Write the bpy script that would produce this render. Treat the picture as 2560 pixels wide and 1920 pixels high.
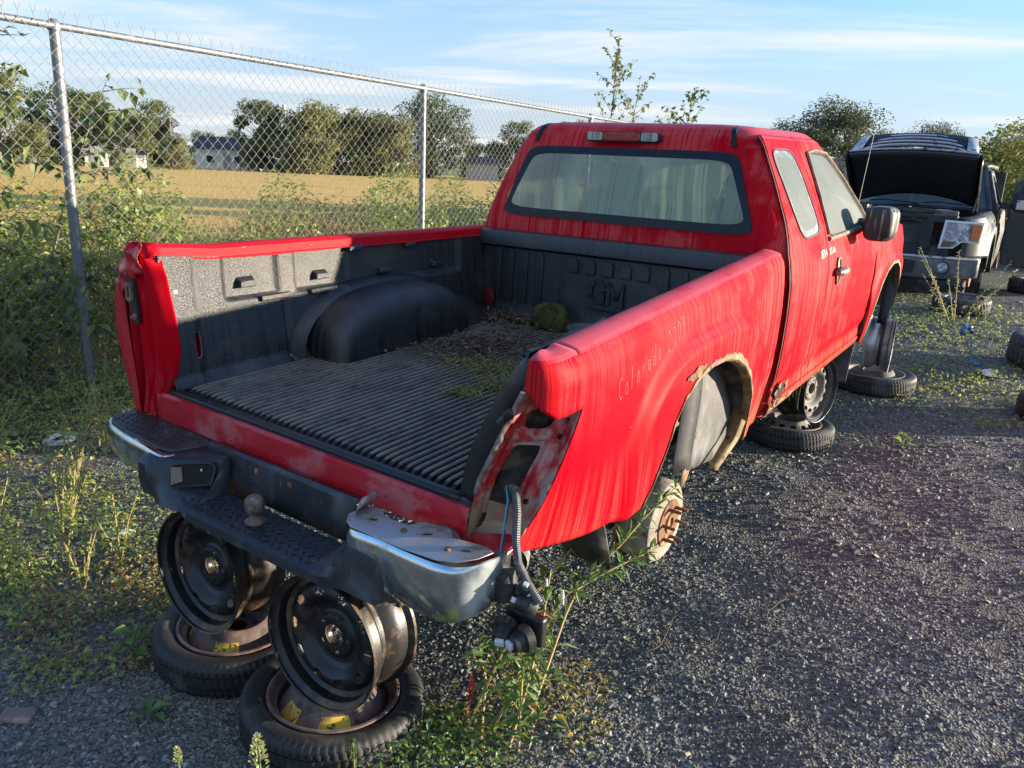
import bpy, math, random
import numpy as np
from mathutils import Matrix, Vector
random.seed(7); rng = np.random.default_rng(7)
sc = bpy.context.scene
for o in list(bpy.data.objects): bpy.data.objects.remove(o)
COL = sc.collection
PI = math.pi

# ------------------------------------------------------------------ camera
R_T = np.array([[0.99952958, 0.0, 0.03066951],
                [0.00089364, 0.99957541, -0.02912393],
                [-0.03065649, 0.02913763, 0.99910519]])      # truck frame -> world
T_T = np.array([0.0, 0.0, 0.87])
CAMPOS = np.array([1.75684886, -1.4729182, 1.68047469])
CAM_R = [0.82132701, 0.568795, 0.04352243]
CAM_U = [-0.18510762, 0.19356978, 0.96346557]
CAM_F = [-0.53958977, 0.79937663, -0.26427237]
cam = bpy.data.cameras.new('camera'); camo = bpy.data.objects.new('camera', cam); COL.objects.link(camo)
m = Matrix.Identity(4)
for i in range(3):
    m[i][0] = CAM_R[i]; m[i][1] = CAM_U[i]; m[i][2] = -CAM_F[i]; m[i][3] = CAMPOS[i]
camo.matrix_world = m
cam.sensor_width = 36.0; cam.lens = 27.6043; cam.clip_start = .05; cam.clip_end = 3000
sc.camera = camo

# ------------------------------------------------------------------ sky and sun
SUN_EL = math.radians(7); SUN_AZ = math.radians(52.5)
SKY_STRENGTH = .127; SUN_STRENGTH = 3.6; EXPOSURE = 1.95
W_ = bpy.data.worlds.new('World'); sc.world = W_; W_.use_nodes = True
nt = W_.node_tree; nt.nodes.clear()
def wn(t, **k):
    n = nt.nodes.new(t)
    for a, b in k.items(): setattr(n, a, b)
    return n
sky = wn('ShaderNodeTexSky', sky_type='NISHITA', sun_disc=False, sun_elevation=SUN_EL, sun_rotation=SUN_AZ,
         altitude=50, air_density=1.0, dust_density=.1, ozone_density=4.6)
tc = wn('ShaderNodeTexCoord'); sep = wn('ShaderNodeSeparateXYZ'); nt.links.new(tc.outputs['Generated'], sep.inputs[0])
def wmath(op, a, b=None, c=None):
    n = wn('ShaderNodeMath', operation=op)
    for i, v in enumerate((a, b, c)):
        if v is None: continue
        if isinstance(v, (int, float)): n.inputs[i].default_value = v
        else: nt.links.new(v, n.inputs[i])
    return n.outputs[0]
zc = wmath('ADD', wmath('MAXIMUM', sep.outputs[2], 0.0), .06)
cmb = wn('ShaderNodeCombineXYZ')
# cloud sheet: project the view direction on a high plane, streaks run roughly across the view
ca, sa = math.cos(math.radians(28)), math.sin(math.radians(28))
px = wmath('DIVIDE', sep.outputs[0], zc); py = wmath('DIVIDE', sep.outputs[1], zc)
u_ = wmath('ADD', wmath('MULTIPLY', px, ca), wmath('MULTIPLY', py, sa))
v_ = wmath('SUBTRACT', wmath('MULTIPLY', py, ca), wmath('MULTIPLY', px, sa))
nt.links.new(wmath('MULTIPLY', u_, .28), cmb.inputs[0]); nt.links.new(wmath('MULTIPLY', v_, .62), cmb.inputs[1])
n1 = wn('ShaderNodeTexNoise'); n1.inputs['Scale'].default_value = 1.0; n1.inputs['Detail'].default_value = 7; n1.inputs['Roughness'].default_value = .56
n1.inputs['Distortion'].default_value = .35
nt.links.new(cmb.outputs[0], n1.inputs['Vector'])
mr = wn('ShaderNodeMapRange', interpolation_type='SMOOTHSTEP'); nt.links.new(n1.outputs['Fac'], mr.inputs[0])
mr.inputs[1].default_value = .46; mr.inputs[2].default_value = .64; mr.inputs[3].default_value = 0; mr.inputs[4].default_value = .8
# low haze band whitening the horizon
hz = wn('ShaderNodeMapRange', interpolation_type='SMOOTHSTEP'); nt.links.new(sep.outputs[2], hz.inputs[0])
hz.inputs[1].default_value = -.02; hz.inputs[2].default_value = .36; hz.inputs[3].default_value = .9; hz.inputs[4].default_value = 0
mix0 = wn('ShaderNodeMix', data_type='RGBA'); nt.links.new(hz.outputs[0], mix0.inputs[0])
nt.links.new(sky.outputs[0], mix0.inputs[6]); mix0.inputs[7].default_value = (1.34, 1.47, 1.72, 1)
mix = wn('ShaderNodeMix', data_type='RGBA'); nt.links.new(mr.outputs[0], mix.inputs[0])
nt.links.new(mix0.outputs[2], mix.inputs[6]); mix.inputs[7].default_value = (2.05, 2.08, 2.10, 1)
bg = wn('ShaderNodeBackground'); bg.inputs[1].default_value = SKY_STRENGTH
nt.links.new(mix.outputs[2], bg.inputs[0])
wo = wn('ShaderNodeOutputWorld'); nt.links.new(bg.outputs[0], wo.inputs[0])

sun = bpy.data.lights.new('sun', 'SUN'); sun.energy = SUN_STRENGTH; sun.angle = math.radians(.9); sun.color = (1.0, .86, .66)
suno = bpy.data.objects.new('sun', sun); COL.objects.link(suno)
SUN_DIR = Vector((math.sin(SUN_AZ)*math.cos(SUN_EL), math.cos(SUN_AZ)*math.cos(SUN_EL), math.sin(SUN_EL)))
suno.rotation_euler = (-SUN_DIR).to_track_quat('-Z', 'Y').to_euler(); suno.location = (8, 6, 6)
sc.view_settings.view_transform = 'Standard'; sc.view_settings.look = 'None'; sc.view_settings.gamma = 1
sc.view_settings.exposure = EXPOSURE; sc.view_settings.use_curve_mapping = False
sc.cycles.max_bounces = 8; sc.cycles.transparent_max_bounces = 12

# ------------------------------------------------------------------ materials
MATS = {}
class NT:
    def __init__(s, name):
        s.m = bpy.data.materials.new(name); s.m.use_nodes = True; s.t = s.m.node_tree; s.t.nodes.clear()
        s.out = s.n('ShaderNodeOutputMaterial'); s._tc = None
    def n(s, t, **k):
        nd = s.t.nodes.new(t)
        for a, b in k.items(): setattr(nd, a, b)
        return nd
    def l(s, a, b): s.t.links.new(a, b)
    def put(s, sock, v):
        if v is None: return
        if hasattr(v, 'is_output'): s.l(v, sock)
        elif isinstance(v, (tuple, list)) and sock.type == 'RGBA': sock.default_value = (*v[:3], 1)
        else: sock.default_value = v
    def obj(s):
        if s._tc is None: s._tc = s.n('ShaderNodeTexCoord')
        return s._tc.outputs['Object']
    def mapping(s, scale, loc=(0,0,0), vec=None, rot=(0,0,0)):
        mp = s.n('ShaderNodeMapping'); s.l(vec or s.obj(), mp.inputs[0]); mp.inputs['Scale'].default_value = scale; mp.inputs['Location'].default_value = loc
        mp.inputs['Rotation'].default_value = rot
        return mp.outputs[0]
    def noise(s, scale=(1,1,1), detail=4, rough=.55, loc=(0,0,0), dist=0, vec=None, rot=(0,0,0)):
        if isinstance(scale, (int, float)): scale = (scale,)*3
        nd = s.n('ShaderNodeTexNoise'); s.l(s.mapping(scale, loc, vec, rot), nd.inputs['Vector'])
        nd.inputs['Scale'].default_value = 1; nd.inputs['Detail'].default_value = detail; nd.inputs['Roughness'].default_value = rough; nd.inputs['Distortion'].default_value = dist
        return nd.outputs['Fac']
    def vor(s, scale, feature='F1', out='Distance', rnd=1):
        if isinstance(scale, (int, float)): scale = (scale,)*3
        nd = s.n('ShaderNodeTexVoronoi', feature=feature); s.l(s.mapping(scale), nd.inputs['Vector']); nd.inputs['Scale'].default_value = 1; nd.inputs['Randomness'].default_value = rnd
        return nd.outputs[out]
    def ss(s, v, a, b, lo=0., hi=1.):
        nd = s.n('ShaderNodeMapRange', interpolation_type='SMOOTHSTEP'); s.put(nd.inputs[0], v)
        nd.inputs[1].default_value = a; nd.inputs[2].default_value = b; nd.inputs[3].default_value = lo; nd.inputs[4].default_value = hi
        return nd.outputs[0]
    def math(s, op, a, b=None):
        nd = s.n('ShaderNodeMath', operation=op); s.put(nd.inputs[0], a); s.put(nd.inputs[1], b); return nd.outputs[0]
    def mixc(s, f, a, b):
        nd = s.n('ShaderNodeMix', data_type='RGBA'); s.put(nd.inputs[0], f); s.put(nd.inputs[6], a); s.put(nd.inputs[7], b); return nd.outputs[2]
    def mixf(s, f, a, b):
        nd = s.n('ShaderNodeMix', data_type='FLOAT'); s.put(nd.inputs[0], f); s.put(nd.inputs[2], a); s.put(nd.inputs[3], b); return nd.outputs[0]
    def xyz(s):
        nd = s.n('ShaderNodeSeparateXYZ'); s.l(s.obj(), nd.inputs[0]); return nd.outputs
    def rundown(s):
        """coordinate that follows the panel horizontally (y on the flanks, x on the end faces) and z downwards"""
        g = s.n('ShaderNodeNewGeometry'); q = s.n('ShaderNodeSeparateXYZ'); s.l(g.outputs['True Normal'], q.inputs[0]); x, y, z = s.xyz()
        k = s.math('GREATER_THAN', s.math('ABSOLUTE', q.outputs[0]), s.math('ABSOLUTE', q.outputs[1]))
        c = s.n('ShaderNodeCombineXYZ'); s.l(s.mixf(k, x, y), c.inputs[0]); s.l(z, c.inputs[2]); return c.outputs[0]
    def bump(s, h, strength, dist=.01, normal=None):
        nd = s.n('ShaderNodeBump'); s.put(nd.inputs['Height'], h); nd.inputs['Strength'].default_value = strength; nd.inputs['Distance'].default_value = dist
        if normal is not None: s.l(normal, nd.inputs['Normal'])
        return nd.outputs[0]
    def princ(s, base, rough=.5, metal=0., normal=None, spec=None, coat=0, coat_rough=.05, trans=0., alpha=1., sheen=0):
        p = s.n('ShaderNodeBsdfPrincipled'); s.put(p.inputs['Base Color'], base); s.put(p.inputs['Roughness'], rough); s.put(p.inputs['Metallic'], metal)
        if normal is not None: s.l(normal, p.inputs['Normal'])
        if spec is not None: s.put(p.inputs['Specular IOR Level'], spec)
        if coat: s.put(p.inputs['Coat Weight'], coat); s.put(p.inputs['Coat Roughness'], coat_rough)
        s.put(p.inputs['Transmission Weight'], trans); s.put(p.inputs['Alpha'], alpha)
        return p.outputs[0]
    def end(s, sh, name):
        s.l(sh, s.out.inputs[0]); MATS[name] = s.m; return s.m

def mat(name, base, rough=.5, metal=0., layers=(), bump=(), coat=0, var=None, spec=None):
    """layers: (colour, roughness, noise scale, lo, hi[, zlo, zhi]); bump: (scale, strength, distance)"""
    t = NT(name); c = base; r = rough; mt = metal
    if var:
        k = t.noise(var[0], 5, .6); c = t.mixc(k, tuple(x*(1-var[1]) for x in base), tuple(min(1, x*(1+var[1])) for x in base))
    for i, L in enumerate(layers):
        k = t.ss(t.noise(L[2], 6, .62, loc=(3.1*i, 1.7*i, .9*i)), L[3], L[4])
        if len(L) > 5: k = t.math('MULTIPLY', k, t.ss(t.xyz()[2], L[5], L[6]))
        c = t.mixc(k, c, L[0]); r = t.mixf(k, r, L[1])
        if metal: mt = t.mixf(k, mt, 0.)
    nrm = None
    for sc_, st, di in bump: nrm = t.bump(t.noise(sc_, 3, .6), st, di, nrm)
    return t.end(t.princ(c, r, mt, nrm, spec, coat), name)

# ------------------------------------------------------------------ mesh helpers
def link(o, parent=None):
    COL.objects.link(o)
    if parent is not None: o.parent = parent
    return o
def tag(o, label=None, cat=None, group=None, kind=None):
    if label: o['label'] = label
    if cat: o['category'] = cat
    if group: o['group'] = group
    if kind: o['kind'] = kind
    return o
def empty(name, loc=(0,0,0), rz=0., label=None, cat=None, group=None):
    o = bpy.data.objects.new(name, None); o.empty_display_size = .1; COL.objects.link(o)
    o.location = loc; o.rotation_euler = (0, 0, rz); return tag(o, label, cat, group)

class MB:
    def __init__(s): s.V = []; s.F = []; s.n = 0
    def add(s, V, F):
        V = np.asarray(V, float).reshape(-1, 3); s.V.append(V)
        s.F.extend([tuple(int(i)+s.n for i in f) for f in F]); s.n += len(V); return s
    def addq(s, V, F):     # F as an int array (fast path)
        s.V.append(np.asarray(V, float).reshape(-1, 3)); F = np.asarray(F)+s.n; s.F.extend(map(tuple, F.tolist())); s.n += len(s.V[-1]); return s
    def grid(s, P, cu=False, cv=False, keep=None):
        P = np.asarray(P, float); nu, nv = P.shape[:2]; F = []
        for i in range(nu if cu else nu-1):
            for j in range(nv if cv else nv-1):
                a, b = (i+1) % nu, (j+1) % nv
                if keep is not None:
                    c = (P[i,j]+P[a,j]+P[a,b]+P[i,b])/4
                    if not keep(c, i, j): continue
                F.append((i*nv+j, a*nv+j, a*nv+b, i*nv+b))
        return s.add(P.reshape(-1, 3), F)
    def box(s, c, h, rot=None):
        c = np.asarray(c, float); h = np.asarray(h, float)
        v = np.array([[x, y, z] for x in (-1,1) for y in (-1,1) for z in (-1,1)])*h
        if rot is not None: v = v@np.asarray(rot).T
        return s.add(v+c, [(0,1,3,2),(4,6,7,5),(0,4,5,1),(2,3,7,6),(0,2,6,4),(1,5,7,3)])
    def prism(s, loop, d):
        """closed loop of 3-d points extruded by vector d"""
        L = np.asarray(loop, float); n = len(L); d = np.asarray(d, float)
        F = [tuple(range(n-1, -1, -1)), tuple(range(n, 2*n))]+[(i, (i+1) % n, n+(i+1) % n, n+i) for i in range(n)]
        return s.add(np.vstack([L, L+d]), F)
    def tube(s, pts, r, n=6, closed=False, cap=True):
        pts = np.asarray(pts, float); m_ = len(pts); r = np.broadcast_to(np.asarray(r, float), (m_,))
        T = np.gradient(pts, axis=0) if not closed else np.roll(pts, -1, 0)-np.roll(pts, 1, 0)
        T /= np.linalg.norm(T, axis=1)[:, None]+1e-12
        a = np.array([0, 0, 1.]) if abs(T[0][2]) < .9 else np.array([1., 0, 0])
        N = np.cross(T[0], a); N /= np.linalg.norm(N); P = []
        for i in range(m_):
            N = N-T[i]*(N@T[i]); N /= np.linalg.norm(N)+1e-12; B = np.cross(T[i], N)
            P.append([pts[i]+r[i]*(N*math.cos(2*PI*k/n)+B*math.sin(2*PI*k/n)) for k in range(n)])
        s.grid(np.array(P), closed, True)
        if cap and not closed:
            o = s.n-m_*n; s.F.append(tuple(o+k for k in range(n))[::-1]); s.F.append(tuple(o+(m_-1)*n+k for k in range(n)))
        return s
    def lathe(s, prof, n=48, M=None, keep=None, mod=None, ang=None):
        """prof: (radius, height) list about local z; M: 4x4"""
        prof = np.asarray(prof, float); P = []
        A = np.linspace(0, 2*PI, n, endpoint=False) if ang is None else ang
        for i, (r_, h) in enumerate(prof):
            row = []
            for k, a in enumerate(A):
                rr = r_ if mod is None else mod(i, k, r_)
                row.append((rr*math.cos(a), rr*math.sin(a), h))
            P.append(row)
        P = np.array(P)
        if M is not None:
            Mn = np.array(M); P = P@Mn[:3,:3].T+Mn[:3,3]
        return s.grid(P, False, ang is None, keep)
    def strip(s, A, B): return s.grid(np.stack([np.asarray(A, float), np.asarray(B, float)]))
    def fan(s, loop, centre=None, rings=4, proj=None):
        L = np.asarray(loop, float); c = L.mean(0) if centre is None else np.asarray(centre, float); n = len(L)
        P = [L*(1-t)+c*t for t in np.linspace(0, .98, rings)]
        if proj is not None: P = [np.array([proj(p) for p in row]) for row in P]
        s.grid(np.array(P), False, True); o = s.n-n; s.F.append(tuple(o+k for k in range(n))); return s
    def build(s, name, material, parent=None, smooth=True, sharp=38, solid=None, bevel=None, off=0., sub=0, merge=False):
        me = bpy.data.meshes.new(name)
        V = np.vstack(s.V) if s.V else np.zeros((0, 3))
        me.from_pydata(V.tolist(), [], s.F); me.update()
        if merge:
            import bmesh
            b = bmesh.new(); b.from_mesh(me); bmesh.ops.remove_doubles(b, verts=b.verts, dist=1e-5); bmesh.ops.recalc_face_normals(b, faces=b.faces); b.to_mesh(me); b.free()
        if smooth:
            me.shade_smooth()
            if sharp: me.set_sharp_from_angle(angle=math.radians(sharp))
        me.materials.append(MATS[material] if isinstance(material, str) else material)
        o = link(bpy.data.objects.new(name, me), parent)
        if solid:
            md = o.modifiers.new('thickness', 'SOLIDIFY'); md.thickness = solid; md.offset = off
        if bevel:
            md = o.modifiers.new('bevel', 'BEVEL'); md.width = bevel; md.segments = 3; md.limit_method = 'ANGLE'; md.angle_limit = math.radians(40)
            md.harden_normals = False
        if sub:
            md = o.modifiers.new('sub', 'SUBSURF'); md.levels = sub; md.render_levels = sub
        return o

def rotm(axis, a):
    return np.array(Matrix.Rotation(a, 3, axis))
def lerp(a, b, t): return np.asarray(a, float)*(1-t)+np.asarray(b, float)*t
def interp(x, xs, ys): return float(np.interp(x, xs, ys))
def sst(a, b, x):
    t = np.clip((np.asarray(x, float)-a)/(b-a), 0, 1); return t*t*(3-2*t)
def quadloop(c, n=5., N=64):
    """squircle loop inside a bilinear quad c = [TL, TR, BR, BL] of 2-d points"""
    c = [np.asarray(p, float) for p in c]; out = []
    for k in range(N):
        a = 2*PI*k/N+PI/4; x, y = math.cos(a), math.sin(a); s_ = 1/((abs(x)**n+abs(y)**n)**(1/n)); x *= s_; y *= s_
        u, v = (x+1)/2, (1-y)/2
        out.append((c[0]*(1-u)+c[1]*u)*(1-v)+(c[3]*(1-u)+c[2]*u)*v)
    return np.array(out)
def inloop(p, L):
    x, y = p; ins = False; n = len(L); j = n-1
    for i in range(n):
        if (L[i][1] > y) != (L[j][1] > y) and x < (L[j][0]-L[i][0])*(y-L[i][1])/(L[j][1]-L[i][1])+L[i][0]: ins = not ins
        j = i
    return ins
def tree_copy(o, parent=None, loc=None, rz=None, scale=None, label=None, group=None):
    c = o.copy(); COL.objects.link(c)
    if parent is not None: c.parent = parent
    if loc is not None: c.location = loc
    if rz is not None: c.rotation_euler = (0, 0, rz)
    if scale is not None: c.scale = scale if hasattr(scale, '__len__') else (scale,)*3
    if label: c['label'] = label
    if group: c['group'] = group
    for ch in o.children: tree_copy(ch, c)
    return c
# ------------------------------------------------------------------ the material library
def m_red(name='red_paint'):
    t = NT(name); x, y, z = t.xyz()
    base = t.mixc(t.noise(3, 4), (.44, .0008, .008), (.54, .0016, .012))
    # dew that still covers the paint, cut by thin clean run-off tracks (they run down)
    rd_ = t.rundown(); n1 = t.noise((38, 1, .5), 1, .5, vec=rd_); n2 = t.noise((75, 1, .9), 1, .5, loc=(5, 2, 1), vec=rd_)
    l1 = t.ss(t.math('ABSOLUTE', t.math('SUBTRACT', n1, .5)), .010, .040); l2 = t.ss(t.math('ABSOLUTE', t.math('SUBTRACT', n2, .5)), .010, .04)
    wide = t.ss(t.noise((20, 1, 1.0), 3, .55, loc=(2, 7, 3), vec=rd_), .36, .50)
    patch = t.ss(t.noise((2.6, 2.2, 2.8), 4, .62, loc=(1.3, .4, 2)), .45, .58)
    region = t.math('ADD', t.math('MULTIPLY', t.ss(y, .45, 1.9), .85), t.math('ADD', t.math('MULTIPLY', t.ss(z, .10, .38), .45), t.math('MULTIPLY', t.ss(z, .10, -.10), .5)))
    grain = t.noise(200, 2, .75)
    k = t.math('MULTIPLY', t.math('MULTIPLY', l1, t.math('ADD', t.math('MULTIPLY', l2, .5), .5)), t.math('ADD', t.math('MULTIPLY', wide, .75), .25))
    k = t.math('MULTIPLY', k, t.math('MULTIPLY', t.math('ADD', t.math('MULTIPLY', patch, .92), .08), region))
    k = t.math('MULTIPLY', k, t.ss(grain, .3, .7, .45, 1.))
    c = t.mixc(t.math('MINIMUM', k, 1.), base, (.62, .070, .066)); r = t.mixf(k, .46, .66)
    k2 = t.math('MULTIPLY', t.math('MULTIPLY', l1, t.ss(t.noise((26, 1, .6), 2, .55, loc=(4, 1, 6), vec=rd_), .40, .56)), t.math('MULTIPLY', t.ss(z, .16, -.06), t.ss(y, 1.2, .2)))
    c = t.mixc(t.math('MULTIPLY', k2, .5), c, (.50, .065, .055)); r = t.mixf(k2, r, .7)
    # dew on upward faces, the sky's sheen put into its paler pink
    g = t.n('ShaderNodeNewGeometry'); sp_ = t.n('ShaderNodeSeparateXYZ'); t.l(g.outputs['True Normal'], sp_.inputs[0])
    up = t.math('MULTIPLY', t.ss(t.math('ABSOLUTE', sp_.outputs[2]), .55, .9), t.ss(t.noise((9, 5, 9), 4, .6, loc=(3, 3, 3)), .30, .55, .35, .85))
    c = t.mixc(up, c, (.55, .10, .135)); r = t.mixf(up, r, .42)
    # ochre road dirt and rust near the bottom edge
    d = t.math('MULTIPLY', t.ss(z, -.06, -.30), t.ss(t.noise((18, 18, 5), 5, .65, loc=(9, 1, 4)), .34, .62))
    c = t.mixc(t.math('MULTIPLY', d, .8), c, (.30, .15, .065)); r = t.mixf(d, r, .8)
    sp = t.ss(t.noise(46, 5, .75, loc=(7, 7, 7)), .735, .75)
    c = t.mixc(sp, c, (.40, .34, .32))
    b = t.bump(t.noise(220, 2, .6), .06, .002)
    return t.end(t.princ(c, r, 0, b, .04), name)
m_red()
def m_redshade(name='red_chipped'):
    t = NT(name)
    base = t.mixc(t.noise(6, 4), (.40, .008, .016), (.55, .015, .03))
    fade = t.ss(t.noise((5, 9, 7), 5, .65, loc=(2, 5, 1)), .50, .68)
    c = t.mixc(t.math('MULTIPLY', fade, .55), base, (.45, .19, .18))
    ch = t.ss(t.noise(34, 6, .75, loc=(4, 4, 2)), .665, .70)
    c = t.mixc(ch, c, (.42, .40, .39))
    ru = t.ss(t.noise(11, 6, .7, loc=(1, 8, 3)), .64, .70)
    c = t.mixc(ru, c, (.10, .055, .035))
    r = t.mixf(fade, .30, .65)
    return t.end(t.princ(c, r, 0, t.bump(t.noise(70, 4, .6), .12, .004), .5, .2, .2), name)
m_redshade()
def m_pocket(name='bare_pocket'):
    t = NT(name); z = t.xyz()[2]
    a = t.ss(t.noise((8, 8, 6), 6, .68), .44, .58)
    c = t.mixc(a, (.50, .012, .022), (.52, .30, .27))
    b = t.ss(t.noise((14, 14, 12), 6, .7, loc=(3, 3, 1)), .50, .64)
    c = t.mixc(b, c, (.40, .36, .31))
    g = t.ss(t.noise(24, 6, .7, loc=(6, 1, 2)), .60, .66); c = t.mixc(g, c, (.14, .09, .06))
    mud = t.math('MULTIPLY', t.ss(z, .06, -.04), t.ss(t.noise(9, 6, .7, loc=(2, 9, 2)), .30, .55))
    c = t.mixc(t.math('MULTIPLY', mud, .85), c, (.27, .19, .11))
    return t.end(t.princ(c, .62, 0, t.bump(t.noise(40, 5, .65), .35, .006)), name)
m_pocket()
def m_liner(name='liner_black'):
    t = NT(name); x, y, z = t.xyz()
    runs = t.noise((30, 1, .5), 1, .5, vec=t.rundown())
    k = t.math('SUBTRACT', 1., t.ss(t.math('ABSOLUTE', t.math('SUBTRACT', runs, .5)), .01, .045))
    c = t.mixc(k, (.020, .020, .022), (.004, .004, .005))
    dust = t.ss(t.noise((4, 4, 6), 5, .6, loc=(2, 2, 2)), .50, .70)
    c = t.mixc(t.math('MULTIPLY', dust, .45), c, (.095, .078, .052))
    r = t.mixf(k, .37, .30)
    n = t.bump(t.noise(260, 2, .7), .55, .005)
    n = t.bump(t.noise(75, 2, .5), .20, .004, n)
    return t.end(t.princ(c, r, 0, n, .75), name)
m_liner()
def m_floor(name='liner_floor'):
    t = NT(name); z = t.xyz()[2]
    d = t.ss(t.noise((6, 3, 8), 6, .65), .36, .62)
    skylit_scuff = t.mixc(d, (.135, .122, .106), (.215, .186, .148))     # worn grey ridge tops, with the sky light on them put into the colour
    skylit_scuff = t.mixc(t.ss(t.noise((50, 14, 50), 5, .7, loc=(4, 1, 1)), .50, .64), skylit_scuff, (.085, .078, .07))
    c = t.mixc(t.ss(z, .002, .008), (.016, .016, .018), skylit_scuff)  # grooves near black by height: their shade is put into the colour
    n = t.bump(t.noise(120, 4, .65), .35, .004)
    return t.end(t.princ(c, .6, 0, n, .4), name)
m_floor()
mat('plastic_black', (.014, .014, .016), .42, 0, [((.045, .045, .045), .7, (7, 7, 5), .56, .74), ((.10, .10, .10), .8, (30, 30, 9), .62, .72)], [(160, .18, .003)])
mat('bumper_black', (.022, .026, .032), .36, 0, [((.10, .115, .12), .6, (5, 5, 3), .50, .74), ((.05, .065, .04), .8, (22, 22, 6), .60, .70), ((.20, .20, .19), .8, (60, 60, 18), .68, .74)], [(140, .15, .003), (9, .10, .01)])
mat('pad_black', (.030, .027, .028), .5, 0, [((.10, .085, .075), .8, 9, .50, .72)], [(120, .25, .003)])
mat('rubber', (.017, .017, .018), .58, 0, [((.075, .068, .06), .85, 6, .50, .70)], [(90, .25, .003)])
mat('tyre_dusty', (.022, .022, .023), .55, 0, [((.10, .092, .082), .9, 5, .46, .68), ((.16, .15, .13), .9, 40, .62, .72)], [(120, .30, .003)])
mat('chrome', (.50, .55, .56), .13, .95, [((.36, .39, .38), .45, (5, 5, 3), .48, .72), ((.20, .11, .06), .85, (34, 34, 22), .70, .74), ((.16, .19, .15), .6, (40, 40, 8), .66, .76)], [(60, .06, .003), (11, .10, .006)])
mat('bare_steel', (.45, .43, .42), .38, .8, [((.20, .10, .055), .85, 11, .50, .74), ((.33, .31, .29), .6, 6, .48, .66)], [(60, .2, .003)])
mat('rust', (.17, .075, .035), .85, 0, [((.30, .17, .09), .9, 18, .48, .62), ((.06, .03, .02), .9, 30, .55, .66)], [(80, .45, .004)])
mat('rust_tan', (.17, .105, .045), .75, 0, [((.27, .19, .085), .7, (22, 22, 8), .46, .62), ((.07, .035, .02), .9, 26, .58, .66), ((.40, .02, .02), .6, 9, .60, .66)], [(60, .35, .004)])
mat('frame_dirty', (.035, .032, .030), .7, 0, [((.20, .13, .08), .9, 9, .52, .64), ((.12, .11, .10), .85, 5, .48, .66)], [(60, .4, .005)])
mat('wheel_black', (.012, .012, .013), .38, 0, [((.075, .036, .02), .8, 13, .56, .68), ((.04, .038, .036), .6, 5, .52, .72)], [(70, .2, .003)])
mat('wheel_barrel', (.022, .019, .017), .42, 0, [((.15, .10, .055), .75, (6, 6, 6), .50, .64), ((.10, .045, .02), .85, 20, .56, .66)], [(60, .3, .003)])
mat('wheel_rusty', (.105, .070, .062), .7, 0, [((.21, .155, .12), .8, 8, .48, .66), ((.05, .036, .032), .8, 15, .54, .66), ((.34, .085, .02), .8, 5, .62, .70)], [(70, .35, .003)])
mat('wheel_dusty', (.16, .15, .135), .7, 0, [((.06, .055, .05), .7, 9, .50, .66), ((.24, .17, .11), .8, 17, .58, .68)], [(70, .25, .003)])
mat('drum', (.22, .19, .15), .85, 0, [((.36, .31, .25), .9, 7, .42, .60), ((.12, .07, .04), .9, 16, .58, .68)], [(90, .4, .003)])
mat('sticker', (.60, .44, .04), .6, 0, [((.34, .22, .03), .7, (14, 14, 14), .46, .62), ((.08, .045, .025), .8, (60, 60, 60), .54, .62)])
mat('galv', (.20, .21, .215), .5, .6, [((.26, .25, .24), .6, (14, 14, 5), .52, .68)], [(60, .08, .002)])
mat('wire', (.24, .245, .235), .55, .3, [((.22, .21, .20), .6, 9, .52, .70)])
mat('grey_plastic', (.10, .105, .11), .5, 0, [((.19, .185, .18), .7, 20, .52, .66)], [(90, .2, .002)])
mat('white_plastic', (.62, .62, .60), .6, 0, [((.35, .33, .29), .8, 14, .52, .68)])
mat('cable_blue', (.03, .30, .42), .5)
mat('dark_hole', (.012, .011, .010), .9)
mat('seal', (.018, .018, .019), .6)
mat('tan_seal', (.20, .15, .10), .75, 0, [((.10, .08, .07), .8, 22, .50, .62)])
mat('frit', (.006, .008, .014), .3, 0, [((.018, .022, .03), .5, (30, 30, 8), .56, .70)], spec=.3)
mat('lens_red', (.30, .006, .012), .18, 0, [((.40, .08, .07), .5, 12, .52, .66)], coat=.4)
mat('lens_clear', (.42, .42, .36), .25, 0, [((.20, .19, .16), .5, (60, 8, 8), .48, .56)], coat=.4)
mat('mirror_black', (.026, .026, .027), .40, 0, [((.30, .27, .20), .75, (44, 44, 3), .54, .62)], [(160, .15, .002)])
mat('handle_grey', (.16, .145, .13), .45, .2, [((.30, .25, .18), .7, 40, .52, .64)])
mat('marker_white', (.75, .72, .68), .7)
mat('scribble', (.54, .030, .030), .6)
mat('hole_red', (.16, .004, .008), .6)
mat('bumper_grey', (.12, .127, .13), .35, .3, [((.20, .205, .20), .5, (4, 4, 4), .48, .68), ((.07, .075, .075), .6, (20, 20, 6), .56, .70)])
mat('red_rail', (.50, .006, .014), .55, 0, [((.66, .30, .28), .6, (60, 14, 60), .66, .72)], spec=.1)
mat('ball_rust', (.15, .115, .085), .7, 0, [((.075, .048, .032), .85, 34, .46, .60), ((.24, .2, .16), .7, 20, .58, .68)], [(90, .3, .002)])
mat('frosted_border', (.09, .105, .12), .45, 0, [((.20, .22, .23), .6, (50, 50, 9), .48, .62)])
mat('moss', (.075, .08, .014), .95, 0, [((.11, .10, .02), .95, 60, .46, .60)], [(300, .9, .006)])
mat('dark_truck', (.035, .038, .039), .38, 0, [((.095, .102, .095), .65, (3, 3, 3), .44, .66), ((.11, .112, .10), .75, (28, 28, 7), .58, .70)])
mat('hood_black', (.028, .030, .034), .35, 0, [((.03, .032, .034), .6, 5, .5, .66)])
mat('hood_lining', (.026, .028, .034), .8, 0, [((.05, .052, .06), .85, 5, .46, .62)], [(60, .3, .01)])
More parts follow.
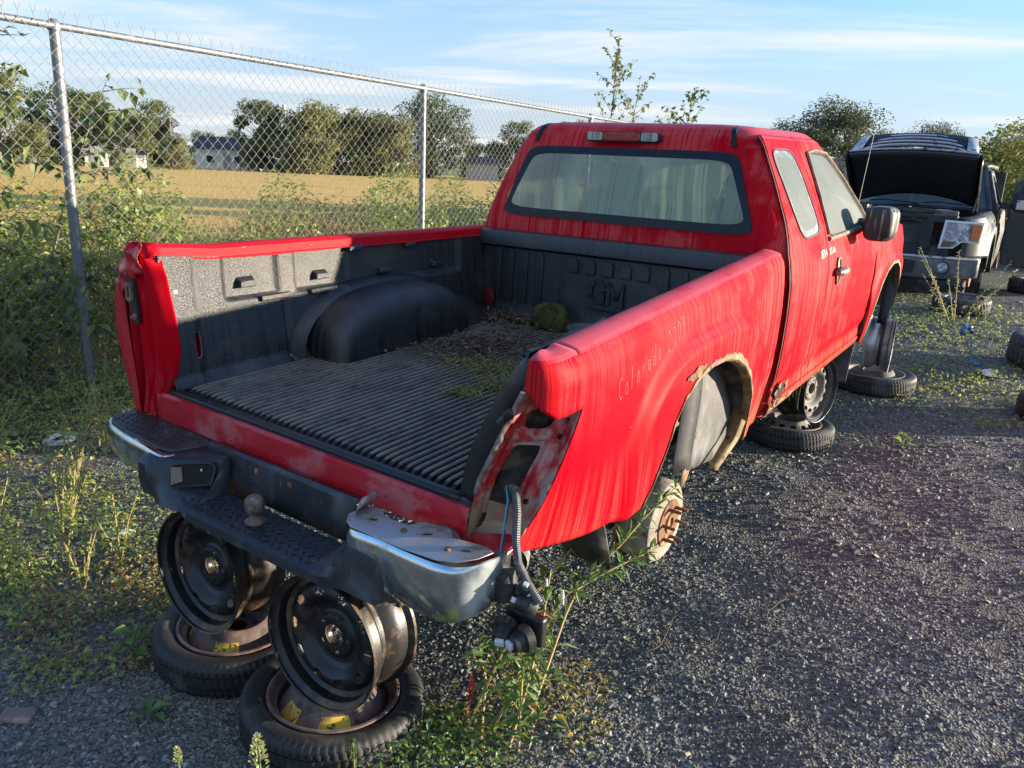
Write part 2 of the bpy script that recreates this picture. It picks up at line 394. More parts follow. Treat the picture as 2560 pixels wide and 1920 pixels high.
mat('hood_edge', (.50, .50, .52), .3, .6, [((.05, .05, .06), .5, (12, 12, 12), .56, .64)])
mat('engine_dark', (.020, .020, .021), .6, 0, [((.075, .07, .065), .8, 9, .50, .66)], [(40, .5, .01)])
mat('amber', (.62, .17, .05), .2, coat=.5)
mat('lamp_glass', (.36, .40, .46), .12, .35, [((.75, .78, .80), .2, (16, 16, 30), .54, .62), ((.10, .11, .13), .3, 22, .56, .64)], coat=.7)
mat('white_trim', (.70, .72, .74), .3)
mat('foam', (.74, .73, .70), .8, 0, [((.45, .43, .38), .9, 12, .54, .66)])
mat('paper', (.55, .54, .50), .85, 0, [((.30, .28, .24), .9, 9, .50, .64)])
mat('blue_litter', (.03, .16, .42), .4)
mat('stick', (.085, .055, .035), .9, 0, (), [(60, .5, .003)])
mat('brick_stone', (.22, .15, .13), .9, 0, [((.34, .24, .20), .9, 20, .48, .62)], [(40, .5, .004)])
mat('house_white', (.72, .72, .70), .8)
mat('house_roof', (.055, .06, .075), .85)
mat('house_brown', (.14, .10, .08), .85)
mat('house_grey', (.35, .34, .32), .85)
mat('window_dark', (.03, .035, .045), .1)
mat('pole_wood', (.16, .13, .10), .9)
mat('bark', (.12, .10, .08), .95, 0, [((.20, .18, .15), .95, 9, .5, .64)], [(30, .7, .01)])
mat('stem_green', (.13, .16, .05), .7)
mat('stem_tan', (.38, .29, .13), .8)
mat('cattail', (.09, .035, .015), .95, 0, (), [(200, .6, .002)])
mat('fabric', (.07, .07, .075), .9)
mat('mud_flap', (.030, .030, .032), .6, 0, [((.12, .11, .10), .85, 6, .48, .66)], [(80, .2, .003)])
mat('well_plastic', (.095, .094, .092), .62, 0, [((.20, .19, .18), .8, (6, 6, 4), .48, .68), ((.24, .16, .11), .85, 24, .64, .70)], [(60, .25, .004)])

def m_leaf(name, cols, transl=.35, rough=.55):
    t = NT(name); g = t.n('ShaderNodeNewGeometry'); rp = t.n('ShaderNodeValToRGB'); t.l(g.outputs['Random Per Island'], rp.inputs[0])
    e = rp.color_ramp.elements
    for i, c in enumerate(cols):
        p = i/max(1, len(cols)-1)
        el = e[i] if i < 2 and i < len(e) else e.new(p)
        el.position = p; el.color = (*c, 1)
    d = t.n('ShaderNodeBsdfDiffuse'); t.l(rp.outputs[0], d.inputs[0])
    tr = t.n('ShaderNodeBsdfTranslucent'); t.l(rp.outputs[0], tr.inputs[0])
    gl = t.n('ShaderNodeBsdfGlossy'); gl.inputs[0].default_value = (.8, .85, .9, 1); gl.inputs['Roughness'].default_value = rough
    a = t.n('ShaderNodeMixShader'); a.inputs[0].default_value = transl; t.l(d.outputs[0], a.inputs[1]); t.l(tr.outputs[0], a.inputs[2])
    b = t.n('ShaderNodeMixShader'); b.inputs[0].default_value = .05; t.l(a.outputs[0], b.inputs[1]); t.l(gl.outputs[0], b.inputs[2])
    return t.end(b.outputs[0], name)
m_leaf('leaf_weed', [(.18, .27, .055), (.28, .37, .075), (.38, .46, .10), (.22, .31, .06), (.44, .45, .11), (.34, .25, .085)], .5)
m_leaf('leaf_green', [(0.072, 0.145, 0.029), (0.131, 0.217, 0.043), (0.189, 0.275, 0.065)])
m_leaf('leaf_poplar', [(.07, .11, .026), (.11, .16, .038), (.18, .22, .052), (.22, .26, .07)], .4)
m_leaf('leaf_tree', [(.095, .13, .048), (.135, .17, .06), (.19, .21, .07), (.22, .22, .075)], .32)
m_leaf('leaf_tree_pale', [(.15, .17, .055), (.20, .215, .065), (.26, .25, .08), (.29, .27, .09)], .35)
m_leaf('leaf_yellowish', [(0.189, 0.203, 0.043), (0.275, 0.275, 0.065), (0.348, 0.319, 0.087), (0.145, 0.174, 0.043)], .3)
m_leaf('leaf_mossdark', [(.035, .040, .008), (.055, .058, .010), (.08, .075, .015)], .1, .9)
m_leaf('leaf_birch', [(.075, .09, .04), (.11, .125, .055), (.15, .155, .07), (.19, .175, .08)], .3)
m_leaf('leaf_dark', [(.07, .098, .042), (.10, .13, .052), (.13, .155, .06)], .28)
m_leaf('leaf_dry', [(.20, .11, .045), (.30, .19, .075), (.40, .28, .11), (.16, .08, .035)], .25)
m_leaf('leaf_litter', [(.075, .045, .026), (.15, .085, .042), (.22, .135, .065), (.10, .06, .035), (.19, .15, .10)], .1, .8)
m_leaf('leaf_moss', [(.24, .22, .035), (.30, .26, .05), (.17, .17, .025), (.32, .22, .06)], .2, .8)
m_leaf('leaf_red', [(.40, .03, .02), (.50, .06, .04)], .35)
m_leaf('leaf_yellow', [(.32, .28, .05), (.24, .26, .06), (.38, .20, .04)], .35)
m_leaf('grass_dry', [(.34, .25, .11), (.26, .20, .09), (.18, .17, .06), (.42, .32, .15)], .25)
m_leaf('flower_pale', [(.48, .50, .20), (.58, .56, .30), (.34, .40, .12)], .3)
m_leaf('flower_white', [(.62, .62, .55), (.5, .52, .42)], .3)

def m_gravel(name='stone', dark=1.):
    t = NT(name); g = t.n('ShaderNodeNewGeometry'); rp = t.n('ShaderNodeValToRGB'); t.l(g.outputs['Random Per Island'], rp.inputs[0])
    cols = [(0.058, 0.062, 0.055), (0.121, 0.128, 0.115), (0.097, 0.105, 0.098), (0.175, 0.186, 0.169), (0.145, 0.145, 0.123), (0.233, 0.252, 0.226), (0.184, 0.184, 0.155), (0.330, 0.357, 0.318), (0.233, 0.200, 0.147), (0.446, 0.478, 0.418)]
    pos = [0, .16, .32, .48, .60, .72, .82, .91, .96, 1.]
    e = rp.color_ramp.elements
    for i, (c, p) in enumerate(zip(cols, pos)):
        el = e[i] if i < 2 else e.new(p)
        el.position = p; el.color = (*c, 1)
    c = t.mixc(t.ss(t.noise(60, 4), .42, .7), rp.outputs[0], (.165, .153, .142))
    return t.end(t.princ(c, .7, 0, t.bump(t.noise(90, 3), .25, .003), .4), name)
m_gravel()
def m_ground(name='gravel_ground'):
    t = NT(name)
    v = t.vor(95, 'F1', 'Color'); sp = t.n('ShaderNodeSeparateColor'); t.l(v, sp.inputs[0])
    v2 = t.vor(95, 'F1', 'Distance')
    s1 = t.ss(sp.outputs[0], .0, 1.)
    c = t.mixc(s1, (.070, .071, .064), (.185, .189, .170))
    c = t.mixc(t.ss(sp.outputs[1], .90, .97), c, (.42, .415, .40))
    w = t.ss(t.noise(.9, 5, .6, loc=(3, 1, 0)), .42, .62)
    c = t.mixc(t.math('MULTIPLY', w, .5), c, (.090, .092, .080))
    b = t.ss(t.noise(1.7, 5, .65, loc=(8, 2, 0)), .56, .70); c = t.mixc(t.math('MULTIPLY', b, .35), c, (.10, .075, .05))
    n = t.bump(v2, .8, .012); n = t.bump(t.noise(9, 5, .6), .5, .03, n)
    return t.end(t.princ(c, .85, 0, n, .2), name)
m_ground()
def m_field(name='field_gold'):
    t = NT(name)
    c = t.mixc(t.noise((.9, .9, 1), 6, .7), (.64, .39, .10), (.84, .56, .19))
    c = t.mixc(t.ss(t.noise((.03, .05, 1), 4, .6), .45, .62), c, (.74, .47, .13))
    c = t.mixc(t.ss(t.noise((.05, .9, 1), 3, .5, rot=(0, 0, .5)), .54, .70), c, (.58, .36, .10))
    n = t.bump(t.noise(5, 5, .7), .9, .1)
    return t.end(t.princ(c, .95, 0, n, .1), name)
m_field()
mat('meadow', (.10, .11, .035), .95, 0, [((.20, .17, .06), .95, .35, .44, .62)], [(4, .8, .1)])
def m_fog(name='fogged_glass', tint=(.50, .58, .53), fogv=.90, gloss=.5):
    t = NT(name)
    n1 = t.noise((30, 1, .35), 1, .5, vec=t.rundown()); drip = t.ss(t.math('ABSOLUTE', t.math('SUBTRACT', n1, .5)), .008, .05)      # clear tracks left by running drops
    broad = t.ss(t.noise((3.4, 3.4, 1.2), 3, .5, loc=(2, 1, 1)), .36, .64)
    fine = t.noise(190, 2, .6)
    fog = t.math('MULTIPLY', t.math('ADD', fogv-.06, t.math('MULTIPLY', fine, .12)), t.math('ADD', .78, t.math('MULTIPLY', drip, .22)))
    col = t.mixc(broad, tuple(q*.72 for q in tint), tint)
    d = t.n('ShaderNodeBsdfDiffuse'); t.l(col, d.inputs[0])
    tr = t.n('ShaderNodeBsdfTranslucent'); t.l(col, tr.inputs[0])
    m1 = t.n('ShaderNodeMixShader'); m1.inputs[0].default_value = .5; t.l(d.outputs[0], m1.inputs[1]); t.l(tr.outputs[0], m1.inputs[2])
    tp = t.n('ShaderNodeBsdfTransparent'); tp.inputs[0].default_value = (.62, .74, .66, 1)
    m2 = t.n('ShaderNodeMixShader'); t.l(fog, m2.inputs[0]); t.l(tp.outputs[0], m2.inputs[1]); t.l(m1.outputs[0], m2.inputs[2])
    gl = t.n('ShaderNodeBsdfGlossy'); gl.inputs['Roughness'].default_value = .55
    fr = t.n('ShaderNodeFresnel'); fr.inputs[0].default_value = 1.35
    m3 = t.n('ShaderNodeMixShader'); t.l(t.math('MULTIPLY', fr.outputs[0], gloss), m3.inputs[0]); t.l(m2.outputs[0], m3.inputs[1]); t.l(gl.outputs[0], m3.inputs[2])
    return t.end(m3.outputs[0], name)
m_fog(tint=(.50, .64, .50), fogv=.95); m_fog('door_glass', (.050, .105, .108), .95, .10)
# ------------------------------------------------------------------ ground, field, gravel
def Gh(x, y):
    """height of the yard: it rises gently towards the far end, level along the fence"""
    yy = np.clip(np.asarray(y, float), -3, 60); h = np.where(yy < 0, .02*yy, .042*yy)
    h = np.where(yy > 8, .336+.126*(1-np.exp(-(np.maximum(yy, 8)-8)/3)), h)
    return h*sst(-3.2, -.3, x)*(1-.75*sst(25, 60, y))*(1-sst(25, 80, x))
def axis(lo, hi, step, far):
    a = list(np.arange(lo, hi+1e-6, step)); d = step
    while a[-1] < far: d *= 1.22; a.append(a[-1]+d)
    d = step
    while a[0] > -far: d *= 1.22; a.insert(0, a[0]-d)
    return np.array(a)
def bumpy(x, y):
    return .010*np.sin(x*3.1+1.3*np.sin(y*2.3))*np.sin(y*2.7+x)+.006*np.sin(x*7.3+y*5.1)*np.sin(y*8.9-x*3)
gx = axis(-4.5, 4.5, .07, 1200); gy = axis(-2.2, 9.5, .08, 1200)
XX, YY = np.meshgrid(gx, gy, indexing='ij')
near = (np.abs(XX) < 9)*(YY > -5)*(YY < 14)
ZZ = Gh(XX, YY)+bumpy(XX, YY)*near-.012
b = MB(); nu, nv = XX.shape
idx = np.arange(nu*nv).reshape(nu, nv)
b.addq(np.stack([XX, YY, ZZ], -1), np.stack([idx[:-1, :-1], idx[1:, :-1], idx[1:, 1:], idx[:-1, 1:]], -1).reshape(-1, 4))
ground = b.build('ground', 'gravel_ground', sharp=None); tag(ground, kind='structure')

# golden field beyond the fence, its far edge runs obliquely
def sheet(name, loop, z, material):
    bb = MB(); bb.add([(x, y, z) for x, y in loop], [tuple(range(len(loop)))]); o = bb.build(name, material, smooth=False); return tag(o, kind='structure')
sheet('meadow', [(-900, -500), (-4.6, -500), (-4.6, 900), (-900, 900)], .010, 'meadow')
sheet('field', [(-7.2, -60), (-6.4, 26), (-30, 92), (-62, 112), (-130, 100), (-170, 20), (-150, -70)], .05, 'field_gold')

# loose gravel: several crushed-stone shapes, joined
def stones(n_try, xr, yr, size, keep):
    bv = np.array([[-1,-1,-1],[1,-1,-1],[1,1,-1],[-1,1,-1],[-.7,-.7,1],[.7,-.7,1],[.7,.7,1],[-.7,.7,1]], float)
    bf = np.array([[0,3,2,1],[4,5,6,7],[0,1,5,4],[1,2,6,5],[2,3,7,6],[3,0,4,7]])
    x = rng.uniform(*xr, n_try); y = rng.uniform(*yr, n_try); k = keep(x, y); x, y = x[k], y[k]; n = len(x)
    s = size[0]*np.exp(rng.normal(0, .45, n)); s = np.clip(s, size[0]*.45, size[1])
    dim = s[:, None]*np.stack([rng.uniform(.7, 1.3, n), rng.uniform(.5, 1., n), rng.uniform(.16, .42, n)], -1)*.5
    V = bv[None]*(1+rng.uniform(-.42, .42, (n, 8, 3)))*dim[:, None]
    a = rng.uniform(0, 2*PI, n); tx = rng.normal(0, .28, n); ty = rng.normal(0, .28, n)
    Vy = V.copy(); Vy[..., 1] = V[..., 1]*np.cos(tx)[:, None]-V[..., 2]*np.sin(tx)[:, None]; Vy[..., 2] = V[..., 1]*np.sin(tx)[:, None]+V[..., 2]*np.cos(tx)[:, None]
    V = Vy.copy(); V[..., 0] = Vy[..., 0]*np.cos(ty)[:, None]+Vy[..., 2]*np.sin(ty)[:, None]; V[..., 2] = -Vy[..., 0]*np.sin(ty)[:, None]+Vy[..., 2]*np.cos(ty)[:, None]
    W2 = V.copy(); W2[..., 0] = V[..., 0]*np.cos(a)[:, None]-V[..., 1]*np.sin(a)[:, None]; W2[..., 1] = V[..., 0]*np.sin(a)[:, None]+V[..., 1]*np.cos(a)[:, None]
    W2[..., 0] += x[:, None]; W2[..., 1] += y[:, None]; W2[..., 2] += (Gh(x, y)+bumpy(x, y)-.012+dim[:, 2]*.45)[:, None]
    F = (bf[None]+8*np.arange(n)[:, None, None]).reshape(-1, 4)
    return W2.reshape(-1, 3), F
def inview(x, y, margin=1.12):
    d = np.stack([x-CAMPOS[0], y-CAMPOS[1], Gh(x, y)-CAMPOS[2]], -1); zz = d@np.array(CAM_F)
    u = d@np.array(CAM_R)/np.maximum(zz, .01); v = d@np.array(CAM_U)/np.maximum(zz, .01)
    dens = .5+.5*np.sin(x*2.3+1.7*np.sin(y*1.4))*np.sin(y*1.9+x*.8); return (zz > .3)*(np.abs(u) < .652*1.75)*(np.abs(v) < .489*1.35)*(rng.uniform(0, 1, x.shape) < (.35+.75*dens)*(1-.6*np.exp(-((x-1.75-.12*np.sin(y))/.22)**2)-.6*np.exp(-((x-3.1)/.25)**2)))
b = MB()
for args in ((88000, (-1.4, 3.0), (-1.5, 1.9), (.0080, .024)), (80000, (-3.0, 4.3), (-1.2, 4.6), (.0100, .024)), (46000, (-3.2, 3.6), (2., 10), (.016, .032)), (130, (-2.5, 3.5), (-1.5, 5), (.030, .045))):
    b.addq(*stones(args[0], args[1], args[2], args[3], inview))
gravel = b.build('gravel', 'stone', smooth=False); tag(gravel, 'loose dark grey crushed gravel over the yard', 'gravel', kind='stuff')
# ------------------------------------------------------------------ chain link fence
FX = lambda y: -3.39-.030*(y-1.12)
POST_Y = [1.12+3.45*k for k in range(-1, 11)]
FTOP = 2.385
fence = empty('chain_link_fence', (FX(1.12), 1.12, 0), 0, 'tall galvanised chain link fence with steel posts running behind the red pickup', 'fence')
FO = np.array([FX(1.12), 1.12, 0])
DI = .086
for k, y in enumerate(POST_Y):
    b = MB(); x = FX(y)
    b.lathe([(0, FTOP+.035), (.020, FTOP+.033), (.034, FTOP+.018), (.038, FTOP-.01), (.038, FTOP-.03), (.031, FTOP-.031), (.031, -.3)], 18, Matrix.Translation(Vector((x, y, 0))-Vector(FO)))
    b.build('post', 'galv', fence)
for k in range(len(POST_Y)-1):
    y0, y1 = POST_Y[k], POST_Y[k+1]
    b = MB(); b.tube([np.array([FX(y0)+.012, y0, FTOP-.005])-FO, np.array([FX(y1)+.012, y1, FTOP-.005])-FO], .0215, 12); b.build('top_rail', 'galv', fence)
    b = MB(); nw = int(round((y1-y0)/(DI/2))); d = (y1-y0)/nw; rows = int(round(FTOP/DI*2)); hz = FTOP/rows
    wr = .0021 if y0 < 9 else .0025
    for i in range(nw):
        yc = y0+(i+.5)*d; pts = []
        for j in range(rows+1):
            sd = 1 if (j+i) % 2 else -1; yy = yc+d*.5*sd
            pts.append((FX(yy)+.034+.0026*sd+.012*math.sin(yy*2.1+1)*math.sin(j*.13), yy, .012+j*hz))
        pts = np.array(pts)-FO
        b.tube(pts, wr, 4, cap=False)
        if y0 < 16 and (rows+i) % 2:
            xt, yt = pts[-1][0], pts[-1][1]                      # twisted barb above the rail
            b.tube([(xt, yt, FTOP), (xt, yt, FTOP+.040), (xt, yt-.016, FTOP+.082)], wr*1.15, 4, cap=False)
            b.tube([(xt, yt, FTOP+.036), (xt, yt+.016, FTOP+.082)], wr, 4, cap=False)
    o = b.build('chain_mesh', 'wire', fence, sharp=None); tag(o, kind='stuff')
b = MB(); b.tube([np.array([FX(y)+.034, y, .05+.012*math.sin(y*3)])-FO for y in np.arange(POST_Y[0], POST_Y[-1], .3)], .003, 5); b.build('tension_wire', 'wire', fence)
# ------------------------------------------------------------------ the red pickup (all vertices in the truck frame)
truck = empty('pickup_truck', label='red pickup truck wreck with no tailgate, rear wheels or tail lamps, propped on rims', cat='pickup truck')
mt = Matrix.Identity(4)
for i in range(3):
    for j in range(3): mt[i][j] = R_T[i][j]
    mt[i][3] = T_T[i]
truck.matrix_world = mt
def TW(p): return R_T@np.asarray(p, float)+T_T        # truck frame -> world

# ---- right bed side: skin as columns along y, the lower edge follows the wheel arch
def xr(y): return .862-.031*y
def zt(y): return .402+.040*y
def dxz(z, y):
    return interp(zt(y)-z, [0, .006, .05, .12, .22, .36, .48, .60, .75], [0, .0085, .021, .030, .036, .036, .030, .012, -.012])
ARCH = [(.50, -.115), (.545, -.06), (.60, .010), (.665, .115), (.72, .165), (.82, .205), (.95, .222), (1.10, .215), (1.22, .188), (1.33, .140), (1.43, .07), (1.505, -.02), (1.56, -.13), (1.585, -.20), (1.60, -.245)]
AY = [a for a, _ in ARCH]; AZ = [a for _, a in ARCH]
ARCH_C = (1.03, -.27)
def flare(y, z):
    # raised blister round the arch: distance from the arch centre, squarish
    u = abs(y-ARCH_C[0])/.70; v = max(0, z-ARCH_C[1])/.635
    q = (u**3.2+v**3.2)**(1/3.2)
    f1 = 1-float(sst(.89, .985, q))
    return f1*.032*(1 if z > -.35 else 0)
def XS(y, z):
    tap = .13*max(0, (.4-y)/.4)**2*min(1, max(0, (.36-z)/.45))
    lip = 0
    return xr(y)+dxz(z, y)-tap+flare(y, z)
def zlow(y):
    if y < .5: return interp(y, [0, .12, .3, .5], [-.10, -.105, -.112, -.115])
    if y < 1.60: return interp(y, AY, AZ)
    return interp(y, [1.60, 1.9], [-.245, -.262])
LAMP_Y = [.005, .045, .100, .135]; LAMP_Z = [-.09, -.015, .19, .285]     # rear edge of the skin below the lamp hood
ys = np.unique(np.concatenate([np.linspace(.135, .50, 16), np.array(AY), np.linspace(.5, 1.6, 60), np.linspace(1.6, 1.89, 12)]))
b = MB(); rows = 44; P = []
def col_top(y, inset=0., yo=None):
    """rail section from the outer crease over the top to the inner lip"""
    yy = max(y, 0); x0 = xr(yy); z0 = zt(yy); yv = y if yo is None else yo
    bumpz = .016*math.exp(-((yy-.03)/.035)**2)
    out = []
    for dx, dz in ((-.002, .006), (-.007, .0105), (-.018, .0150), (-.045, .020), (-.072, .022+bumpz), (-.081, .020+bumpz), (-.086, .012+bumpz), (-.087, -.004), (-.087, -.030)):
        out.append((x0+dx+0*inset, yv, z0+dz))
    return out
for y in ys:
    zb_ = zlow(y); col = []
    for z in list(np.linspace(zb_, .285, 30))+list(np.linspace(.285, zt(y), 11)[1:]): col.append((XS(y, z), y, z))
    P.append(col+col_top(y))
b.grid(P)
# lower rear patch below the tail lamp pocket
P = []
for y in np.linspace(.005, .135, 12):
    z1 = interp(y, LAMP_Y, LAMP_Z); z0 = zlow(y)
    P.append([(XS(y, z), y, z) for z in np.linspace(z0, z1, 30)])
b.grid(P)
# lamp hood: skin wrapping round the rear corner above the lamp
P = []
for k in range(15):
    a = PI/2*k/14; cx_, sy_ = max(0, math.cos(a))**(2/2.7), math.sin(a)**(2/2.7); yv = .135-.139*sy_; col = []
    zl_ = interp(k/14, [0, .45, .75, 1], [.285, .278, .300, .345]); zt_ = zt(.135)-.006*sy_
    for z in np.linspace(zl_, zt_, 11):
        xi = interp(z, [.27, .345, .42], [.806, .796, .802]); xo = XS(.135, z); col.append((xi+(xo-xi)*cx_, yv+.10*max(0, .30-z)*sy_, z))
    base = np.array(col[-1]); tgt = np.array([xr(.135)-.087+(.030)*k/14, .135-.105*k/14, 0])
    for f_, dz in ((.06, .008), (.16, .0145), (.30, .0175), (.55, .020), (.80, .022), (.90, .020), (1.0, .012)):
        q = base*(1-f_)+tgt*f_; col.append((q[0], q[1], zt_+dz+.010*math.exp(-((k/14-.75)/.25)**2)*f_))
    P.append(col)
b.grid(P)
b.build('bed_side', 'red_paint', truck, solid=.0025, off=-1, merge=True)

# arch lip: peeled rusty band and inward flange
b = MB(); P = []
loop = [(y, interp(y, AY, AZ)) for y in np.unique(np.concatenate([np.array(AY), np.linspace(.5, 1.6, 80)]))]
for k, (y, z) in enumerate(loop):
    t_ = k/(len(loop)-1)
    nx, nz = (y-ARCH_C[0]), (z-ARCH_C[1]-.1); L = math.hypot(nx, nz); nx /= L; nz /= L
    wv = .003+.013*sst(.18, .40, t_)*(1-.55*sst(.80, .95, t_))+.010*math.exp(-((t_-.66)/.10)**2)+.004*math.sin(k*1.3)*math.sin(k*.37)
    yo, zo = y+nx*wv, z+nz*wv
    ym, zm = y+nx*wv*.4, z+nz*wv*.4
    P.append([(XS(yo, zo)+.0022, yo, zo), (XS(ym, zm)+.0045, ym, zm), (XS(y, z)+.0045, y, z), (XS(y, z)-.004, y-nx*.008, z-nz*.008), (XS(y, z)-.028, y-nx*.010, z-nz*.010)])
b.grid(P); b.build('arch_lip', 'rust_tan', truck, solid=.002)
b = MB()      # dark blistered hole in the lip
lp = []
for k in range(22):
    a = 2*PI*k/22; y = .80+.075*math.cos(a)*(1+.25*math.sin(3*a)); z = .232+.016*math.sin(a)*(1+.3*math.sin(5*a+1))+.10*(y-.80)*.9
    lp.append((XS(y, z)+.0052, y, z))
b.fan(lp, rings=3); b.build('rust_hole', 'rust', truck)

# inside of the wheel well
b = MB(); P = []
for k, (y, z) in enumerate(loop):
    nx, nz = (y-ARCH_C[0]), (z-ARCH_C[1]-.1); L = math.hypot(nx, nz); nx /= L; nz /= L
    P.append([(XS(y, z)-.030, y+nx*.004, z+nz*.004), (XS(y, z)-.10, y+nx*.03, z+nz*.035), (.52, y+nx*.03, z+nz*.035)])
b.grid(P); b.build('wheel_well', 'frame_dirty', truck, solid=.003)
b = MB()      # hanging splash plate in the front of the well: folded sheet
pts = [(1.02, .80), (1.13, .80), (1.15, .815), (1.22, .80), (1.24, .79), (1.42, .80), (1.53, .81), (1.565, .80)]
P = []
for (y, x) in pts:
    top = interp(y, AY, AZ)-.012; bot = interp(y, [1.0, 1.22, 1.24, 1.45, 1.60], [-.235, -.262, -.285, -.305, -.24])
    P.append([(x-.02+.02*math.sin(i*.7)*.3, y+.02*(i/7), top+(bot-top)*i/7) for i in range(8)])
b.grid(P); b.build('splash_shield', 'well_plastic', truck, solid=.004)
b = MB(); b.lathe([(0, .006), (.010, .005), (.013, 0)], 14, Matrix.Translation((.788, 1.19, -.12))@Matrix.Rotation(PI/2, 4, 'Y')); b.build('rivet', 'rust', truck)
b = MB(); P = []
for t_ in np.linspace(0, 1, 14):
    y = interp(t_, [0, .5, 1], [1.60, 1.53, 1.36]); z = interp(t_, [0, .5, 1], [-.06, -.22, -.305])
    P.append([(.862-.03*t_, y, z), (.850-.03*t_, y-.018, z+.005), (.80, y-.022, z+.01)])
b.grid(P); b.build('inner_lip', 'rust_tan', truck, solid=.003)

# ---- tail lamp pocket (lamp missing): recessed pressed steel with two openings
def e_out(t): y = interp(t, [0, .35, .78, 1], LAMP_Y[::-1]); z = interp(t, [0, .35, .78, 1], LAMP_Z[::-1]); return np.array([XS(y, z)-.004, y+.002, z])
def e_in(t): return np.array([interp(t, [0, .55, 1], [.792, .672, .634]), interp(t, [0, 1], [.002, -.004]), interp(t, [0, .55, 1], [.350, .075, -.135])])
PN = np.array([-.50, .86, 0.])
def pocket(s_, t_):
    p = lerp(e_in(t_), e_out(t_), s_)
    dep = .046*min(1, s_/.12)*min(1, (1-s_)/.10)*min(1, t_/.05+.2)
    dep += .014*sst(.33, .37, t_)*(1-sst(.77, .81, t_))*sst(.2, .26, s_)*(1-sst(.70, .76, s_))
    dep -= .022*sst(.80, .84, t_)*(1-sst(.90, .97, t_))*min(1, s_/.2)
    return p+PN*dep
hole1 = quadloop([(.25, .13), (.74, .115), (.66, .265), (.28, .265)], 4, 40)
hole2 = quadloop([(.28, .375), (.70, .385), (.62, .755), (.20, .725)], 9, 40)
hole3 = quadloop([(.10, .80), (.30, .78), (.22, .87), (.06, .88)], 3, 24)
SS = np.linspace(0, 1, 61); TT = np.linspace(0, 1, 111)
Pp = np.array([[pocket(s_, t_) for t_ in TT] for s_ in SS])
def keep(c, i, j):
    q = ((SS[i]+SS[i+1])/2, (TT[j]+TT[j+1])/2); return not (inloop(q, hole1) or inloop(q, hole2) or inloop(q, hole3))
b = MB(); b.grid(Pp, keep=keep)
b.strip([e_in(t_) for t_ in TT], [e_in(t_)+np.array([.004, .07, 0]) for t_ in TT])
pk = b.build('lamp_pocket', 'bare_pocket', truck, solid=.002, off=-1)
for hl in (hole1, hole2):         # rolled edge of each opening
    b = MB(); b.tube([pocket(*q)-PN*.001 for q in hl], .0022, 6, closed=True); b.build('opening_edge', 'bare_pocket', pk)
b = MB()                          # dark box behind the openings
P = [[pocket(s_, t_)+PN*.05 for t_ in np.linspace(.0, 1, 10)] for s_ in np.linspace(.02, .98, 8)]
b.grid(P); b.build('inner_panel', 'frame_dirty', pk)
b = MB()                          # torn galvanised flange along the jamb
P = []
for t_ in np.linspace(.02, .62, 40):
    p = e_in(t_); wv = .008+.0016*math.sin(t_*47)+.0012*math.sin(t_*113)
    P.append([p+np.array([-.002, -.004, 0]), p+np.array([wv*.6, -.010, .002]), p+np.array([wv*1.5, -.004, 0])])
b.grid(P); b.build('torn_flange', 'bare_steel', pk, solid=.0015)
for q in ((.90, .175), (.865, .315), (.80, .70)):
    b = MB(); c = pocket(*q)-PN*.003; b.lathe([(0, 0), (.0065, 0), (.008, -.002)], 14, Matrix.Translation(c)@Vector(PN).to_track_quat('Z', 'Y').to_matrix().to_4x4()); b.build('bolt_hole', 'dark_hole', pk)
for t_, s_ in ((.23, .06), (.31, .05)):      # tears
    b = MB(); c = pocket(s_, t_)-PN*.004
    lp = [c+np.array([.010*math.cos(a)*(1+.4*math.sin(3*a)), 0, .014*math.sin(a)*(1+.3*math.sin(2*a+1))]) for a in np.linspace(0, 2*PI, 16, endpoint=False)]
    b.fan(lp, rings=2); b.build('tear', 'dark_hole', pk)
b = MB(); P = []                  # torn scrap of trim curling off the jamb
for i in range(9):
    u = i/8; P.append([(.778-.040*u, -.012-.02*u*math.sin(u*3), .275-.035*u), (.770-.045*u, -.014-.012*math.sin(u*6), .300-.045*u)])
b.grid(P); b.build('torn_trim', 'plastic_black', pk, solid=.002)
b = MB(); P = []                  # lower apron under the pocket, dirty
for s_ in np.linspace(0, 1, 14):
    p = lerp(e_in(1), e_out(1), s_)
    P.append([pocket(s_, .90)-PN*.004, p+np.array([0, -.012, -.004]), p+np.array([-.006, .0, -.035-.012*math.sin(s_*PI)]), p+np.array([-.012, .06, -.04])])
b.grid(P); b.build('rear_apron', 'red_chipped', truck, solid=.002)

# ---- left side: rail, jamb with striker, outer skin sprung away from the pillar
def zl(y): return interp(y, [0, .25, 1.9], [.497, .470, .438])
b = MB(); P = []
for y in np.linspace(-.002, 1.89, 40):
    z0 = zl(y); w = .004*math.sin(y*9)+.002*math.sin(y*23)
    e = .030*math.exp(-max(0, y)/.03)*0
    P.append([(-.690, y, z0-.040+w*.4), (-.699, y, z0-.036), (-.703, y, z0-.006), (-.712, y, z0), (-.735, y, z0+.004), (-.780, y, z0+.001), (-.806, y, z0-.004), (-.818, y, z0-.018), (-.835, y, z0-.10), (-.845, y, z0-.30), (-.83, y, z0-.62)])
b.grid(P); b.build('bed_rail', 'red_rail', truck, solid=.0025)
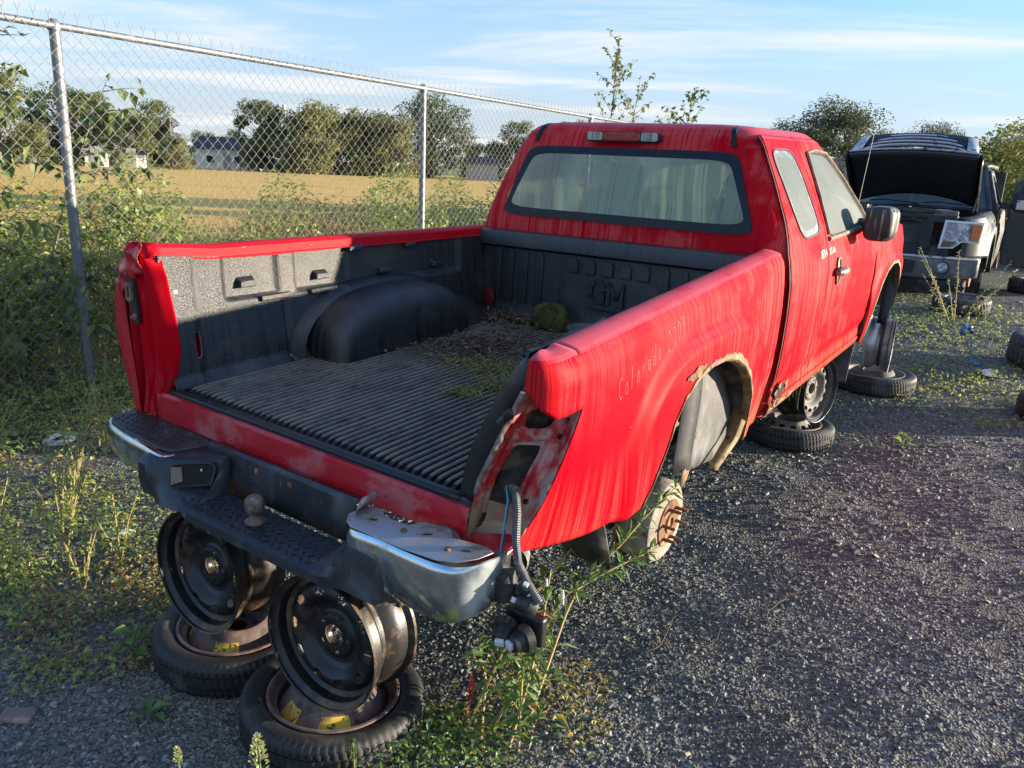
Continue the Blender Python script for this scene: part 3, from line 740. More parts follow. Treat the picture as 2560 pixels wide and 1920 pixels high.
# jamb: sculpted pillar between liner and outer gap, with crumpled top
jt = np.linspace(0, 1, 36)
JZ = [.495, .455, .40, .34, .25, .15, .05, 0., -.05, -.11]
J = {'in':  [-.715, -.690, -.652, -.640, -.615, -.602, -.640, -.668, -.690, -.700],
     'r1':  [-.728, -.712, -.690, -.672, -.655, -.650, -.668, -.690, -.715, -.730],
     'r2':  [-.745, -.742, -.715, -.706, -.690, -.684, -.695, -.715, -.740, -.760],
     'v':   [-.765, -.760, -.740, -.735, -.720, -.716, -.722, -.742, -.766, -.785],
     'r3':  [-.790, -.790, -.772, -.765, -.752, -.748, -.748, -.762, -.785, -.803],
     'ed':  [-.825, -.842, -.838, -.835, -.826, -.818, -.812, -.810, -.820, -.832]}
JY = {'in': .03, 'r1': -.004, 'r2': -.012, 'v': .010, 'r3': -.004, 'ed': .016}
P = []
for t_ in jt:
    z = interp(t_, np.linspace(0, 1, 10), JZ); row = []
    for k_ in ('in', 'r1', 'r2', 'v', 'r3', 'ed'):
        x = interp(t_, np.linspace(0, 1, 10), J[k_]); cr = .012*math.exp(-((t_-.08)/.07)**2)
        yv = JY[k_]+cr*math.sin(k_.__hash__() % 7*0+x*90)+(-.012*math.exp(-((t_-.06)/.05)**2) if k_ in ('r3', 'v') else 0)
        row.append((x, yv, z))
    P.append(row)
P = np.array(P)
def smooth_grid(P, k):
    P = np.array(P, float)
    nu, nv = P.shape[:2]; u2 = np.linspace(0, nv-1, k); out = np.zeros((nu, k, 3))
    for d in range(3):
        for i in range(nu):
            # cubic-ish smoothing by Catmull-Rom
            y = P[i, :, d]
            for q, u in enumerate(u2):
                a = min(int(u), nv-2); f = u-a; p0 = y[max(a-1, 0)]; p1 = y[a]; p2 = y[a+1]; p3 = y[min(a+2, nv-1)]
                out[i, q, d] = .5*((2*p1)+(-p0+p2)*f+(2*p0-5*p1+4*p2-p3)*f*f+(-p0+3*p1-3*p2+p3)*f**3)
    return out
b = MB(); b.grid(smooth_grid(P, 30)); b.build('tailgate_pillar', 'red_paint', truck, solid=.003, merge=True)
b = MB(); P = []                 # crumpled corner cap
for i in range(15):
    u = i/14; row = []
    for j in range(12):
        v = j/11
        x = -.715-.135*u; y = -.012+.010*math.sin(u*9+v*3)*math.sin(v*7+1)-.010*math.sin(v*PI)+.006*math.sin(u*21)*v
        z = .500-.045*u*u-.022*u-(.095+.03*u)*v+.006*math.sin(u*13+v*5)
        row.append((x-.010*math.sin(v*PI)*u, y, z))
    P.append(row)
b.grid(P); b.build('crushed_corner', 'red_chipped', truck, solid=.002, sharp=25)
b = MB(); P = []                 # sprung outer skin edge
for t_ in np.linspace(0, 1, 30):
    z = .365-.49*t_; xo = interp(t_, [0, .15, .4, .7, 1], [-.892, -.915, -.922, -.888, -.838]); xi = interp(t_, [0, .3, .72, 1], [-.856, -.852, -.830, -.815])
    P.append([(xi, -.006, z), (xi-.35*(xi-xo), -.016, z), (xo+.006, -.012, z), (xo, .01, z), (xo+.004, .10, z+.02), (xo+.02, .6, z+.02)])
b.grid(P); b.build('outer_skin_left', 'red_chipped', truck, solid=.002)
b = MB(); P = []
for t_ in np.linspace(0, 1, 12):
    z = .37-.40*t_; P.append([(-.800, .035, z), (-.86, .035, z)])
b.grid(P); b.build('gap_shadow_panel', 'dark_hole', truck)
st = MB()                        # striker bracket: tan plate with slot, bolts
st.prism(quadloop([(-.822, .385), (-.775, .385), (-.760, .225), (-.800, .222)], 5, 28).dot(np.array([[1, 0, 0], [0, 0, 1]]))+np.array([0, -.018, 0]), (0, .012, 0))
so = st.build('latch_striker', 'seal', truck)
b = MB(); L1 = quadloop([(-.814, .362), (-.782, .362), (-.780, .298), (-.812, .298)], 6, 28); L2 = quadloop([(-.806, .350), (-.790, .350), (-.789, .312), (-.805, .312)], 6, 28)
to3 = lambda L, y: np.array([(p[0], y, p[1]) for p in L])
b.grid(np.stack([to3(L1, -.018), to3(L1, -.028), to3(L2, -.028), to3(L2, -.018)]), False, True); b.build('striker_loop', 'tan_seal', so, bevel=.002)
for (x, z, r_) in ((-.797, .394, .010), (-.782, .247, .011)):
    b = MB(); b.lathe([(0, .020), (r_*.45, .020), (r_*.5, .012), (r_, .010), (r_*1.1, 0)], 12, Matrix.Translation((x, -.012, z))@Matrix.Rotation(PI/2, 4, 'X')); b.build('bolt', 'tan_seal', so)

# ---- bed liner: floor with ribs, left wall, wheelhouse, front wall
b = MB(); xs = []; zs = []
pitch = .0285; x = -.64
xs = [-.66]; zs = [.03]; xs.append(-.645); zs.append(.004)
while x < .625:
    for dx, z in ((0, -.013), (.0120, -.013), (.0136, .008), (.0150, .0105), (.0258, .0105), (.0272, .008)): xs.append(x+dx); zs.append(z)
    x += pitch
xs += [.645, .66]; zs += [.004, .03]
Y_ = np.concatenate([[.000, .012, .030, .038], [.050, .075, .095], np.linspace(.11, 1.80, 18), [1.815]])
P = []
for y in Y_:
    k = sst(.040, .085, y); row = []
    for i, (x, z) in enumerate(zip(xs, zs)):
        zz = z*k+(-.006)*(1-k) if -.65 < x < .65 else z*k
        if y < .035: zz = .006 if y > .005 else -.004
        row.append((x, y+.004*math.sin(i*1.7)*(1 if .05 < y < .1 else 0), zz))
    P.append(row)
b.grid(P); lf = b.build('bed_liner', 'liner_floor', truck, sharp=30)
def wallx(y, z):
    x = -.664-.035*sst(.0, .42, z)
    # raised band by the pillar, broad recessed panel with ledge, vertical rib
    x += .012*(1-sst(.125, .165, y))*sst(.0, .03, z)
    inp = sst(.255, .30, y)*(1-sst(1.60, 1.65, y))
    ledge = interp(y, [.25, .55, .8, 1.62], [.268, .262, .258, .238])
    x -= .022*inp*sst(ledge-.004, ledge+.02, z)*(1-sst(.44, .47, z)*0)
    x += .016*sst(.505, .535, y)*(1-sst(.590, .620, y))*sst(ledge, ledge+.02, z)
    x += -.010*sst(.520, .530, y)*(1-sst(.545, .56, y))*(1-sst(ledge-.01, ledge, z))
    x += .014*sst(.88, .90, y)*(1-sst(1.60, 1.63, y))*sst(ledge, ledge+.02, z)*.5
    # foot fillet
    x += .030*(1-sst(.0, .06, z))**2
    return x
hole_l = quadloop([(.122, .190), (.148, .190), (.146, .098), (.120, .098)], 3.5, 30)
yy = np.unique(np.concatenate([np.linspace(.02, .32, 76), np.linspace(.32, 1.83, 150)])); zz_ = np.linspace(.0, .456, 84)
P = [[(wallx(y, z*(zl(y)-.032)/.456), y, z*(zl(y)-.032)/.456) for z in zz_] for y in yy]
b = MB(); b.grid(P, keep=lambda c, i, j: not inloop((c[1], c[2]), hole_l)); lw = b.build('liner_wall', 'liner_black', lf, solid=.003, off=1)
b = MB(); b.grid([[(-.700, y, z) for z in (.06, .24)] for y in (.09, .18)]); b.build('bed_wall_behind', 'red_paint', truck)
b = MB(); b.tube([(wallx(y, z)+.001, y, z) for y, z in hole_l], .0022, 5, closed=True); b.build('drain_edge', 'tan_seal', lw)
for (y, z, hw, hh) in ((.377, .333, .038, .020), (.737, .321, .036, .019), (1.10, .308, .036, .017), (1.455, .300, .036, .017), (.925, .418, .042, .016), (1.27, .405, .038, .014)):
    b = MB(); xb = wallx(y, z)
    b.add([(xb+.028, y-hw*.8, z+hh*.2), (xb+.028, y+hw*.8, z+hh*.2), (xb+.030, y+hw, z-hh), (xb+.030, y-hw, z-hh), (xb-.004, y-hw, z+hh), (xb-.004, y+hw, z+hh), (xb-.004, y+hw, z-hh), (xb-.004, y-hw, z-hh)],
          [(0, 1, 2, 3), (4, 5, 1, 0), (3, 2, 6, 7), (4, 0, 3, 7), (1, 5, 6, 2)]); b.build('stake_pocket', 'liner_black', lw, bevel=.005)
for y0, y1 in ((.42, .56), (.66, .80), (.84, 1.02), (1.12, 1.22)):
    b = MB(); ym = (y0+y1)/2; lz = interp(ym, [.25, .55, .8, 1.62], [.268, .262, .258, .238]); xb = wallx(ym, lz-.01)
    b.box((xb+.006, ym, lz+.002), (.010, (y1-y0)/2, .010)); b.build('liner_ledge', 'liner_black', lw, bevel=.004)
b = MB(); b.lathe([(0, .006), (.003, .006), (.004, .003), (.008, .002), (.009, -.002)], 16, Matrix.Translation((wallx(.075, .335)+.001, .075, .335))@Matrix.Rotation(PI/2, 4, 'Y')); b.build('liner_button', 'white_plastic', lw)
# wheelhouse
def wheelhouse(sgn, name):
    b = MB(); P = []
    for v in np.linspace(0, PI, 40):
        row = []
        for u in np.linspace(0, 1, 22):
            # u: 0 at wall, 1 at inner floor edge ; squarish dome
            w = u*PI/2; cx = math.sin(w)**.55; hz = math.cos(w)**.32 if u < 1 else 0
            y = 1.045-.43*math.copysign(abs(math.cos(v))**.80, math.cos(v))*(1-.16*u**3); z = .262*(math.sin(v)**.62 if 0 < v < PI else 0)*hz
            row.append((sgn*(.70-.235*cx), y, max(z, -.004)))
        P.append(row)
    b.grid(P); return b.build(name, 'liner_black', lf, merge=True)
wheelhouse(-1, 'wheelhouse'); wheelhouse(1, 'wheelhouse')
b = MB(); P = []                 # outer moulded rim behind the dome
for v in np.linspace(.0, PI, 36):
    c, s_ = math.copysign(abs(math.cos(v))**.85, math.cos(v)), math.sin(v)**.75 if 0 < v < PI else 0
    P.append([(-.700, 1.03-.50*c, .285*s_), (-.672, 1.03-.495*c, .282*s_), (-.640, 1.03-.475*c, .268*s_), (-.625, 1.03-.45*c, .25*s_)])
b.grid(P); b.build('wheelhouse_rim', 'liner_black', lf, merge=True)
b = MB()                         # foot fairing between dome and front wall
b.add([(-.69, 1.43, .0), (-.50, 1.40, 0), (-.53, 1.72, 0), (-.69, 1.76, 0), (-.69, 1.45, .15), (-.60, 1.46, .10), (-.62, 1.66, .10), (-.69, 1.70, .13)], [(0, 1, 5, 4), (1, 2, 6, 5), (2, 3, 7, 6), (4, 5, 6, 7)]); b.build('liner_fairing', 'liner_black', lf, bevel=.02)
# front wall with ribs and arched plaques
FWY = 1.835
def ztop(x): return .452+.024*x
b = MB(); P = []
for x in np.linspace(-.70, .76, 60):
    t_ = ztop(x); P.append([(x, FWY-.035, 0), (x, FWY-.012, .03), (x, FWY, .10), (x, FWY, t_-.085), (x, FWY-.012, t_-.075), (x, FWY-.026, t_-.07), (x, FWY-.026, t_-.008), (x, FWY-.020, t_), (x, FWY+.045, t_+.002)])
b.grid(P); fwl = b.build('liner_front_wall', 'liner_black', lf)
def plaque(x, z0, z1, hw, d=.010):
    b = MB(); L = [(x-hw, z0), (x+hw, z0), (x+hw, z1-hw*.7), (x+hw*.75, z1-hw*.2), (x+hw*.35, z1), (x-hw*.35, z1), (x-hw*.75, z1-hw*.2), (x-hw, z1-hw*.7)]
    b.prism([(p, FWY+.002, q) for p, q in L], (0, -d-.002, 0)); b.build('wall_rib', 'liner_black', fwl, bevel=.004)
for x in (-.60, -.522, -.436, -.345): plaque(x, .09, ztop(x)-.09, .024)
for k in range(5): x = -.155+.0935*k; plaque(x, ztop(x)-.165, ztop(x)-.095, .031, .013)
for x in (.32, .41, .50, .59, .67): plaque(x, .09, ztop(x)-.092, .026)
def strokes(segs, org, ux, uz, n, w, d):
    b = MB(); org = np.array(org, float); ux = np.array(ux, float); uz = np.array(uz, float); n = np.array(n, float)
    for a, c in segs:
        p = org+ux*a[0]+uz*a[1]; q = org+ux*c[0]+uz*c[1]; t_ = q-p; L = np.linalg.norm(t_); t_ = t_/L; s_ = np.cross(n, t_)
        p2, q2 = p-t_*w*.5, q+t_*w*.5
        b.prism([p2-s_*w/2, q2-s_*w/2, q2+s_*w/2, p2+s_*w/2], n*d)
    return b
G_ = [((.9, .85), (.7, 1)), ((.7, 1), (.3, 1)), ((.3, 1), (0, .75)), ((0, .75), (0, .25)), ((0, .25), (.3, 0)), ((.3, 0), (.9, 0)), ((.9, 0), (.9, .5)), ((.9, .5), (.55, .5))]
M_ = [((0, 0), (0, 1)), ((0, 1), (.5, .35)), ((.5, .35), (1, 1)), ((1, 1), (1, 0))]
b = strokes(G_, (-.045, FWY+.001, .162), (.075, 0, 0), (0, 0, .095), (0, -1, 0), .017, .012); b.build('moulded_letter', 'liner_black', fwl, smooth=False)
b = strokes(M_, (.050, FWY+.001, .162), (.072, 0, 0), (0, 0, .095), (0, -1, 0), .017, .012); b.build('moulded_letter', 'liner_black', fwl, smooth=False)
b = MB(); b.box((.04, FWY-.003, .135), (.10, .009, .010)); b.build('wall_bar', 'liner_black', fwl, bevel=.003)
b = MB(); b.lathe([(0, .003), (.030, .003), (.036, 0)], 24, Matrix.Translation((-.635, FWY-.020, .090))@Matrix.Rotation(PI/2, 4, 'X')@Matrix.Scale(1.35, 4, (0, 1, 0))); b.build('red_hole_disc', 'hole_red', fwl)  # flat disc standing in for a hole, recess shade put into its dark red
# right liner wall and its rear flange
b = MB(); P = []
for y in np.linspace(.03, 1.83, 30):
    k = max(0, 1-y/.5)
    P.append([(.645-.0*k, y, 0), (.655+.03*k, y, .12), (.68+.04*k, y, .25), (.70+.05*k, y, .34), (xr(y)-.102, y, zt(y)-.008), (xr(y)-.094, y, zt(y)+.004)])
b.grid(P); b.build('liner_wall', 'liner_black', lf, solid=.003)
b = MB(); L1 = [(.781, .030, .425), (.725, .022, .342), (.680, .02, .251), (.640, .02, .165), (.618, .02, .10), (.604, .02, .02)]
L2 = [(.800, .012, .400), (.793, .004, .345), (.745, .004, .245), (.705, .004, .155), (.680, .004, .095), (.655, .004, .01)]
def dens(L, n): L = np.array(L, float); return [tuple(np.interp(t_, np.linspace(0, 1, len(L)), L[:, d]) for d in range(3)) for t_ in np.linspace(0, 1, n)]
A, B = dens(L1, 24), dens(L2, 24)
b.grid([[tuple(np.array(p)+[-.002, .03, .0]), p, tuple(lerp(p, q, .3)+np.array([0, -.006, 0])), q] for p, q in zip(A, B)]); b.build('liner_flange', 'plastic_black', lf, solid=.003)
b = MB(); b.grid([[(.767-.030*y, y, zt(y)-.020), (.764-.030*y, y, zt(y)+.014+.004*math.sin(y*30)), (.772-.031*y, y, zt(y)+.012)] for y in np.linspace(.03, .45, 12)]); b.build('liner_top_flap', 'plastic_black', lf, solid=.003)

# ---- bed sill (under the missing tailgate)
b = MB(); P = []
for x in np.linspace(-.700, .655, 40):
    w = .003*math.sin(x*11)
    P.append([(x, .02, -.008), (x, -.002, -.004), (x, -.012, -.010+w), (x, -.016, -.055), (x, -.012, -.098), (x, .004, -.106), (x, .05, -.106)])
b.grid(P); b.build('bed_sill', 'red_chipped', truck, solid=.002)
b = MB(); b.grid([[(x, .000, .006), (x, .034, .0075), (x, .040, .004)] for x in np.linspace(-.66, .61, 20)]); b.build('sill_edge_trim', 'plastic_black', truck, solid=.003)
# ---- cab: stacked rounded outlines, doors as separate skins
def cx_side(z): return interp(z, [-.30, -.26, -.20, -.08, .05, .20, .33, .42, .47, .52, .60, .75, .88, .93, .955], [.790, .815, .832, .846, .853, .854, .848, .832, .812, .798, .768, .705, .645, .618, .590])
def cy_rear(z): return interp(z, [-.3, .42, .55, .70, .85, .93, .955], [1.925, 1.928, 1.942, 1.972, 2.012, 2.040, 2.062])
def cy_front(z): return interp(z, [-.3, .46, .60, .75, .88, .955], [3.72, 3.72, 3.50, 3.27, 3.07, 2.95])
def tilt_cab(p): return (p[0]-.045*max(0, p[2]-.53), p[1], p[2]+.022*p[0])
def outline(z, inset=0., shell=True):
    xsd, y0, y1 = cx_side(z)-inset, cy_rear(z)+inset*.8, cy_front(z)-inset; rc = .105 if z < .9 else .12; pts = []
    sh = .016 if shell else 0.
    for y in np.linspace(y1, y0+rc, 34):
        k = float(sst(y0+rc+.01, y0+rc+.05, y)); pts.append((xsd-sh*k, y))
    for a in np.linspace(0, PI/2, 10)[1:]: pts.append((xsd-rc+rc*math.cos(a), y0+rc-rc*math.sin(a)))
    for x in np.linspace(xsd-rc, -(xsd-rc), 64)[1:]: pts.append((x, y0+.012*(1-(x/xsd)**2)*0))
    for a in np.linspace(PI/2, 0, 10)[1:]: pts.append((-(xsd-rc)-rc*math.cos(a), y0+rc-rc*math.sin(a)))
    for y in np.linspace(y0+rc, y1, 34)[1:]: pts.append((-xsd, y))
    return pts
zs_c = np.concatenate([np.linspace(-.28, .46, 12), np.linspace(.475, .90, 34), np.linspace(.915, .955, 5)])
P = [[tilt_cab((x, y, z)) for x, y in outline(z)] for z in zs_c]
for ins, z in ((.012, .964), (.035, .973), (.08, .980), (.16, .986), (.30, .990), (.45, .992), (.56, .992)):
    P.append([tilt_cab((x, y, z)) for x, y in [(math.copysign(max(abs(px_)-ins, 0), px_), py_+(ins*.75 if py_ < 2.4 else -ins*.3 if py_ > 2.7 else 0)) for px_, py_ in outline(.955)]])
RW_O = quadloop([(-.535, .868), (.535, .868), (.664, .524), (-.664, .524)], 13, 120)
RW_I = quadloop([(-.505, .832), (.505, .832), (.622, .564), (-.622, .564)], 11, 120)
QW = [(2.075, .885), (2.42, .885), (2.50, .515), (2.17, .505)]          # quarter glass (y, z): TL TR BR BL
FWN = [(2.63, .882), (3.00, .868), (3.52, .50), (2.62, .485)]           # front door glass
RWH = quadloop([(-.525, .857), (.525, .857), (.652, .535), (-.652, .535)], 7, 64)
QH = quadloop([(2.085, .878), (2.412, .878), (2.49, .522), (2.18, .512)], 5, 40); FH = quadloop([(2.64, .872), (2.99, .86), (3.50, .508), (2.63, .495)], 7, 48)
def keep_shell(c, i, j):
    if c[1] < 2.045 and abs(c[0]) < .70 and inloop((c[0]+.02, c[2]-.022*c[0]), RWH): return False
    if abs(c[0]) > .5 and c[1] > 2.06 and (inloop((c[1], c[2]-.022*c[0]), QH) or inloop((c[1], c[2]-.022*c[0]), FH)): return False
    return True
b = MB(); b.grid(P, keep=keep_shell); cab = b.build('cab_shell', 'red_paint', truck, merge=False)
def rearpt(q, off): x, z = q; return tilt_cab((x, cy_rear(z)-off, z))
b = MB(); b.grid(np.array([[rearpt(q, .001) for q in RW_O], [rearpt(q, .006) for q in RW_O], [rearpt(q, .006) for q in RW_I]]), False, True); rwf = b.build('rear_window_border', 'frit', truck)
b = MB(); b.fan([rearpt(q, .0055) for q in RW_I], rings=8, proj=lambda p: (p[0], cy_rear(p[2]-.022*p[0])-.0055, p[2])); b.build('rear_window', 'fogged_glass', rwf)
def sidept(y, z, off=0.): return tilt_cab((cx_side(z)+off, y, z))
def skin(name, ylo, yhi, zlo, zhi, hole, nz=70, ny=60, material='red_paint', extra=None):
    P = []
    for z in np.linspace(zlo, zhi, nz):
        a, c = ylo(z), yhi(z); P.append([sidept(y, z, (extra(y, z) if extra else 0)) for y in np.linspace(a, c, ny)])
    b = MB(); b.grid(P, keep=(lambda c, i, j: not inloop((c[1], c[2]-.022*c[0]), hole)) if hole is not None else None)
    return b.build(name, material, truck, solid=.012, off=1)
def crease(y, z): return -.010*math.exp(-((z+.135)/.035)**2)-.004*(1-float(sst(-.15, -.10, z)))
seam1 = lambda z: interp(z, [-.28, .45, .70, .955], [2.585, 2.585, 2.575, 2.52])
rd = skin('rear_door', lambda z: interp(z, [-.28, .42, .47, .60, .93], [1.955, 1.955, 1.975, 2.015, 2.060]), lambda z: seam1(z)-.005, -.20, .945, QH, extra=crease)
fd = skin('front_door', lambda z: seam1(z)+.005, lambda z: interp(z, [-.28, .46, .50, .60, .75, .88, .955], [3.78, 3.74, 3.62, 3.45, 3.22, 3.02, 2.90]), -.20, .945, FH, ny=80, extra=crease)
def pane(corners, n, name, parent, material, frit_in):
    L = quadloop(corners, n, 64); b = MB(); c = L.mean(0); I = c+(L-c)*frit_in
    b.grid(np.array([[sidept(*q, -.003) for q in L], [sidept(*q, .002) for q in L], [sidept(*q, .002) for q in I]]), False, True); f = b.build(name+'_border', 'frosted_border' if frit_in < .95 else 'seal', parent)
    b = MB(); b.fan([sidept(*q, .0015) for q in I], rings=6); b.build(name, material, f)
    b = MB(); b.tube([sidept(*q, .002) for q in L], .0045, 6, closed=True); b.build('window_seal', 'seal', f)
    return f
pane(QW, 5, 'quarter_glass', rd, 'door_glass', .83); pane(FWN, 7, 'door_glass', fd, 'door_glass', .955)
b = MB(); b.tube([sidept(y, z, .006) for y, z in ((2.62, .478), (2.9, .482), (3.2, .488), (3.52, .495))], .012, 8); b.build('belt_moulding', 'tan_seal', fd)
b = MB(); b.tube([sidept(y, z, .008) for y, z in ((2.62, .50), (2.625, .70), (2.64, .875), (2.80, .888), (3.0, .876), (3.20, .75), (3.40, .60), (3.53, .50))], .009, 6); b.build('door_weatherstrip', 'tan_seal', fd)
# rocker panel with dirt and rust-through at its rear end
b = MB(); P = []
for y in np.linspace(1.955, 3.82, 60):
    r_ = .015*math.exp(-((y-2.06)/.08)**2)*math.sin(y*90); w_ = -.03*math.exp(-((y-2.03)/.06)**2)
    P.append([sidept(y, -.203, .001+crease(y, -.2)), sidept(y, -.215, .004), sidept(y, -.235-w_*.3, .004), sidept(y, -.262-w_+r_, -.004), sidept(y, -.285-w_+r_, -.03), sidept(y, -.29-w_, -.12)])
b.grid(P); b.build('rocker_panel', 'red_paint', truck, solid=.002)
b = MB()
lp = [sidept(2.06+.075*math.cos(a)*(1+.3*math.sin(3*a)), -.165+.045*math.sin(a)*(1+.35*math.sin(2*a+.5)), .006) for a in np.linspace(0, 2*PI, 26, endpoint=False)]
b.fan(lp, rings=3); rh = b.build('rust_hole', 'dark_hole', truck)
for k in range(9):
    b = MB(); a = k*.7; y = 2.06+.085*math.cos(a); z = -.17+.05*math.sin(a); s_ = .02+.012*math.sin(k*2.3)
    b.add([sidept(y-s_, z, .007), sidept(y+.2*s_, z+s_*.8, .010), sidept(y+s_, z-.2*s_, .006), sidept(y-.1*s_, z-s_*.7, .014)], [(0, 1, 2, 3)]); b.build('rust_flake', 'rust_tan', rh, solid=.002)
b = MB(); P = []
for y in np.linspace(1.96, 2.34, 24): P.append([sidept(y, -.228+.02*math.sin(y*61)*math.sin(y*23), .006), sidept(y, -.25, .006), sidept(y, -.275+.014*math.sin(y*83), .0)])
b.grid(P); b.build('rust_edge', 'rust_tan', truck, solid=.002)
b = MB(); b.grid([[tilt_cab((s_, y, -.24)) for s_ in (-.78, .78)] for y in (1.95, 3.8)]); b.build('cab_floor', 'frame_dirty', truck)
# dry straw hanging from the rocker
for k in range(10):
    b = MB(); y = interp(k, [0, 9], [2.45, 3.05]); l_ = .03+.10*(k % 5 == 3)
    b.tube([sidept(y, -.275, -.01), sidept(y+.01, -.29-l_*.5, 0), sidept(y+.012, -.29-l_, .004)], .0022 if l_ > .1 else .0014, 4); b.build('straw', 'grass_dry', truck)
# roof ditch strips, high brake light, door handle, mirror, aerial
for s_ in (-1, 1):
    pts = []
    for t_ in np.linspace(0, 1, 14):
        z = interp(t_, [0, .18, .32, .5, 1], [.885, .93, .957, .974, .978]); y = interp(t_, [0, .18, .32, .5, 1], [cy_rear(.885)-.003, cy_rear(.93)-.004, 2.062, 2.11, 2.9]); pts.append(tilt_cab((s_*interp(t_, [0, .32, 1], [.512, .490, .485]), y, z)))
    b = MB(); P = []
    for p in pts: P.append([(p[0]-.012, p[1], p[2]-.002), (p[0]-.009, p[1]-.004, p[2]+.005), (p[0]+.009, p[1]-.004, p[2]+.005), (p[0]+.012, p[1], p[2]-.002)])
    b.grid(P); b.build('roof_strip', 'frit', truck)
bl = MB(); bl.prism([tilt_cab((x, y, z)) for x, y, z in [(p[0], 2.040, p[1]) for p in quadloop([(-.215, .942), (.165, .942), (.168, .893), (-.218, .893)], 6, 32)]], (0, -.040, 0)); blo = bl.build('high_brake_light', 'seal', truck, bevel=.004)
for x0, x1, mm in ((-.208, -.125, 'lens_clear'), (-.122, .072, 'lens_red'), (.075, .158, 'lens_clear')):
    b = MB(); b.prism([tilt_cab((p[0], 2.002, p[1])) for p in quadloop([(x0, .938), (x1, .938), (x1, .899), (x0, .899)], 7, 24)], (0, -.008, 0)); b.build('lens', mm, blo, bevel=.003)
hb = MB(); HL = quadloop([(2.735, .375), (2.80, .375), (2.80, .245), (2.735, .245)], 3, 32)
hb.fan([sidept(*q, .0075) for q in HL], rings=3); ho = hb.build('handle_recess', 'dark_hole', fd)
b = MB(); b.tube([sidept(*q, .0075) for q in HL], .005, 6, closed=True); b.build('recess_rim', 'handle_grey', ho)
b = MB(); b.tube([sidept(2.690, .312, .022), sidept(2.72, .314, .034), sidept(2.79, .314, .036), sidept(2.83, .312, .022)], [.017, .022, .020, .014], 10); b.build('door_handle', 'handle_grey', fd)
b = MB(); b.lathe([(0, .002), (.007, .002), (.008, 0)], 12, Matrix.Translation(sidept(2.705, .312, .045))@Matrix.Rotation(PI/2, 4, 'Y')); b.build('key_hole', 'dark_hole', fd)
# mirror: rounded housing on a stub
b = MB(); MC = np.array([.935, 3.20, .548]); P = []
for u in np.linspace(-1, 1, 17):
    row = []; w = (1-abs(u)**4.5)**(1/4.5) if abs(u) < 1 else .0
    for k in range(32):
        a = 2*PI*k/32; n_ = 4.; c_, s_ = math.cos(a), math.sin(a); r_ = 1/((abs(c_)**n_+abs(s_)**n_)**(1/n_))
        row.append((MC[0]+.076*w*c_*r_*(1.0+.06*u), MC[1]+.085*u+.02*c_*r_*w, MC[2]+.092*w*s_*r_))
    P.append(row)
b.grid(P, False, True); mo = b.build('door_mirror', 'mirror_black', truck, merge=True)
b = MB(); b.tube([(.80, 3.36, .52), (.86, 3.34, .515), (.93, 3.26, .52)], [.040, .034, .03], 10); b.build('mirror_stub', 'mirror_black', mo)
b = MB(); b.tube([(.66, 3.90, .46), (.665, 3.915, .72), (.675, 3.93, 1.02)], [.0026, .002, .0014], 5); b.build('aerial', 'plastic_black', truck)
# windscreen and interior
b = MB(); P = []
for t_ in np.linspace(0, 1, 10):
    z = .49+.45*t_; P.append([tilt_cab((x*cx_side(z)*.93, cy_front(z)+.045*(1-x*x), z)) for x in np.linspace(-1, 1, 14)])
b.grid(P); b.build('windscreen', 'fogged_glass', truck)
for x in (-.36, .36):
    so_ = None
    b = MB(); P = []
    for z, w, d in ((.0, .25, .09), (.2, .26, .09), (.5, .24, .08), (.62, .20, .06), (.64, .15, .02)):
        P.append([(x+w*math.copysign(abs(math.cos(a))**.5, math.cos(a)), 2.62+.1*(z)+d*math.copysign(abs(math.sin(a))**.6, math.sin(a)), z) for a in np.linspace(0, 2*PI, 20, endpoint=False)])
    b.grid(P, False, True); so_ = b.build('seat_back', 'fabric', truck)
    b = MB(); P = []
    for z, w, d in ((.64, .06, .03), (.66, .12, .05), (.74, .125, .05), (.78, .09, .035)):
        P.append([(x+w*math.copysign(abs(math.cos(a))**.5, math.cos(a)), 2.70+d*math.sin(a), z) for a in np.linspace(0, 2*PI, 16, endpoint=False)])
    b.grid(P, False, True); b.build('head_restraint', 'fabric', so_)
b = MB(); b.box((0, 3.50, .38), (.74, .16, .07)); b.build('dashboard', 'fabric', truck, bevel=.03)
b = MB(); b.tube([(-.36+.18*math.cos(a), 3.22+.05*math.sin(a), .47+.17*math.sin(a)) for a in np.linspace(0, 2*PI, 24, endpoint=False)], .014, 8, closed=True); b.build('steering_wheel', 'seal', truck)

# ---- front: fenders, bonnet
FARCH = [(3.80, -.26), (3.83, -.16), (3.87, -.02), (3.95, .10), (4.06, .175), (4.20, .205), (4.36, .20), (4.50, .15), (4.60, .06), (4.66, -.06), (4.69, -.16)]
def ffx(y, z):
    base = interp(z, [-.3, -.2, 0, .2, .32, .42, .47], [.815, .835, .855, .862, .852, .825, .785])
    nose = .50*max(0, (y-4.55)/.62)**2.6*.62
    q = ((abs(y-4.25)/.55)**3+(max(0, z+.28)/.60)**3)**(1/3)
    return base-nose+.022*(1-float(sst(.88, 1., q)))
def ftop(y): return interp(y, [3.72, 4.2, 4.7, 5.0, 5.2], [.47, .455, .42, .385, .34])
def flow(y):
    if 3.80 <= y <= 4.69: return interp(y, [a for a, _ in FARCH], [c for _, c in FARCH])
    return -.26 if y < 3.8 else interp(y, [4.69, 5.2], [-.16, -.13])
fy = np.unique(np.concatenate([np.linspace(3.745, 3.80, 3), np.array([a for a, _ in FARCH]), np.linspace(3.8, 4.69, 44), np.linspace(4.69, 5.2, 16)]))
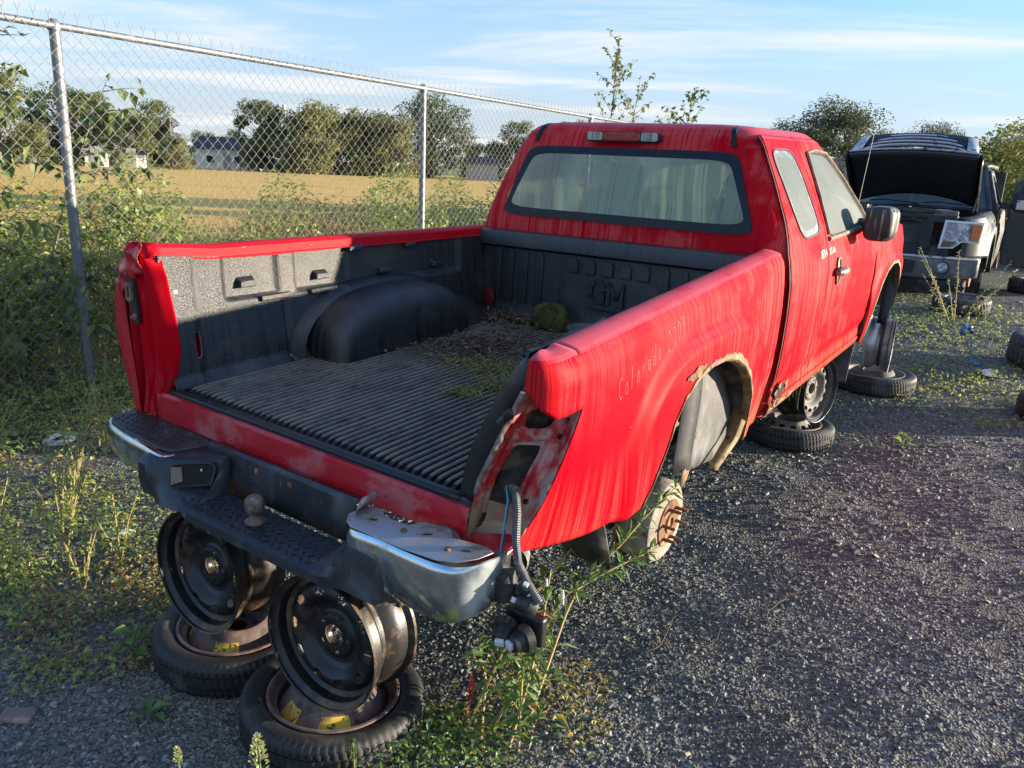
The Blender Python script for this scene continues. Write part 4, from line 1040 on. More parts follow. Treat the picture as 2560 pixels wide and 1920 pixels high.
for sg in (1, -1):
    P = []
    for y in fy:
        z0, z1 = flow(y), ftop(y); col = [(sg*ffx(y, z0+(z1-z0)*t_), y, z0+(z1-z0)*t_) for t_ in np.linspace(0, 1, 26)]
        xt = ffx(y, z1)
        col += [(sg*(xt-.02), y, z1+.010), (sg*(xt-.06), y, z1+.016)]
        P.append([tilt_cab(p) for p in col])
    b = MB(); b.grid(P); fo = b.build('front_fender', 'red_paint', truck, solid=.003, off=-sg)
    b = MB(); P = []
    for y in [a for a in fy if 3.8 <= a <= 4.69]:
        z = flow(y); nx, nz = y-4.25, z+.15; L = math.hypot(nx, nz); nx /= L; nz /= L
        P.append([tilt_cab((sg*(ffx(y+nx*.022, z+nz*.022)+.002), y+nx*.022, z+nz*.022)), tilt_cab((sg*(ffx(y, z)+.004), y, z)), tilt_cab((sg*(ffx(y, z)-.03), y-nx*.008, z-nz*.008))])
    b.grid(P); b.build('arch_lip', 'rust_tan', fo, solid=.002)
    b = MB(); P = []
    for y in [a for a in fy if 3.8 <= a <= 4.69]:
        z = flow(y); P.append([tilt_cab((sg*(ffx(y, z)-.03), y, z+.005)), tilt_cab((sg*.50, y, z+.005))])
    b.grid(P); b.build('fender_liner', 'well_plastic', fo)
P = []
for y in np.linspace(3.66, 5.20, 24):
    w = ffx(min(y, 5.2), ftop(y))-.062; P.append([tilt_cab((w*u, y, ftop(y)+.016+.035*(1-u*u)*(1-.4*sst(4.7, 5.2, y)))) for u in np.linspace(-1, 1, 17)])
b = MB(); b.grid(P); b.build('bonnet', 'red_paint', truck)
b = MB(); P = []
for x in np.linspace(-.60, .60, 13): P.append([(x, 5.20-.05*abs(x), .35), (x, 5.23-.05*abs(x), .15), (x, 5.22-.05*abs(x), -.1), (x, 5.1, -.2)])
b.grid(P); b.build('nose_panel', 'plastic_black', truck)
# torn plastic liner dangling in the right front arch, front mud flap
b = MB(); P = []
for t_ in np.linspace(0, 1, 12): P.append([(.80, 4.60-.06*t_, .12-.36*t_), (.86, 4.66-.10*t_, .10-.36*t_+.02*math.sin(t_*9)), (.84, 4.70-.16*t_, .08-.33*t_)])
b.grid(P); b.build('torn_liner', 'plastic_black', truck, solid=.004)
b = MB(); P = []
for t_ in np.linspace(0, 1, 10): P.append([tilt_cab((x, 3.86-.04*t_+.01*math.sin(t_*4+x*9), -.24-.30*t_)) for x in (.50, .60, .70, .80)])
b.grid(P); b.build('mud_flap', 'mud_flap', truck, solid=.006)
b = MB(); mf = [(.60, -.44), (.64, -.44), (.64, -.425), (.70, -.425), (.70, -.44), (.74, -.44), (.735, -.465), (.70, -.465), (.70, -.48), (.64, -.48), (.64, -.465), (.60, -.465)]
b.tube([tilt_cab((x, 3.86-.04*((-z-.24)/.30)-.008, z)) for x, z in mf], .002, 5, closed=True); b.build('embossed_mark', 'grey_plastic', truck)

# ---- underbody: frame rails, axle, drums, springs, fuel tank hints
for s_ in (-1, 1):
    b = MB(); b.box((s_*.42, 2.5, -.30), (.04, 2.55, .06)); b.build('frame_rail', 'frame_dirty', truck, bevel=.008)
    b = MB()
    for k in range(3): b.tube([(s_*.50, .45+.02*k, -.26), (s_*.50, .8, -.40+.012*k), (s_*.50, 1.03, -.43+.012*k), (s_*.50, 1.3, -.40+.012*k), (s_*.50, 1.65-.02*k, -.28)], .012, 6)
    b.build('leaf_spring', 'frame_dirty', truck)
b = MB(); b.tube([(-.70, 1.02, -.42), (-.12, 1.02, -.43), (.12, 1.02, -.43), (.66, 1.02, -.42)], [.04, .05, .05, .04], 12); b.lathe([(0, .11), (.07, .10), (.12, .05), (.13, 0), (.12, -.05), (.07, -.10), (0, -.11)], 20, Matrix.Translation((0, 1.02, -.43))@Matrix.Rotation(PI/2, 4, 'X')); b.build('rear_axle', 'frame_dirty', truck)
for x in (-.3, .35): b = MB(); b.tube([(x*.9, .15, -.16), (x*.9, .9, -.2)], .03, 8); b.build('cross_brace', 'frame_dirty', truck)
def brake_drum(side):
    Mx = Matrix.Translation((side*.685, 1.03, -.415))@Matrix.Rotation(side*PI/2, 4, 'Y')
    b = MB(); b.lathe([(.05, -.03), (.150, -.03), (.156, -.02), (.156, .005), (.150, .012), (.150, .030), (.153, .034), (.153, .075), (.148, .090), (.135, .098), (.088, .100), (.086, .104), (.040, .104), (.038, .098), (.034, .096), (0, .096)], 48, Mx)
    d = b.build('brake_drum', 'drum', truck)
    b = MB(); b.lathe([(.090, .1012), (.088, .1055), (.040, .1055), (.037, .099), (0, .099)], 32, Mx); b.build('hub_face', 'rust', d)
    b = MB(); b.lathe([(.038, .105), (.036, .112), (.024, .112), (.022, .104), (0, .104)], 24, Mx); b.build('hub_centre', 'rust', d)
    for k in range(6):
        a = 2*PI*k/6+.3; b = MB(); b.lathe([(.010, .100), (.010, .106), (.0065, .107), (.0065, .150), (.0045, .154), (0, .154)], 10, Mx@Matrix.Translation((.064*math.cos(a), .064*math.sin(a), 0))); b.build('wheel_stud', 'rust', d)
    b = MB(); b.lathe([(.06, -.034), (.168, -.034), (.170, -.028), (.160, -.026)], 40, Mx); b.build('backing_plate', 'rust', d)
brake_drum(1); brake_drum(-1)
# shock absorber, brake line, black flap behind the drum, muffler tip
b = MB(); b.tube([(.56, .80, -.10), (.60, .92, -.44)], [.022, .028], 10); b.build('shock_absorber', 'frame_dirty', truck)
b = MB(); b.tube([(.64, 1.06, -.25), (.72, 1.30, -.15), (.76, 1.44, -.12)], .012, 6); b.tube([(.62, 1.12, -.26), (.66, 1.26, -.18), (.69, 1.42, -.20)], .018, 6); b.build('brake_cable', 'rust_tan', truck)
b = MB(); b.grid([[(.62, .42, -.12), (.80, .44, -.12)], [(.62, .50, -.26), (.79, .52, -.26)], [(.61, .58, -.40), (.78, .60, -.41)]]); b.build('rear_mud_flap', 'mud_flap', truck, solid=.006)
b = MB(); b.lathe([(.0, 0), (.045, 0), (.05, .01), (.05, .16), (.046, .17), (.046, .02)], 18, Matrix.Translation((.40, .62, -.50))@Matrix.Rotation(1.2, 4, 'X')@Matrix.Rotation(.5, 4, 'Y')); b.build('exhaust_can', 'bare_steel', truck)
b = MB(); b.add([(.78, 1.12, -.24), (.78, 1.20, -.25), (.775, 1.19, -.30), (.77, 1.15, -.335)], [(0, 1, 2, 3)]); b.build('rust_tab', 'rust_tan', truck, solid=.003)

# ---- handwriting: paint marker on the doors, rubbed letters on the bed side
FONT = {'D': [((0,0),(0,1)),((0,1),(.7,.7)),((.7,.7),(.65,.2)),((.65,.2),(0,0))], 'E': [((0,0),(0,1)),((0,1),(.7,1)),((0,.5),(.5,.5)),((0,0),(.7,0))], 'K': [((0,0),(0,1)),((.7,1),(0,.45)),((.15,.55),(.7,0))],
        '4': [((.55,0),(.55,1)),((.55,1),(0,.35)),((0,.35),(.8,.35))], 'T': [((.35,0),(.35,1)),((0,1),(.75,1))], '6': [((.6,1),(.1,.5)),((.1,.5),(.1,.1)),((.1,.1),(.55,.05)),((.55,.05),(.6,.4)),((.6,.4),(.1,.45))], 'A': [((0,0),(.35,1)),((.35,1),(.7,0)),((.15,.4),(.55,.4))],
        'C': [((.7,.85),(.4,1)),((.4,1),(.05,.7)),((.05,.7),(.05,.25)),((.05,.25),(.4,0)),((.4,0),(.7,.15))], 'o': [((.1,.05),(.0,.35)),((0,.35),(.3,.55)),((.3,.55),(.55,.3)),((.55,.3),(.4,0)),((.4,0),(.1,.05))], 'l': [((.1,0),(.2,1))],
        'r': [((.05,0),(.1,.55)),((.1,.35),(.45,.55))], 'a': [((.5,.5),(.1,.5)),((.1,.5),(.0,.15)),((0,.15),(.3,0)),((.3,0),(.5,.45)),((.5,.5),(.58,0))], 'd': [((.5,.4),(.1,.45)),((.1,.45),(0,.15)),((0,.15),(.3,0)),((.3,0),(.5,.3)),((.55,1),(.55,0))],
        '2': [((0,.8),(.3,1)),((.3,1),(.6,.75)),((.6,.75),(0,0)),((0,0),(.65,.02))], '0': [((.3,0),(.0,.4)),((0,.4),(.15,.95)),((.15,.95),(.5,.9)),((.5,.9),(.6,.4)),((.6,.4),(.3,0))], '8': [((.3,.5),(.05,.8)),((.05,.8),(.3,1)),((.3,1),(.55,.8)),((.55,.8),(.3,.5)),((.3,.5),(0,.2)),((0,.2),(.3,0)),((.3,0),(.6,.2)),((.6,.2),(.3,.5))]}
def write(text, y0, z0, h, adv, w, surf, name, material, parent, slope=0.):
    b = MB(); y = y0
    for ch in text:
        if ch != ' ':
            for a, c in FONT[ch]:
                A = np.array([y+a[0]*adv*.8, z0+slope*(y-y0)+a[1]*h]); C = np.array([y+c[0]*adv*.8, z0+slope*(y-y0)+c[1]*h]); t_ = C-A; L = np.linalg.norm(t_)+1e-9; t_ /= L; n_ = np.array([-t_[1], t_[0]])*w/2
                row = []
                for q in np.linspace(0, 1, 3):
                    p = A+(C-A)*q; row.append([surf(*(p-n_)), surf(*(p+n_))])
                b.grid(row)
        y += adv
    return b.build(name, material, parent, smooth=False)
write('DEK4', 2.445, .400, .034, .028, .0045, lambda y, z: sidept(y, z, .0025), 'paint_marker_writing', 'marker_white', rd, .05)
write('DT6A', 2.605, .405, .030, .028, .0045, lambda y, z: sidept(y, z, .0025), 'paint_marker_writing', 'marker_white', fd, .05)
write('Colorado', .315, .258, .062, .036, .0024, lambda y, z: (XS(y, z)+.0012, y, z), 'finger_writing', 'scribble', truck, .22)
write('2008', .640, .325, .060, .038, .0024, lambda y, z: (XS(y, z)+.0012, y, z), 'finger_writing', 'scribble', truck, .22)
# dark strips laid behind the door gaps, the gap's shade put into their colour
b = MB(); P = []
for z in np.linspace(-.20, .94, 30): P.append([sidept(seam1(z)-.009, z, -.007), sidept(seam1(z)+.009, z, -.007)])
b.grid(P); b.build('door_gap_strip', 'seal', truck)
b = MB(); P = []
for z in np.linspace(-.20, .94, 30):
    y = interp(z, [-.28, .42, .47, .60, .93], [1.955, 1.955, 1.975, 2.015, 2.060]); P.append([sidept(y-.012, z, -.004), sidept(y+.006, z, -.004)])
b.grid(P); b.build('door_gap_strip', 'seal', truck)
# ---- rear bumper: black step cover with chrome ends
def sect_loft(stations, nx=4):
    """stations: list of (x, [(y,z)...]); Catmull-free linear interpolation between"""
    out = []
    for k in range(len(stations)-1):
        x0, A = stations[k]; x1, B = stations[k+1]
        for q in range(nx):
            t_ = q/nx; out.append([(x0+(x1-x0)*t_, a[0]+(c[0]-a[0])*t_, a[1]+(c[1]-a[1])*t_) for a, c in zip(A, B)])
    x1, B = stations[-1]; out.append([(x1, y, z) for y, z in B]); return out
wingL = [(-.05, -.108), (-.16, -.112), (-.205, -.118), (-.222, -.135), (-.226, -.18), (-.222, -.22), (-.21, -.245), (-.17, -.255)]
wingL0 = [(-.05, -.115), (-.15, -.120), (-.190, -.125), (-.206, -.140), (-.210, -.18), (-.206, -.215), (-.195, -.235), (-.15, -.245)]
tr1 = [(-.045, -.098), (-.075, -.115), (-.125, -.160), (-.175, -.190), (-.222, -.205), (-.238, -.22), (-.236, -.245), (-.19, -.262)]
step = [(-.095, -.200), (-.098, -.200), (-.13, -.201), (-.18, -.203), (-.222, -.205), (-.243, -.213), (-.246, -.238), (-.20, -.258)]
step2 = [(-.095, -.198), (-.098, -.198), (-.13, -.199), (-.18, -.201), (-.215, -.203), (-.238, -.211), (-.242, -.236), (-.20, -.256)]
dg1 = [(-.05, -.105), (-.12, -.108), (-.155, -.115), (-.168, -.135), (-.180, -.178), (-.222, -.206), (-.238, -.245), (-.19, -.262)]
dg2 = [(-.045, -.098), (-.07, -.10), (-.086, -.105), (-.096, -.13), (-.110, -.187), (-.20, -.204), (-.243, -.22), (-.2, -.258)]
tr2 = [(-.060, -.125), (-.085, -.130), (-.125, -.160), (-.170, -.185), (-.21, -.20), (-.232, -.215), (-.232, -.24), (-.19, -.262)]
wingR = [(-.05, -.105), (-.12, -.108), (-.170, -.115), (-.195, -.130), (-.205, -.17), (-.206, -.21), (-.20, -.25), (-.16, -.268)]
b = MB(); b.grid(sect_loft([(-.505, wingL0), (-.485, wingL), (-.445, wingL), (-.36, dg1), (-.245, dg2), (-.215, step), (.0, step), (.285, step2), (.345, tr2), (.405, wingR), (.515, wingR), (.530, [(y+.02, z) for y, z in wingR])], 5))
bump = b.build('rear_bumper', 'bumper_black', truck, solid=.004, off=1)
b = MB(); P = []               # back wall behind the step
for x in np.linspace(-.36, .30, 12): P.append([(x, -.03, -.085+.01*x), (x, -.045, -.082+.01*x), (x, -.055, -.09), (x, -.062, -.155), (x, -.060, -.215)])
b.grid(P); bw = b.build('bumper_back_wall', 'bumper_black', bump, solid=.003)
for x in (-.12, .03): b = MB(); b.lathe([(0, .004), (.006, .004), (.010, .001), (.011, 0)], 12, Matrix.Translation((x, -.058, -.115))@Matrix.Rotation(PI/2, 4, 'X')); b.build('wall_rivet', 'rust', bw)
# step tread lugs (diagonal diamond plate), step and pads
def lugs(pts, base, name, parent, material):
    b = MB()
    for (x, y, z, k) in pts:
        a = PI/4 if k % 2 else -PI/4; b.box((x, y, z), (.0085, .0024, .0016), rotm('Z', a))
    return b.build(name, material, parent, bevel=.001)
pts = []
for i in range(20):
    for j in range(5): pts.append((-.27+.029*i+(.0145 if j % 2 else 0), -.118-.024*j, -.199, i+j))
lugs(pts, 0, 'step_tread', bump, 'bumper_black')
b = MB(); PADL = [(-.846, -.018), (-.842, -.100), (-.800, -.128), (-.70, -.146), (-.47, -.158), (-.425, -.150), (-.372, -.030), (-.372, -.004), (-.70, -.006)]
b.prism([(x, y, -.112) for x, y in PADL], (0, 0, .010)); pad = b.build('step_pad', 'pad_black', bump, bevel=.004)
pts = []
for i in range(15):
    for j in range(5):
        x, y = -.815+.029*i+(.0145 if j % 2 else 0), -.026-.026*j
        if inloop((x, y), [(p[0]*.985-.008, p[1]*.92) for p in PADL]): pts.append((x, y, -.1005, i+j))
lugs(pts, 0, 'pad_tread', pad, 'pad_black')
# chrome ends
def chrome(stations, name):
    P = []
    for x, yf, ztp, zb, fw_ in stations:
        P.append([(x, yf+fw_, ztp-.004), (x, yf+.022, ztp-.001), (x, yf+.008, ztp-.002), (x, yf+.001, ztp-.010), (x, yf-.002, ztp-.028), (x, yf-.001, (ztp+zb)/2), (x, yf+.008, zb+.016), (x, yf+.022, zb), (x, yf+.06, zb-.004)])
    b = MB(); b.grid(smooth_grid(np.array(P).transpose(1, 0, 2), 40)); return b.build(name, 'chrome', bump, solid=.002, merge=True)
chrome([(-.868, .02, -.112, -.19, .01), (-.866, -.055, -.112, -.205, .02), (-.850, -.108, -.111, -.215, .03), (-.80, -.142, -.110, -.222, .03), (-.70, -.163, -.109, -.230, .03), (-.55, -.176, -.109, -.236, .02), (-.46, -.186, -.109, -.238, .02), (-.415, -.176, -.110, -.150, .02), (-.385, -.11, -.110, -.130, .01), (-.372, -.03, -.110, -.125, .006)], 'chrome_end')
cr = chrome([(.372, -.150, -.095, -.150, .05), (.40, -.178, -.082, -.205, .05), (.50, -.186, -.070, -.218, .05), (.60, -.196, -.064, -.226, .05), (.70, -.196, -.060, -.224, .05), (.755, -.176, -.058, -.212, .04), (.785, -.135, -.057, -.195, .03), (.800, -.075, -.057, -.175, .02), (.803, -.03, -.057, -.165, .01)], 'chrome_end')
# exposed bracket on the right end: bare pressed steel top with slots
TOPR = [(.345, -.125), (.372, -.160), (.405, -.178), (.50, -.184), (.60, -.192), (.70, -.190), (.748, -.170), (.778, -.130), (.790, -.085), (.760, -.070), (.66, -.078), (.628, -.045), (.545, -.048), (.52, -.088), (.44, -.085), (.40, -.055), (.352, -.062)]
b = MB(); b.prism([(x, y, -.077+.030*(x-.345)/.45) for x, y in TOPR], (0, 0, .003)); br = b.build('bumper_bracket', 'bare_steel', bump, bevel=.002)
for (x, y, a) in ((.43, -.115, .4), (.60, -.10, .7), (.735, -.115, .4)):
    b = MB(); L = [np.array([.016*math.cos(q), .0045*math.sin(q), 0]) for q in np.linspace(0, 2*PI, 14, endpoint=False)]
    b.fan([rotm('Z', a)@p+np.array([x, y, -.0735+.030*(x-.345)/.45]) for p in L], rings=2); b.build('bracket_slot', 'dark_hole', br)
for (x, y) in ((.535, -.120), (.69, -.135)):
    b = MB(); b.lathe([(0, .006), (.007, .005), (.010, 0)], 12, Matrix.Translation((x, y, -.074+.030*(x-.345)/.45))); b.build('bracket_bolt', 'rust', br)
b = MB(); P = []               # curled rusty tab at the inner corner
for t_ in np.linspace(0, 1, 10): P.append([(.350+.03*t_, -.060+.008*t_, -.075+.045*math.sin(t_*2.4)), (.352+.02*t_, -.100+.012*t_, -.076+.040*math.sin(t_*2.4)), (.365+.01*t_, -.125, -.078+.02*t_)])
b.grid(P); b.build('bent_tab', 'bare_steel', br, solid=.003)
b = MB(); b.tube([(.52, .02, -.11), (.60, -.02, -.10), (.66, -.06, -.09)], [.035, .03, .02], 8); b.build('bumper_arm', 'frame_dirty', bump)
# licence lamp opening in the left wing
b = MB(); QL = [(-.370, -.122), (-.250, -.105), (-.240, -.170), (-.352, -.186)]
def wingpt(x, z, o):
    y = interp(x, [-.37, -.24], [-.180, -.104])-.03*max(0, -.12-z)/.06-o; return (x, y, z)
L = quadloop(QL, 7, 36); b.fan([wingpt(x, z, .004) for x, z in L], rings=3); pl = b.build('lamp_opening', 'dark_hole', bump)
b = MB(); b.tube([wingpt(x, z, .005) for x, z in L], .0035, 6, closed=True); b.build('opening_rim', 'bumper_black', pl)
b = MB(); b.prism([wingpt(x, z, .008) for x, z in ((-.362, -.128), (-.335, -.126), (-.318, -.165), (-.345, -.178))], (0, -.003, 0)); b.build('tape_scrap', 'tan_seal', pl)
b = MB(); b.lathe([(0, .002), (.004, .002), (.005, 0)], 10, Matrix.Translation(wingpt(-.280, -.130, .007))@Matrix.Rotation(PI/2, 4, 'X')); b.build('clip', 'white_plastic', pl)
# tow ball
b = MB(); zb0 = -.200
b.lathe([(.0, .0), (.030, 0), (.030, .006), (.022, .010), (.016, .016), (.0155, .026), (.020, .030), (.0265, .042), (.0285, .056), (.0265, .070), (.019, .081), (.009, .086), (0, .087)], 28, Matrix.Translation((.005, -.165, zb0))); b.build('tow_ball', 'rust', bump)
for o_ in bump.children:
    if o_.name.startswith('tow_ball'): o_.data.materials[0] = MATS['ball_rust']
# ---- hanging tail lamp wiring
har = MB(); har.tube([(.725, .06, .05), (.765, .03, .072), (.795, .0, .03), (.815, -.03, -.03), (.835, -.045, -.075), (.868, -.055, -.105), (.905, -.05, -.150)], .010, 8)
hro = har.build('lamp_wiring', 'grey_plastic', truck)
hp = np.array([(.725, .06, .05), (.765, .03, .072), (.795, .0, .03), (.815, -.03, -.03), (.835, -.045, -.075), (.868, -.055, -.105), (.905, -.05, -.150)])
b = MB()
for t_ in np.linspace(0, 1, 70):
    p = [np.interp(t_, np.linspace(0, 1, 7), hp[:, d]) for d in range(3)]; q = [np.interp(min(1, t_+.02), np.linspace(0, 1, 7), hp[:, d]) for d in range(3)]; v = Vector(q)-Vector(p)
    if v.length < 1e-4: v = Vector((0, 0, -1))
    b.lathe([(.0102, -.0012), (.0118, 0), (.0102, .0012)], 8, Matrix.Translation(p)@v.to_track_quat('Z', 'Y').to_matrix().to_4x4())
b.build('conduit_rings', 'grey_plastic', hro)
b = MB(); b.tube([(.738, .03, .072), (.765, .0, .055), (.785, -.04, .0), (.784, -.05, -.075)], .0022, 5); b.build('wire', 'cable_blue', hro)
b = MB(); b.tube([(.742, .03, .072), (.769, .0, .055), (.789, -.04, .0), (.788, -.05, -.075)], .0018, 5); b.build('wire', 'seal', hro)
b = MB(); b.lathe([(.0, .0), (.012, 0), (.012, .025), (.020, .027), (.020, .033), (.034, .036), (.036, .10), (.0, .102)], 18, Matrix.Translation((.784, -.052, -.075))@Matrix.Rotation(PI, 4, 'X')@Matrix.Rotation(.25, 4, 'Y')); b.build('bulb_socket', 'plastic_black', hro)
b = MB(); b.lathe([(0, 0), (.011, 0), (.011, .022), (0, .024)], 12, Matrix.Translation((.784, -.052, -.062))@Matrix.Rotation(PI, 4, 'X')); b.build('connector', 'grey_plastic', hro)
b = MB(); b.grid([[(.745, -.055, -.115), (.83, -.055, -.085)], [(.725, -.06, -.165), (.835, -.06, -.14)], [(.705, -.06, -.215), (.815, -.055, -.17)]]); b.build('rubber_flap', 'plastic_black', hro, solid=.006)
def socket(c, rot, s_=1.):
    Mx = Matrix.Translation(c)@rot; b = MB()
    b.lathe([(0, .0), (.030*s_, 0), (.034*s_, .004), (.034*s_, .022), (.026*s_, .026), (.024*s_, .05), (.020*s_, .054), (0, .054)], 20, Mx); o = b.build('lamp_socket', 'plastic_black', hro)
    b = MB(); b.box((0, 0, .058), (.011*s_, .009*s_, .006)); V = np.vstack(b.V); b.V = [np.array([Mx@Vector(v) for v in V])]; b.build('contact_plug', 'white_plastic', o, bevel=.002)
socket((.825, -.065, -.235), Matrix.Rotation(1.9, 4, 'X')@Matrix.Rotation(.3, 4, 'Y')); socket((.890, -.060, -.245), Matrix.Rotation(1.7, 4, 'X')@Matrix.Rotation(-.4, 4, 'Y')); socket((.895, -.05, -.175), Matrix.Rotation(.9, 4, 'X')@Matrix.Rotation(-.9, 4, 'Y'), .75); socket((.850, -.04, -.155), Matrix.Rotation(.5, 4, 'X')@Matrix.Rotation(.4, 4, 'Y'), .6)
b = MB(); b.box((.862, -.035, -.240), (.055, .014, .040)); b.build('socket_plate', 'plastic_black', hro, bevel=.008)
# ------------------------------------------------------------------ spare tyres and steel rims
def tyre_mesh(b, R, rb, w, blocks=76, M=None, depth=.006):
    h = w/2; prof = [(rb, -h*.62), (rb+.006, -h*.80), (rb+.02, -h*.93), ((R+rb)/2, -h*1.0), (R-.022, -h*.96), (R-.012, -h*.90), (R-.004, -h*.76), (R, -h*.60), (R, -h*.40), (R-.007, -h*.38), (R-.007, -h*.30), (R, -h*.28), (R+.001, 0), (R, h*.28), (R-.007, h*.30), (R-.007, h*.38), (R, h*.40), (R, h*.60), (R-.004, h*.76), (R-.012, h*.90), (R-.022, h*.96), ((R+rb)/2, h*1.0), (rb+.02, h*.93), (rb+.006, h*.80), (rb, h*.62)]
    n = blocks*4
    def mod(i, k, r_):
        if 4 <= i <= 20 and r_ > R-.013: return r_-(depth if (k+(i//3)) % 4 == 0 else 0)
        return r_
    b.lathe(prof, n, M, mod=mod)
def spare(name, loc, rz, tilt, label, R=.278, w=.125, rimmat='wheel_rusty', stickers=True, tmat='rubber', holes=False, group=None, disc_up=True):
    e = empty(name, loc, rz, label, 'spare tyre', group); e.rotation_euler = (tilt[0], tilt[1], rz)
    zc = w/2; T_ = Matrix.Translation((0, 0, zc)); rb = R-.082
    b = MB(); tyre_mesh(b, R, rb, w, M=T_); b.build('tyre', tmat, e, sharp=50)
    h = w/2
    prof = [(rb+.006, h*.86), (rb+.004, h*.94), (rb-.004, h*.95), (rb-.008, h*.80), (rb-.012, h*.55), (rb-.026, h*.50), (rb-.028, h*.18), (rb-.030, -h*.10), (rb-.034, -h*.12)]
    b = MB(); b.lathe(prof+[(rb-.040, -h*.30), (rb-.01, -h*.6), (rb, -h*.9)], 56, T_); rim = b.build('rim', rimmat, e)
    top = h*.95+.018
    disc = [(rb-.030, h*.05), (rb-.035, h*.18), (rb-.050, h*.48), (rb-.068, h*.80), (rb-.082, top-.006), (rb-.094, top), (rb-.105, top-.004), (.075, top-.022), (.066, top-.040), (.045, top-.042), (.033, top-.040), (.032, top-.055)]
    n = 96; R_ring = rb-.06
    def keep(c, i, j):
        if not holes: return True
        a = math.atan2(c[1], c[0]); r_ = math.hypot(c[0], c[1]); k = a/(2*PI/12); dk = (k-round(k))*(2*PI/12)*r_
        return not (abs(r_-(rb-.060)) < .013 and abs(dk) < .017)
    A = disc
    if holes: A = [(rb-.030, h*.05), (rb-.040, h*.15), (rb-.047, h*.40), (rb-.054, h*.55), (rb-.061, h*.68), (rb-.068, h*.80), (rb-.075, h*.92)]+disc[5:]
    b = MB(); b.lathe(A, n*(2 if holes else 1), T_, keep=keep); dd = b.build('wheel_disc', rimmat, rim, solid=.003)
    for k in range(5):
        a = 2*PI*k/5; b = MB(); b.lathe([(0, 0), (.008, 0), (.010, -.002)], 10, T_@Matrix.Translation((.056*math.cos(a), .056*math.sin(a), top-.0385))); b.build('lug_hole', 'dark_hole', dd)
    if stickers:
        for a0, a1 in stickers:
            b = MB(); P = []
            for a in np.linspace(a0, a1, 16): P.append([(r_*math.cos(a), r_*math.sin(a), zc+z_+.0035) for r_, z_ in ((rb-.034, h*.20), (rb-.042, h*.34), (rb-.050, h*.485), (rb-.060, h*.665), (rb-.067, h*.79))])
            b.grid(P); b.build('label_sticker', 'sticker', dd)
    return e
def steel_rim(name, loc, rz, tilt, label, face_mat='wheel_black', barrel_mat='wheel_barrel', Rf=.207, w=.185, nh=10, group=None, lean=0.):
    """local axis along y; face towards -y"""
    e = empty(name, loc, 0, label, 'wheel rim', group); e.rotation_euler = (tilt, lean, rz)
    M = Matrix.Translation((0, 0, Rf))@Matrix.Rotation(PI/2, 4, 'X')      # local z -> -y
    h = w/2
    prof = [(Rf-.004, h-.002), (Rf, h), (Rf-.002, h-.008), (Rf-.012, h-.014), (Rf-.018, h-.020), (Rf-.018, h-.048), (Rf-.040, h-.062), (Rf-.042, h-.095), (Rf-.022, h-.118), (Rf-.018, -h+.045), (Rf-.018, -h+.018), (Rf-.010, -h+.012), (Rf-.001, -h+.006), (Rf, -h), (Rf-.005, -h+.002)]
    b = MB(); b.lathe(prof, 72, M); br_ = b.build('barrel', barrel_mat, e, solid=.003, off=1)
    b = MB(); b.lathe([(Rf-.0045, h-.001), (Rf-.001, h+.0015), (Rf-.003, h-.012), (Rf-.020, h-.022), (Rf-.0215, h-.050)], 72, M); b.build('flange', face_mat, e)
    r0 = Rf-.040
    disc = [(r0+.008, h-.075), (r0+.003, h-.060), (r0-.004, h-.050), (r0-.012, h-.045), (r0-.020, h-.042), (r0-.028, h-.040), (r0-.036, h-.041), (r0-.044, h-.046), (r0-.052, h-.053), (r0-.062, h-.064), (r0-.075, h-.072), (.078, h-.074), (.070, h-.070), (.064, h-.062), (.056, h-.060), (.044, h-.061), (.036, h-.062), (.034, h-.068), (.033, h-.085)]
    def keep(c, i, j):
        v = np.array(M.inverted()@Vector(c)); r_ = math.hypot(v[0], v[1]); a = math.atan2(v[1], v[0])
        k = a/(2*PI/nh); dk = (k-round(k))*(2*PI/nh)*r_
        if ((r_-(r0-.024))/.0125)**2+(dk/.0195)**2 < 1: return False
        k5 = a/(2*PI/5); d5 = (k5-round(k5))*(2*PI/5)*.052
        if (r_-.052)**2+d5**2 < .0062**2: return False
        return True
    rr = []
    for (a, b_) in zip(disc[:-1], disc[1:]):
        nseg = max(1, int(math.hypot(a[0]-b_[0], a[1]-b_[1])/.0035))
        for q in range(nseg): rr.append((a[0]+(b_[0]-a[0])*q/nseg, a[1]+(b_[1]-a[1])*q/nseg))
    rr.append(disc[-1])
    b = MB(); b.lathe(rr, 200, M, keep=keep); b.build('wheel_disc', face_mat, e, solid=.003)
    b = MB(); b.lathe([(.0345, h-.061), (.0335, h-.085), (.036, h-.088)], 32, M); b.build('hub_bore', 'wheel_rusty', e)
    return e
ztop_ = .125
spare('spare_tyre', (-.365, .02, float(Gh(-.36, .02))-.004), 2.2, (.02, -.02), 'worn spare tyre with faded yellow sticker lying under the chrome bumper end with step pad', stickers=[(-1.20-2.2, -.62-2.2), (-2.55-2.2, -2.2-2.2)])
spare('spare_tyre', (.170, -.035, float(Gh(.17, -.03))-.008), .4, (-.03, .035), 'spare tyre with rusty orange disc and two stickers, lying beside the leafy weeds', stickers=[(-1.05-.4, -.42-.4), (-2.05-.4, -1.55-.4)])
steel_rim('steel_rim', (-.350, -.045, .155), 0.03, -.035, 'black steel wheel rim standing under the step pad side of the bumper', lean=-.05, nh=9)
steel_rim('steel_rim', (.213, -.045, .130), 0.06, -.03, 'rusty black steel wheel rim standing beneath the bare end of the bumper', lean=.03)
g_ = lambda x, y: float(Gh(x, y))-.010
spare('spare_tyre', (.575, 3.36, g_(.575, 3.36)), .5, (.0, .02), 'spare tyre with round holes in its grey disc, lying below the rusted door sill', R=.275, w=.125, rimmat='wheel_dusty', stickers=None, tmat='tyre_dusty', holes=True)
